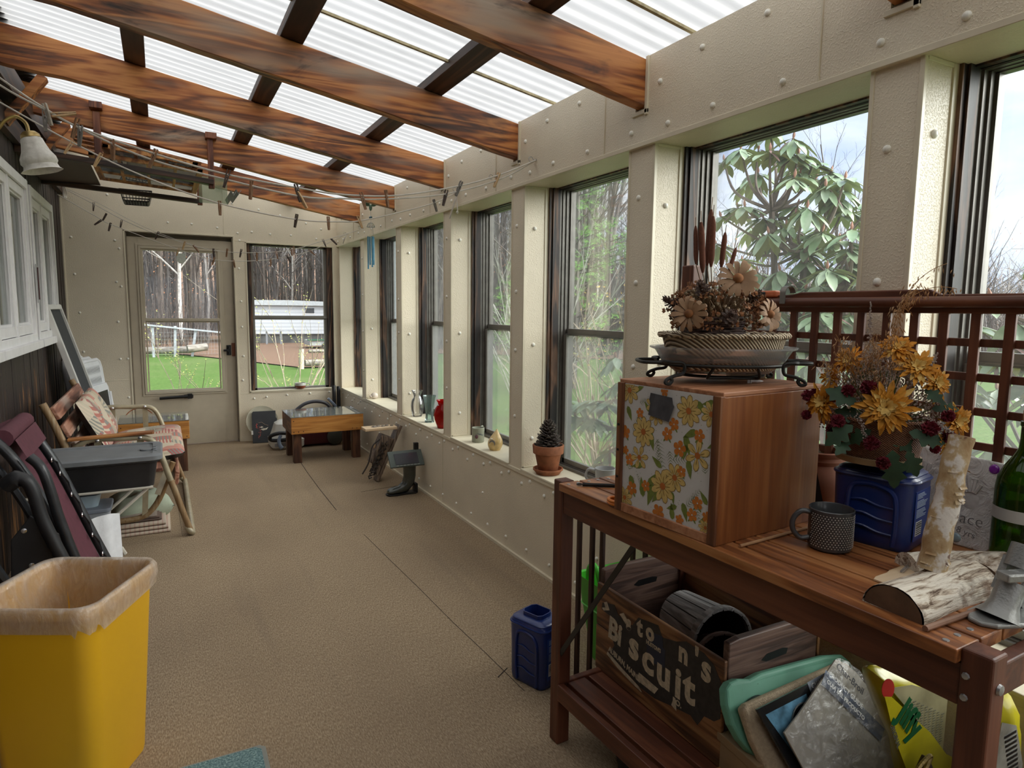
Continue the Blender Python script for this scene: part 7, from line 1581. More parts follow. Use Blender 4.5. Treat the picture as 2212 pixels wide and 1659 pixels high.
# ---------------------------------------------------------------- flag pole bracket
t = wthing('flagpole_bracket', 'cast grey metal flagpole bracket lying on the bench front corner', 'bracket', (1.25, .53, .84))
M_CAST = plain('cast_aluminium', (.30, .30, .29), .42, .55, var=.1, bump=.2, bs=200)
b = MB(); b.prism([(1.165, .535), (1.18, .515), (1.245, .488), (1.33, .488), (1.345, .51), (1.34, .55), (1.29, .575), (1.20, .572), (1.17, .555)], .8402, .8485); b.build('base_plate', M_CAST, t, bev=.003)
dA = Vector((.42, -.05, .9)).normalized(); p0 = Vector((1.222, .533, .848))
b = MB(); Mt = Matrix.Translation(p0) @ align(dA); b.lathe([(.034, -.004), (.027, .006), (.0215, .022), (.0215, .060), (.018, .060), (.018, .02), (0, .02)], 26, Mt); b.lathe([(.0215, .085), (.0215, .125), (.0185, .125), (.0185, .085), (.0215, .085)], 26, Mt); b.box(.010, .022, -.012, .012, .04, .10, Mt); b.build('socket_tube', M_CAST, t, smooth=True)
b = MB(); b.box(-.040, .034, -.026, -.0, -.004, .010, Matrix.Translation(p0+dA*.075) @ RZ(radians(-20))); b.build('strap', M_CAST, t, bev=.003)
b = MB(); b.tube([(1.275, .533, .855), (1.335, .525, .925), (1.36, .52, .96)], .010, 10); b.build('arm', M_CAST, t, smooth=True)
b = MB(); b.tube([(1.262, .505, .864), (1.262, .492, .860)], .005, 8); b.box(-.014, .014, -.003, .003, -.005, .005, T(1.272, .488, .858) @ RZ(.3)); b.build('wing_nut', M_EYE, t, smooth=True); endw()
# ---------------------------------------------------------------- rod and scissors handle
b = MB(); b.tube([(1.065, 1.54, .8455), (1.16, 1.475, .8455)], .0052, 8); b.tube([(1.058+.0075*cos(a), 1.545+.0075*sin(a), .8455) for a in [i*pi/6 for i in range(12)]], .002, 6, closed=True)
tag(single(b.build('black_rod', M_IRON, smooth=True)), 'black metal rod with a ring end lying on the far bench corner', 'rod')
b = MB(); Mo = T(1.047, 1.352, .8445); b.tube([Mo @ Vector((.021*cos(a), .026*sin(a), .007)) for a in [i*pi/9 for i in range(18)]], .0045, 8, closed=True); b.tube([Mo @ Vector((.021*cos(a), .026*sin(a), .0)) for a in [i*pi/9 for i in range(18)]], .0045, 8, closed=True)
tag(single(b.build('scissors_handle', plain('orange_handle_plastic', (.70, .20, .02), .4), smooth=True)), 'orange scissors handle loop sticking out beside the cabinet', 'scissors')
# ================================================================ UNDER AND BEHIND THE BENCH
M_CRA = wood('old_crate_wood', (.05, .020, .010), (.20, .085, .032), (.34, .17, .07), 1, 1.6, char=.2, bump=.4); M_CRA2 = wood('grey_crate_end', (.035, .018, .014), (.095, .05, .038), (.17, .10, .075), 0, 2.0, bump=.5)
t = wthing('wooden_crate', 'old wooden shipping crate with torn black label on the bench shelf', 'crate', (1.38, 1.37, .199))
KX0, KX1, KY0, KY1, KZ = 1.20, 1.565, 1.10, 1.64, .1995
def kb(name, q, mat, bev=.003): b = MB(); b.box(*q); return b.build(name, mat, t, bev=bev)
kb('side_board', (KX0, KX0+.012, KY0, KY1, KZ, .345), M_CRA); kb('side_board', (KX0+.0005, KX0+.0125, KY0, KY1, .347, .484), M_CRA)
kb('side_board', (KX1-.012, KX1, KY0, KY1, KZ, .345), M_CRA); kb('side_board', (KX1-.012, KX1, KY0, KY1, .347, .476), M_CRA)
kb('bottom_board', (KX0+.012, KX1-.012, KY0+.02, KY1-.02, KZ, KZ+.01), M_CRA2)
def endp(y0, y1):
    b = MB(); b.prism([(KX0+.014, KZ), (KX1-.014, KZ), (KX1-.014, .50), (KX1-.05, .532), (KX0+.05, .534), (KX0+.014, .528)], y0, y1, Mf); o = b.build('end_board', M_CRA2, t, bev=.004)
    b = MB(); cxe = (KX0+KX1)/2; b.prism([(cxe-.05, .455), (cxe-.03, .468), (cxe+.03, .47), (cxe+.05, .465), (cxe+.045, .45), (cxe-.03, .447)], y0-.0006, y0-.0002, Mf); b.build('hand_slot', MB_BLK, o)
endp(KY0, KY0+.02); endp(KY1-.02, KY1)
MY = Matrix(((0, 0, -1, 0), (1, 0, 0, 0), (0, 1, 0, 0), (0, 0, 0, 1)))   # polygon (y, z) on the face that looks at the room
def facepoly(name, polys, mat, lv=0, par=None):
    b = MB()
    for p in polys: b.prism([(y, z) for y, z in p], -(KX0-.0004-.0004*lv), -(KX0-.0004*lv), MY)
    return b.build(name, mat, par or t)
M_LBLK = plain('torn_black_label', (.028, .024, .022), .6, var=.35, vs_=60); M_LCR = plain('cream_label_print', (.50, .42, .30), .7, var=.3, vs_=80); M_LBLU = plain('navy_emblem', (.012, .02, .045), .5)
lab_ = facepoly('torn_label', [[(1.609, .428), (1.547, .446), (1.526, .421), (1.458, .419), (1.432, .455), (1.345, .470), (1.327, .443), (1.271, .457), (1.234, .475), (1.168, .474), (1.133, .459), (1.103, .421), (1.104, .33), (1.124, .312), (1.158, .306), (1.180, .268), (1.207, .28), (1.292, .262), (1.35, .248), (1.412, .246), (1.498, .262), (1.57, .276), (1.541, .316), (1.560, .345), (1.523, .365), (1.50, .388), (1.56, .40), (1.612, .405)]], M_LBLK)
facepoly('label_border', [[(1.575, .280), (1.50, .262), (1.42, .246), (1.405, .236), (1.45, .240), (1.52, .252), (1.578, .270)], [(1.43, .262), (1.35, .262), (1.335, .285), (1.42, .29)], [(1.28, .268), (1.26, .262), (1.262, .29), (1.272, .292)], [(1.60, .432), (1.585, .440), (1.57, .418), (1.60, .405), (1.61, .41), (1.592, .418)], [(1.52, .428), (1.50, .44), (1.475, .42), (1.49, .41)]], M_LCR, 1, lab_)
facepoly('emblem', [[(1.39, .434), (1.325, .446), (1.322, .415), (1.312, .412), (1.312, .36), (1.355, .352), (1.39, .362)]], M_LBLU, 2, lab_)
def ktext(s, y, z, size, mat, lv=3, bold=.003, sx=1.0, rot=0): return clip_text('lettering', s, size, mat, t, T(KX0-.0005*lv-1.38, y-1.37, z-.199) @ Matrix(((0, 0, -1, 0), (-1, 0, 0, 0), (0, 1, 0, 0), (0, 0, 0, 1))) @ RZ(rot), .0003, bold, sx)
x_ = 0
for ch, y, z, sz in (('H', 1.60, .395, .06), ('u', 1.540, .39, .06), ('s', 1.485, .40, .06), ('t', 1.435, .405, .075), ('o', 1.395, .412, .07), ('n', 1.26, .412, .08), ("'", 1.20, .42, .08), ('s', 1.175, .405, .10)):
    if ch not in "Hu": ktext(ch, y, z, sz, M_LCR, 2, .0035, .9)
ktext('Bi', 1.575, .335, .095, M_LCR, 2, .004, .9, -.08); 
for ch, y, z in (('s', 1.470, .322), ('c', 1.408, .312), ('u', 1.345, .305), ('i', 1.270, .305), ('t', 1.235, .315)): ktext(ch, y, z, .118, M_LCR, 2, .0045, 1.0)
ktext('AUBURN, MAINE.', 1.570, .286, .024, M_LCR, 2, .0008, .85, -.16); ktext("HUSTON'S", 1.392, .395, .0165, M_LCR, 4, .0006, .8); ktext('PO.', 1.275, .280, .022, M_LCR, 2, .0008)
endw()
# wooden tubs in the crate
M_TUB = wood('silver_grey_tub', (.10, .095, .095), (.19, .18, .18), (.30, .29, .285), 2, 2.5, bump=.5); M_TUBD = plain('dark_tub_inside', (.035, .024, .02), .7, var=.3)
def tub(label, M_, r, L, mo, mi):
    t = thing('bushel_tub', label, 'tub', M_.to_translation()); t.rotation_euler = M_.to_euler()
    b = MB(); n = 16
    for i in range(n):
        a0, a1 = 2*pi*i/n+.02, 2*pi*(i+1)/n-.02
        pts = [(r*.80*cos(a), r*.80*sin(a), 0) for a in (a0, (a0+a1)/2, a1)]+[(r*cos(a), r*sin(a), L) for a in (a1, (a0+a1)/2, a0)]
        inn = [(x*.95, y*.95, z) for x, y, z in pts]; b.add(pts+inn, [(0, 1, 4, 5), (1, 2, 3, 4), (11, 10, 7, 6), (10, 9, 8, 7), (3, 9, 10, 4), (4, 10, 11, 5), (0, 6, 7, 1), (1, 7, 8, 2), (2, 8, 9, 3), (5, 11, 6, 0)])
    b.disc((0, 0, .004), r*.79, 24); b.build('tub_stave', mo, t)
    b = MB(); b.lathe([(r*1.0, L-.022), (r*1.05, L-.022), (r*1.055, L), (r*.99, L+.001), (r*.97, L-.02)], 32); b.build('rim_hoop', mo, t, smooth=True)
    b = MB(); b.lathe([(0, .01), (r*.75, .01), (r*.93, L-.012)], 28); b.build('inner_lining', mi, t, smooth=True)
tub('silver grey slatted wooden tub lying on its side in the crate', T(1.43, 1.50, .385) @ align((-.15, -.93, .06)), .098, .215, M_TUB, M_TUBD)
tub('dark stained round tub lying in the crate before the grey tub', T(1.39, 1.33, .335) @ align((-.35, -.72, .30)), .082, .14, M_CRA2, M_TUBD)
b = MB(); b.ball((1.37, 1.155, .345), (.03, .02, .03), 12, 8); tag(single(b.build('grey_ball', plain('pale_grey_plastic', (.42, .43, .46), .4), smooth=True)), 'pale grey rounded plastic piece inside the crate near its end', 'plastic piece')
# folded snack table stands
M_TRAY = wood('dark_stand_wood', (.03, .015, .010), (.075, .04, .027), (.13, .075, .05), 2, 2)
for i, (x, y, z) in enumerate(((1.225, 1.86, .655), (1.255, 1.825, .660), (1.285, 1.79, .664), (1.31, 1.765, .635))):
    t = wthing('folded_stand', ['folded dark wood table stand farthest from the crate', 'second folded dark wood table stand in the row', 'third folded dark wood table stand in the row', 'folded dark wood table stand nearest the crate, its crossbar lowest'][i], 'stand', (x, y, 0), 'folded table stands beside the bench')
    b = MB(); d = V(.28, -.02, 0)
    for k in (0, 1): o = Vector((x, y, 0))+d*k; b.box(o.x-.006, o.x+.006, o.y-.010, o.y+.010, 0, z-.01)
    b.build('leg', M_TRAY, t, bev=.002); b = MB(); b.bar(Vector((x-.02, y, z)), Vector((x, y, z))+d*1.05, .022, .028, (0, 0, 1)); b.build('top_bar', M_TRAY, t, bev=.003)
    b = MB(); b.lathe([(.005, 0), (.004, .002), (0, .003)], 8, T(x, y, z+.011)); b.build('screw', MB_BLK, t); endw()
# green tub
t = wthing('green_tub', 'bright lime green flexible tub with loop handle behind the table stands', 'tub', (1.52, 1.93, 0))
M_GRN = plain('lime_green_plastic', (.07, .52, .035), .4, var=.06)
b = MB(); loft(b, [[(x+1.52, y+1.93, z) for x, y in rrect(w_*.74, d_*.74, .04)] for z, w_, d_ in ((.0, .24, .20), (.01, .25, .21), (.22, .33, .27), (.225, .335, .275), (.33, .36, .30), (.335, .37, .31), (.33, .35, .29), (.02, .235, .195))], True, True); b.build('tub_body', M_GRN, t, smooth=True)
b = MB(); b.tube(catmull([(1.395, 1.88, .32), (1.385, 1.89, .38), (1.39, 1.92, .405), (1.395, 1.96, .38), (1.40, 1.975, .32)], 6), .009, 8); b.build('handle', M_GRN, t, smooth=True)
b = MB(); b.tube([(x*1.005+1.52, y*1.005+1.93, .222) for x, y in rrect(.247, .203, .04)], .0035, 5, closed=True); b.build('side_line', plain('pale_green_line', (.2, .65, .15), .4), t); endw()
# leaning flat things at the crate end
def tilt(pts): return [Vector(p) for p in pts]
KN = Vector((0, -1, .45)).normalized()
def slab(name, pts, th, mat, par, bev=.004, seg=3, sm=False):
    n = len(pts); A_ = [Vector(p) for p in pts]; B_ = [p-KN*th for p in A_]; b = MB(); b.add([tuple(p) for p in A_+B_], [tuple(range(n)), tuple(range(2*n-1, n-1, -1))]+[(i, n+i, n+(i+1) % n, (i+1) % n) for i in range(n)]); return b.build(name, mat, par, bev=bev, seg=seg)
M_TEAL = plain('mint_green_foam', (.12, .33, .23), .6, var=.15, vs_=9)
kn = [(1.171, 1.064, .44), (1.189, 1.068, .45), (1.215, 1.068, .452), (1.253, 1.065, .443), (1.296, 1.067, .447), (1.417, 1.063, .442), (1.535, 1.060, .436), (1.60, 1.055, .425), (1.625, 1.047, .405), (1.635, 1.032, .371), (1.64, .98, .26), (1.62, .96, .215), (1.30, .96, .212), (1.235, .985, .265), (1.203, 1.001, .3), (1.178, 1.015, .333), (1.164, 1.031, .367), (1.162, 1.049, .408)]
t = wthing('foam_kneeler', 'mint green foam garden kneeler leaning against the crate end', 'kneeler', (1.4, 1.0, .2)); slab('foam_pad', kn, .030, M_TEAL, t, .008)
b = MB(); ce = Vector((1.243, 1.040, .398)); b.tube([ce+V(.028*cos(a)+.008*sin(a), -.001+.0045*sin(a), .010*sin(a)) for a in [i*pi/8 for i in range(16)]], .004, 6, closed=True); b.prism([(1.218, .398), (1.235, .409), (1.268, .404), (1.275, .392), (1.25, .387), (1.222, .388)], 0, .0005, T(0, 1.0395, 0) @ Mf); b.build('grip_slot', plain('dark_green_slot', (.01, .03, .02), .8), t, smooth=True)
b = MB(); q = random.Random(4)
zz = [Vector((1.22+.028*i, 1.060-.001*(i % 2), .428-(.022 if i % 2 else 0))) + KN*.0006 for i in range(13)]; b.tube(zz, .0018, 4); b.build('embossed_zigzag', plain('pale_mint_line', (.25, .46, .35), .6), t); endw()
slabt = wthing('tan_seat_pad', 'tan woven seat pad leaning in front of the mint kneeler', 'pad', (1.4, .98, .2)); tn = [(1.179, 1.017, .413), (1.196, 1.018, .420), (1.271, 1.020, .422), (1.553, 1.024, .431), (1.582, 1.02, .421), (1.61, .985, .343), (1.62, .94, .244), (1.60, .925, .210), (1.24, .925, .208), (1.205, .96, .287), (1.186, .985, .345)]
slab('pad_body', tn, .026, plain('tan_woven_cloth', (.42, .33, .22), .85, var=.12, vs_=120, bump=.6, bs=350), slabt, .009); endw()
t = wthing('grill_booklet', 'black manual booklet with a food photo leaning on the tan seat pad', 'booklet', (1.36, .96, .2)); mg = [(1.196, .995, .420), (1.464, .998, .440), (1.500, .985, .410), (1.52, .935, .277), (1.50, .91, .215), (1.285, .908, .210), (1.263, .925, .265)]
mg = [Vector(p)+KN*.004 for p in mg]; bk = slab('cover', mg, .006, plain('gloss_black_cover', (.012, .013, .016), .25, coat=.5), t, 0)
pu = (Vector(mg[1])-Vector(mg[0])).normalized(); pv = KN.cross(pu).normalized(); 
def onp(o, u, v, l=.0008): return Vector(mg[0])+pu*u+pv*v+KN*l
b = MB(); b.add([onp(0, .020, -.018), onp(0, .165, -.018), onp(0, .165, -.13), onp(0, .075, -.14)], [(0, 1, 2, 3)]); b.build('photo_panel', plain('blue_photo', (.10, .24, .36), .3, var=.5, vs_=40), bk)
b = MB(); c = onp(0, .135, -.075, .0014); b.tube([c+pu*.046*cos(a)+pv*.044*sin(a) for a in [i*pi/14 for i in range(28)]], .002, 4, closed=True); b.k = 1; b.add([c+pu*.043*cos(a)+pv*.041*sin(a)+KN*.0002 for a in [i*pi/14 for i in range(28)]], [tuple(range(28))]); b.k = 2
for du, dv, r in ((-.01, .014, .017), (-.022, -.012, .016), (.014, .02, .012)): b.ball(c+pu*du+pv*dv, (r, .004, r*.7), 10, 6)
b.build('grill_picture', [M_EYE, MB_BLK, plain('purple_grilled_food', (.20, .09, .14), .5, var=.6, vs_=120)], bk)
b = MB(); b.add([onp(0, .18, .004, .001), onp(0, .262, .006, .001), onp(0, .262, -.05, .001), onp(0, .18, -.05, .001)], [(0, 1, 2, 3)]); b.build('grey_banner', plain('grey_blue_banner', (.22, .25, .30), .4, var=.3, vs_=60), bk)
MT = Matrix(((pu.x, pv.x, KN.x, 0), (pu.y, pv.y, KN.y, 0), (pu.z, pv.z, KN.z, 0), (0, 0, 0, 1)))
def ptext(nm, s, u, v, size, mat, par, rot=0, lv=.002, bold=0): lv += (.010 if nm == 'lettering' and par is t else 0); p = onp(0, u, v, lv)-Vector(MB.ORG); return clip_text(nm, s, size, mat, par, Matrix.Translation(p) @ MT @ RZ(rot), .0002, bold)
ptext('lettering', 'CHAR\nGRILL', .188, -.014, .017, M_WHT, bk)
endw()
t = wthing('manual_packet', 'product guide in a crinkled clear plastic packet on top of the leaning pile', 'packet', (1.42, .94, .2)); pk = [(1.241, .957, .372), (1.30, .968, .392), (1.475, 1.000, .470), (1.490, 1.000, .466), (1.534, .984, .432), (1.578, .957, .371), (1.600, .912, .274), (1.575, .885, .215), (1.30, .885, .212), (1.268, .925, .30)]
pk = [Vector(p)+KN*.010 for p in pk]
slab('paper', pk, .004, plain('cream_paper_sheet', (.42, .39, .33), .7), t, 0)
tt = NT('crinkled_clear_film'); n1 = tt.noise(tt.coord((1, .6, 1.4)), 30, 5, .65, 1.2); tr = tt.n('ShaderNodeBsdfTransparent', {'Color': (.97, .97, .98, 1)}); gl = tt.n('ShaderNodeBsdfGlossy', {'Roughness': .18, 'Normal': tt.bump(n1, 1.0, .02)}); df = tt.n('ShaderNodeBsdfDiffuse', {'Color': (.8, .8, .82, 1)})
m1 = tt.n('ShaderNodeMixShader', {0: .35, 1: gl.outputs[0], 2: df.outputs[0]}); tt.l(tt.n('ShaderNodeMixShader', {0: tt.ramp(n1, [(.40, .04), (.58, .42), (.66, .10)]), 1: tr.outputs[0], 2: m1.outputs[0]}).outputs[0], tt.out.inputs[0]); M_FILM = tt.m
ctr = sum((Vector(p) for p in pk), Vector())/len(pk); b = MB(); q = random.Random(3); rings = []
for f in (1.03, .9, .72, .5, .28): rings.append([ctr+(Vector(p)-ctr)*f+KN*(.004+q.uniform(0, .010)) for p in [pk[i % len(pk)].lerp(pk[(i+1) % len(pk)], k/3) for i in range(len(pk)) for k in range(3)]])
loft(b, rings, False, True); b.build('plastic_film', M_FILM, t, smooth=True)
b = MB(); e0 = Vector(pk[1])+(Vector(pk[2])-Vector(pk[1]))*.55; 
def pkp(u, v, l=.0012): return Vector(pk[2])+pu*u+pv*v+KN*l
b.add([pkp(-.075, -.035), pkp(-.045, -.010), pkp(.085, -.195), pkp(.055, -.215)], [(0, 1, 2, 3)]); b.build('dark_banner', plain('slate_blue_banner', (.12, .15, .22), .4), t)
mg0 = mg; mg = [Vector(pk[2])]+mg[1:]
ptext('lettering', 'Char-Broil', -.020, -.012, .024, plain('dark_print', (.05, .05, .06), .5), t, radians(-55), .0014, .0004); ptext('lettering', 'PRODUCT GUIDE', -.052, -.020, .016, M_WHT, t, radians(-55), .0020, .0003); ptext('lettering', 'GUIA DEL PRODUCTO', -.068, -.032, .014, M_WHT, t, radians(-55), .0020, .0003)
mg = mg0; endw()
b = MB(); b.box(-.075, .0, -.0, .15, 0, .092, T(1.262, .965, .199) @ RZ(radians(-6))); b.box(-.077, .002, -.002, .152, .072, .095, T(1.262, .965, .199) @ RZ(radians(-6)))
tag(single(b.build('cardboard_box', plain('brown_cardboard', (.27, .18, .095), .8, var=.06), bev=.002)), 'small brown cardboard box beside the crate on the bench shelf', 'box')
b = MB(); b.box(1.085, 1.19, .93, 1.09, .199, .216, T(0, 0, 0)); tag(single(b.build('wood_block', wood('bright_orange_board', (.2, .07, .02), (.42, .19, .06), (.55, .28, .1), 1, 2), bev=.003)), 'orange wooden board end lying on the bench shelf', 'board')
b = MB(); b.box(1.06, 1.10, 1.10, 1.13, .199, .208); b.tube([(1.06, 1.115, .212), (1.10, 1.115, .212)], .005, 8); tag(single(b.build('metal_latch', M_STEEL)), 'small shiny metal latch on the bench shelf beside the orange board', 'latch')
# yellow plastic sacks
M_YBAG = plain('yellow_sack_film', (.50, .44, .015), .3, var=.25, vs_=9, coat=.3); M_GREENP = plain('dark_green_print', (.0, .10, .035), .4); M_REDP = plain('red_print', (.45, .02, .02), .4); M_TXT = plain('grey_small_print', (.10, .10, .07), .6)
t = wthing('seed_starter_sack', 'yellow plastic sack with green lettering slumped on the bench shelf', 'sack', (1.40, .78, .2))
def sacks(pts, y, th, mat, name, par, n=3, seed=1):
    q = random.Random(seed); P_ = [Vector((x, y, z)) for x, z in pts]; P_ = catmull(P_, 3, True); c = sum(P_, Vector())/len(P_); b = MB(); R1 = []
    for f, d in ((1, 0), (.96, .35), (.82, .75), (.6, .95), (.3, 1.0)): R1.append([c+(p-c)*f+V(0, -th*d+q.uniform(-.006, .006)*d, 0) for p in P_])
    loft(b, R1, False, True); R2 = [[c+(p-c)*f+V(0, th*d, 0) for p in P_] for f, d in ((1, 0), (.9, .6), (.5, 1))]; loft(b, R2, False, True); return b.build(name, mat, par, smooth=True, ang=60)
bg = sacks([(1.300, .597), (1.344, .592), (1.44, .570), (1.53, .53), (1.57, .49), (1.575, .36), (1.575, .22), (1.50, .205), (1.47, .30), (1.428, .388), (1.387, .446), (1.335, .526)], .80, .035, M_YBAG, 'sack_body', t)
def ypoly(pts, y, mat, name, par): b = MB(); b.add([(x, y, z) for x, z in pts], [tuple(range(len(pts)))]); return b.build(name, mat, par, solid=.0006)
ypoly([(1.315, .570), (1.393, .556), (1.50, .51), (1.54, .48), (1.54, .34), (1.50, .38), (1.44, .45)], .757, plain('clear_beige_window', (.36, .33, .20), .3, var=.3, vs_=14, coat=.4), 'clear_window', t)
b = MB(); q = random.Random(6)
for c_ in range(9):
    x0 = 1.385+.0165*c_; z0 = .524-.009*c_; L = q.uniform(.06, .11)
    for k in range(int(L/.006)): w_ = q.uniform(.006, .0125); b.box(x0, x0+w_*.9, .7545, .7550, z0-k*.006-.0018, z0-k*.006)
b.build('small_print', M_TXT, t)
b = MB(); b.prism([(.026*cos(a), .019*sin(a)) for a in [i*pi/10 for i in range(20)]], 0, .001, T(1.300, .752, .575) @ RY(radians(50)) @ Mf); b.build('red_badge', M_REDP, t)
fl = ypoly([(1.275, .570), (1.30, .562), (1.39, .487), (1.457, .433), (1.53, .358), (1.56, .34), (1.56, .21), (1.45, .205), (1.379, .369), (1.325, .459)], .744, M_YBAG, 'front_fold', t)
Mj = T(1.322-1.40, .7425-.78, .512-.2) @ RX(pi/2) @ RZ(radians(-48))
clip_text('lettering', 'Jiffy', .072, M_GREENP, t, Mj, .0003, .0035, 1.0); clip_text('lettering', 'ORIGINAL', .016, M_TXT, t, T(1.300-1.40, .7425-.78, .50-.2) @ RX(pi/2) @ RZ(radians(-62)), .0002, .0006); endw()
t = wthing('second_sack', 'yellow plastic sack end with clear window, seen right of the bench leg', 'sack', (1.52, .60, .2))
bg = sacks([(1.40, .62), (1.47, .60), (1.54, .55), (1.575, .44), (1.575, .22), (1.40, .21), (1.38, .4)], .64, .03, M_YBAG, 'sack_body', t, seed=5)
ypoly([(1.44, .545), (1.50, .52), (1.545, .42), (1.54, .26), (1.43, .24), (1.42, .42)], .606, plain('grey_clear_film', (.34, .34, .30), .25, var=.4, vs_=18, coat=.5), 'clear_window', t)
b = MB()
for k in range(9): b.box(1.455+.004*k, 1.50+.003*k, .6045, .605, .505-k*.011, .511-k*.011)
b.build('bar_print', MB_BLK, t); clip_text('lettering', 'Jiffy', .05, M_TXT, t, T(1.54-1.52, .6045-.60, .29-.2) @ RX(pi/2) @ RZ(radians(80)), .0002, .001); endw()
# brown gift bag with cord at the frame's lower edge
t = wthing('gift_bag', 'dark brown gift bag with gold cord, low before the yellow sack', 'bag', (1.36, .72, .2))
b = MB(); b.prism([(1.315, .20), (1.45, .20), (1.435, .345), (1.375, .43), (1.33, .375)], .700, .716, Mf); b.build('bag_body', plain('dark_brown_paper', (.055, .035, .030), .6, var=.2), t, bev=.003)
b = MB(); b.tube(catmull([(1.20, .697, .385), (1.28, .695, .40), (1.345, .697, .43), (1.375, .697, .435), (1.35, .697, .40), (1.31, .696, .36), (1.26, .695, .33)], 6), .0045, 6); b.build('gold_cord', plain('gold_cord', (.30, .22, .08), .4, .6, var=.4, vs_=200), t, smooth=True)
b = MB()
for x, z, r in ((1.39, .37, .011), (1.40, .33, .016), (1.415, .29, .012)): b.tube([(x+r*cos(a)*(1-a/9), .6985, z+r*sin(a)*(1-a/9)) for a in [i*.45 for i in range(14)]], .0016, 4)
b.build('scroll_print', MB_BLK, t); endw()
b = MB(); b.lathe([(0, .004), (.06, .004), (.065, 0), (.085, .10), (.09, .102), (.09, .11), (.082, .11), (.06, .02), (0, .015)], 26, T(1.20, 1.40, 0)); tag(single(b.build('black_pot', M_BLKP, smooth=True)), 'black plastic plant pot on the carpet under the bench shelf', 'pot')
# ================================================================ RHODODENDRONS, SHED, FENCE
def rleaf_mat(name, a, c_, d):
    t = NT(name); g = t.n('ShaderNodeNewGeometry'); bf = g.outputs['Backfacing']; n = t.noise(t.coord(), 9, 3)
    col = t.mix(t.ramp(n, [(.4, 0), (.6, 1)]), a, c_); col = t.mix(bf, col, d); m = t.fin(col, .38, 0, None, .5, coat=.15); return m
M_RL = rleaf_mat('rhododendron_leaf', (.17, .26, .14), (.30, .38, .25), (.32, .33, .14)); M_RL2 = plain('reddish_curled_leaf', (.17, .085, .075), .6, var=.3, vs_=12); M_BUD = plain('pink_brown_bud', (.34, .16, .11), .6, var=.25, vs_=40); M_RST = plain('grey_brown_rhodo_stem', (.16, .12, .10), .8, var=.3, vs_=20)
def whorl(lf, bd, c, d, q, s=1.0, droop=1.0, n=None):
    d = Vector(d).normalized(); n = n or q.randint(10, 13); a0 = q.uniform(0, 6.28); u = d.orthogonal().normalized(); v = d.cross(u)
    for i in range(n):
        a = a0+i*2*pi/n+q.uniform(-.25, .25); o = u*cos(a)+v*sin(a); L = q.uniform(.125, .165)*s; w_ = L*.175*q.uniform(.85, 1.15); el = q.uniform(-.1, .55)-.55*droop
        p = Vector(c)-d*q.uniform(0, .02); dr = (o*cos(el)+d*sin(el)*.5+Vector((0, 0, -.35*droop))).normalized(); sd = dr.cross(Vector((0, 0, 1)))
        if sd.length < .1: sd = dr.cross(Vector((1, 0, 0)))
        sd.normalize(); up = sd.cross(dr).normalized(); pts = []; red = q.random() < .10
        for t_, wv in ((.0, .10), (.14, .22), (.32, .85), (.58, 1.0), (.82, .72), (1.0, .06)):
            cpt = p+dr*L*t_+Vector((0, 0, -1))*L*.22*t_*t_*droop; ww = w_*wv*(.35 if red else 1)
            pts += [cpt-sd*ww+up*ww*.30, cpt, cpt+sd*ww+up*ww*.30]
        lf.k = 1 if red else 0; lf.add(pts, [(3*j, 3*j+1, 3*j+4, 3*j+3) for j in range(5)]+[(3*j+1, 3*j+2, 3*j+5, 3*j+4) for j in range(5)])
    M_ = Matrix.Translation(c) @ align(d); bd.lathe([(.002, -.01), (.008*s, .006), (.0085*s, .016), (.0045*s, .030), (.0, .040)], 6, M_)
def rhodo(label, base, pts, seed, s=1.0, extra=0, box_=None, hubs=None):
    q = random.Random(seed); t = thing('rhododendron_bush', label, 'bush', base); MB.ORG = tuple(base); lf, bd, st = MB(), MB(), MB()
    P_ = [Vector(p) for p in pts]
    for i in range(extra): P_.append(Vector(tuple(q.uniform(a, c) for a, c in box_)))
    H_ = [Vector(h) for h in hubs]
    for h in H_: m = h.lerp(Vector(base), .5)+V(q.uniform(-.08, .08), q.uniform(-.08, .08), 0); st.tube(catmull([Vector(base), m, h], 5), [.03-.0012*i for i in range(11)], 6)
    for p in P_:
        h = min(H_, key=lambda k: (k-p).length+(0 if k.z < p.z else .5)); m = h.lerp(p, .55)+V(q.uniform(-.05, .05), q.uniform(-.05, .05), -.06); d = (p-m+V(0, 0, .12)).normalized(); c = catmull([h, m, p], 5)
        st.tube(c, [.012-.0007*i for i in range(len(c))], 5); whorl(lf, bd, p, d*.6+V(0, 0, .8), q, s, q.uniform(.6, 1.1))
    lf.build('foliage', [M_RL, M_RL2], t, smooth=True); bd.build('flower_bud', M_BUD, t, smooth=True); st.build('stem', M_RST, t, smooth=True); endw()
RP1 = [(2.62, 2.37), (2.46, 2.3), (2.82, 2.32), (2.69, 2.29), (2.61, 2.27), (2.49, 2.23), (2.42, 2.21), (2.95, 2.28), (2.44, 2.1), (2.14, 2.04), (2.25, 2.02), (2.16, 1.99), (2.77, 1.99), (2.83, 1.98), (2.95, 1.95), (2.54, 1.92), (2.63, 1.91), (2.41, 1.95), (2.35, 1.93), (2.25, 1.8), (2.59, 1.82), (2.98, 1.79), (2.34, 1.73), (2.15, 1.74), (2.09, 1.7), (2.09, 1.79), (2.5, 1.61), (2.33, 1.65), (2.09, 1.61), (2.65, 1.61), (2.33, 1.51), (2.46, 1.51), (2.13, 1.53)]
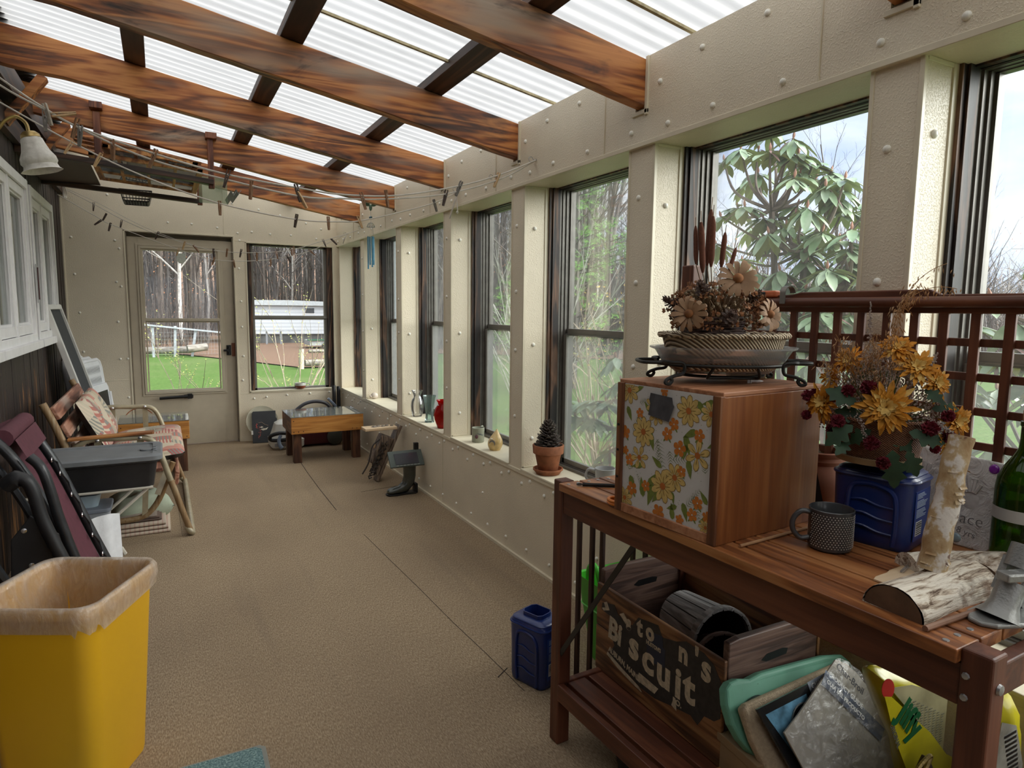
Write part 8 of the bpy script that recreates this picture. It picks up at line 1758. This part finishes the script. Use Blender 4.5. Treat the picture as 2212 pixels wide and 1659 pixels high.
RQ1 = [(2.97, 2.51), (2.79, 2.43), (3.2, 2.45), (3.05, 2.41), (2.96, 2.39), (2.83, 2.35), (2.75, 2.33), (3.34, 2.4), (2.76, 2.2), (2.43, 2.13), (2.55, 2.11), (2.45, 2.08), (3.14, 2.07), (3.2, 2.07), (3.35, 2.03), (2.88, 1.99), (2.99, 1.98), (2.73, 2.02), (2.66, 2.0), (2.55, 1.86), (2.94, 1.88), (3.38, 1.85), (2.65, 1.78), (2.44, 1.79), (2.37, 1.74), (2.37, 1.85), (2.83, 1.64), (2.64, 1.69), (2.36, 1.64), (3.01, 1.64), (2.64, 1.53), (2.79, 1.53), (2.41, 1.55)]
q_ = random.Random(77); pts = []
for (a, c), (d, e) in zip(RP1, RQ1): f = q_.random(); pts.append((3.0+.4*f, a+(d-a)*f, c+(e-c)*f-.03))
rhodo('tall rhododendron filling the window behind the potting bench', (3.25, 2.45, ZG), pts+[(x_+.25, y_+q_.uniform(-.12, .12), z_-.10) for x_, y_, z_ in pts], 3, 1.0, 95, ((2.75, 3.5), (1.75, 3.1), (.35, 1.60)), [(3.2, 2.75, 1.95), (3.2, 2.5, 1.7), (3.15, 2.2, 1.5), (3.2, 2.6, 1.2), (3.1, 2.0, .9), (3.2, 2.9, .8), (3.1, 2.4, .4)])
rhodo('rhododendron outside the nearest window at the right edge', (3.2, .9, ZG), [(3.2, 1.28, 1.72), (3.1, 1.10, 1.70), (3.3, 1.38, 1.60), (3.2, 1.15, 1.55), (3.0, 1.0, 1.62), (3.3, 1.25, 1.40)], 5, 1.0, 75, ((2.8, 3.5), (.45, 1.6), (.2, 1.5)), [(3.2, 1.2, 1.35), (3.1, .9, 1.0), (3.2, 1.2, .6), (3.1, .8, .3)])
rhodo('low rhododendron branches reaching across the lawn view above the pine cone pot', (2.95, 3.15, ZG), [(2.6, 3.42, 1.05), (2.62, 3.38, .9), (2.6, 4.0, .69), (2.6, 3.83, .70), (2.6, 3.66, .74), (2.62, 3.54, .75), (2.6, 3.41, .78), (2.6, 3.65, .62), (2.6, 3.88, .60), (2.6, 3.76, .62), (2.6, 3.45, .43), (2.6, 3.55, .33), (2.62, 3.34, .5), (2.6, 4.05, .60), (2.62, 3.35, .63), (2.75, 3.3, .75), (2.7, 3.3, .35), (2.65, 3.48, .26)], 9, 1.05, 0, None, [(2.75, 3.35, .60), (2.7, 3.55, .55), (2.75, 3.3, .25)])
# white mobile home
MH0 = Vector((2.75, 32.2, ZG)); t = wthing('mobile_home', 'long white sided mobile home beyond the garden fence', 'house', tuple(MH0))
M_SIDW = stripe_mat('white_lap_siding', (.80, .82, .86), (.62, .65, .70), 1.0)
tt = NT('white_horizontal_siding'); sz = tt.n('ShaderNodeSeparateXYZ', {0: tt.coord((1, 1, 1))}); s1 = tt.n('ShaderNodeMath', {0: tt.n('ShaderNodeMath', {0: sz.outputs[2], 1: 38.0}, operation='MULTIPLY').outputs[0]}, operation='SINE').outputs[0]; M_SIDW = tt.fin(tt.ramp(s1, [(.0, (.46, .48, .52)), (.25, (.56, .58, .62))]), .5)
Mh = Matrix.Translation(MH0) @ RZ(radians(-6))
def mh(name, q, mat, bev=0): b = MB(); b.box(*q, Mh); return b.build(name, mat, t, bev=bev)
mh('wall_siding', (0, 6.3, 0, 3.5, .45, 1.80), M_SIDW); mh('skirt', (.2, 6.1, .1, 3.4, 0, .45), plain('dark_grey_skirt', (.10, .10, .10), .8, var=.5, vs_=2))
b = MB(); b.prism([(-.15, 1.78), (6.45, 1.78), (6.45, 1.84), (4.6, 1.96), (2.6, 2.02), (0, 2.0), (-.15, 1.95)], -.2, 3.7, Mh @ Mf); b.build('roof', plain('pale_grey_metal_roof', (.42, .44, .46), .5), t)
for x in (3.3,): o = mh('window', (x, x+.4, -.03, .02, 1.42, 1.66), plain('dark_glass_far', (.05, .05, .06), .2)); mh('window_trim', (x-.04, x+.44, -.02, .01, 1.38, 1.42), M_WHITE)
for x in (.9, 1.5, 2.1): mh('deck_post', (x, x+.08, -.9, -.8, 0, .62), plain('grey_post', (.22, .23, .25), .8))
mh('deck_rail', (0, 3.0, -.95, -.8, .60, .68), plain('weathered_rail', (.38, .40, .43), .8))
endw()
t = wthing('parked_trailer', 'low pale trailer beside the white mobile home', 'trailer', (6.8, 27.5, ZG)); b = MB(); b.box(5.3, 7.4, 27.2, 28.4, ZG+.16, ZG+.36); b.build('trailer_bed', plain('pale_grey_trailer', (.40, .42, .42), .5), t); b = MB(); b.box(5.2, 7.4, 27.1, 27.2, ZG+.36, ZG+.42); b.build('green_edge', plain('dark_green_edge', (.02, .09, .05), .5), t)
for x in (6.5, 7.6): b = MB(); b.tube([(x-.6, 27.1, ZG+.13), (x-.6, 27.3, ZG+.13)], .13, 14); b.build('wheel', MB_BLK, t)
endw()
# garden fence: sagging wire top with posts, and log edged beds
M_GPOST = plain('weathered_grey_post', (.34, .36, .39), .8, var=.2)
t = wthing('garden_fence', 'grey wire garden fence with white posts beyond the lawn', 'fence', (.7, 24.6, ZG))
b = MB(); tp = [(-3.0, 24.6, .86), (-.42, 24.6, .72), (.6, 24.6, .60), (2.0, 24.6, .44)]
for i in range(len(tp)-1): b.bar(tp[i], tp[i+1], .05, .13, (0, 1, 0))
b.build('top_rail', M_GPOST, t)
for x, dx in ((-1.3, 0), (-.24, .0), (.38, .05), (.90, .14)): b = MB(); b.bar((x, 24.65, ZG), (x+dx, 24.65, .68 if x < 0.5 else .55), .08, .08, (0, 1, 0)); b.build('post', M_GPOST, t)
for x in (1.9,): b = MB(); b.bar((x, 24.6, ZG), (x, 24.6, .45), .08, .08, (0, 1, 0)); b.build('post', M_GPOST, t)
b = MB()
for i in range(50): x = -3+i*.10; b.bar((x, 24.58, ZG+.05), (x, 24.58, .70-.05*max(0, x+.4)), .004, .004)
for i in range(7): b.bar((-3, 24.58, ZG+.10+i*.12), (2.0, 24.58, ZG+.10+i*.12), .004, .004)
b.build('wire_mesh', plain('grey_wire', (.3, .31, .32), .6), t); endw()
M_LOG = wood('grey_brown_garden_log', (.10, .085, .07), (.22, .19, .165), (.36, .32, .28), 0, 1.0)
for i, (a, c, r, lb) in enumerate((((-2.2, 25.6, ZG+.15), (1.0, 25.2, ZG+.2), .12, 'long grey log edging the garden bed outside the door'), ((.75, 24.2, ZG+.28), (1.35, 24.3, ZG+.34), .13, 'thick log with pale cut end on the garden bed'), ((3.5, 18.7, ZG+.16), (6.0, 19.0, ZG+.16), .09, 'grey log in the garden bed beyond the far window'), ((3.7, 19.2, ZG+.45), (6.2, 19.5, ZG+.45), .05, 'thin pale pole across the garden bed beyond the far window'))):
    b = MB(); b.tube([a, c], r, 10); tag(single(b.build('garden_log', M_LOG, smooth=True)), lb, 'log')
b = MB(); b.tube([(3.38, 18.6, ZG+.0), (3.40, 18.65, ZG+.55)], .07, 10); tag(single(b.build('tree_stump', plain('cut_stump_wood', (.5, .45, .33), .8), smooth=True)), 'pale topped stump at the corner of the garden bed', 'stump')
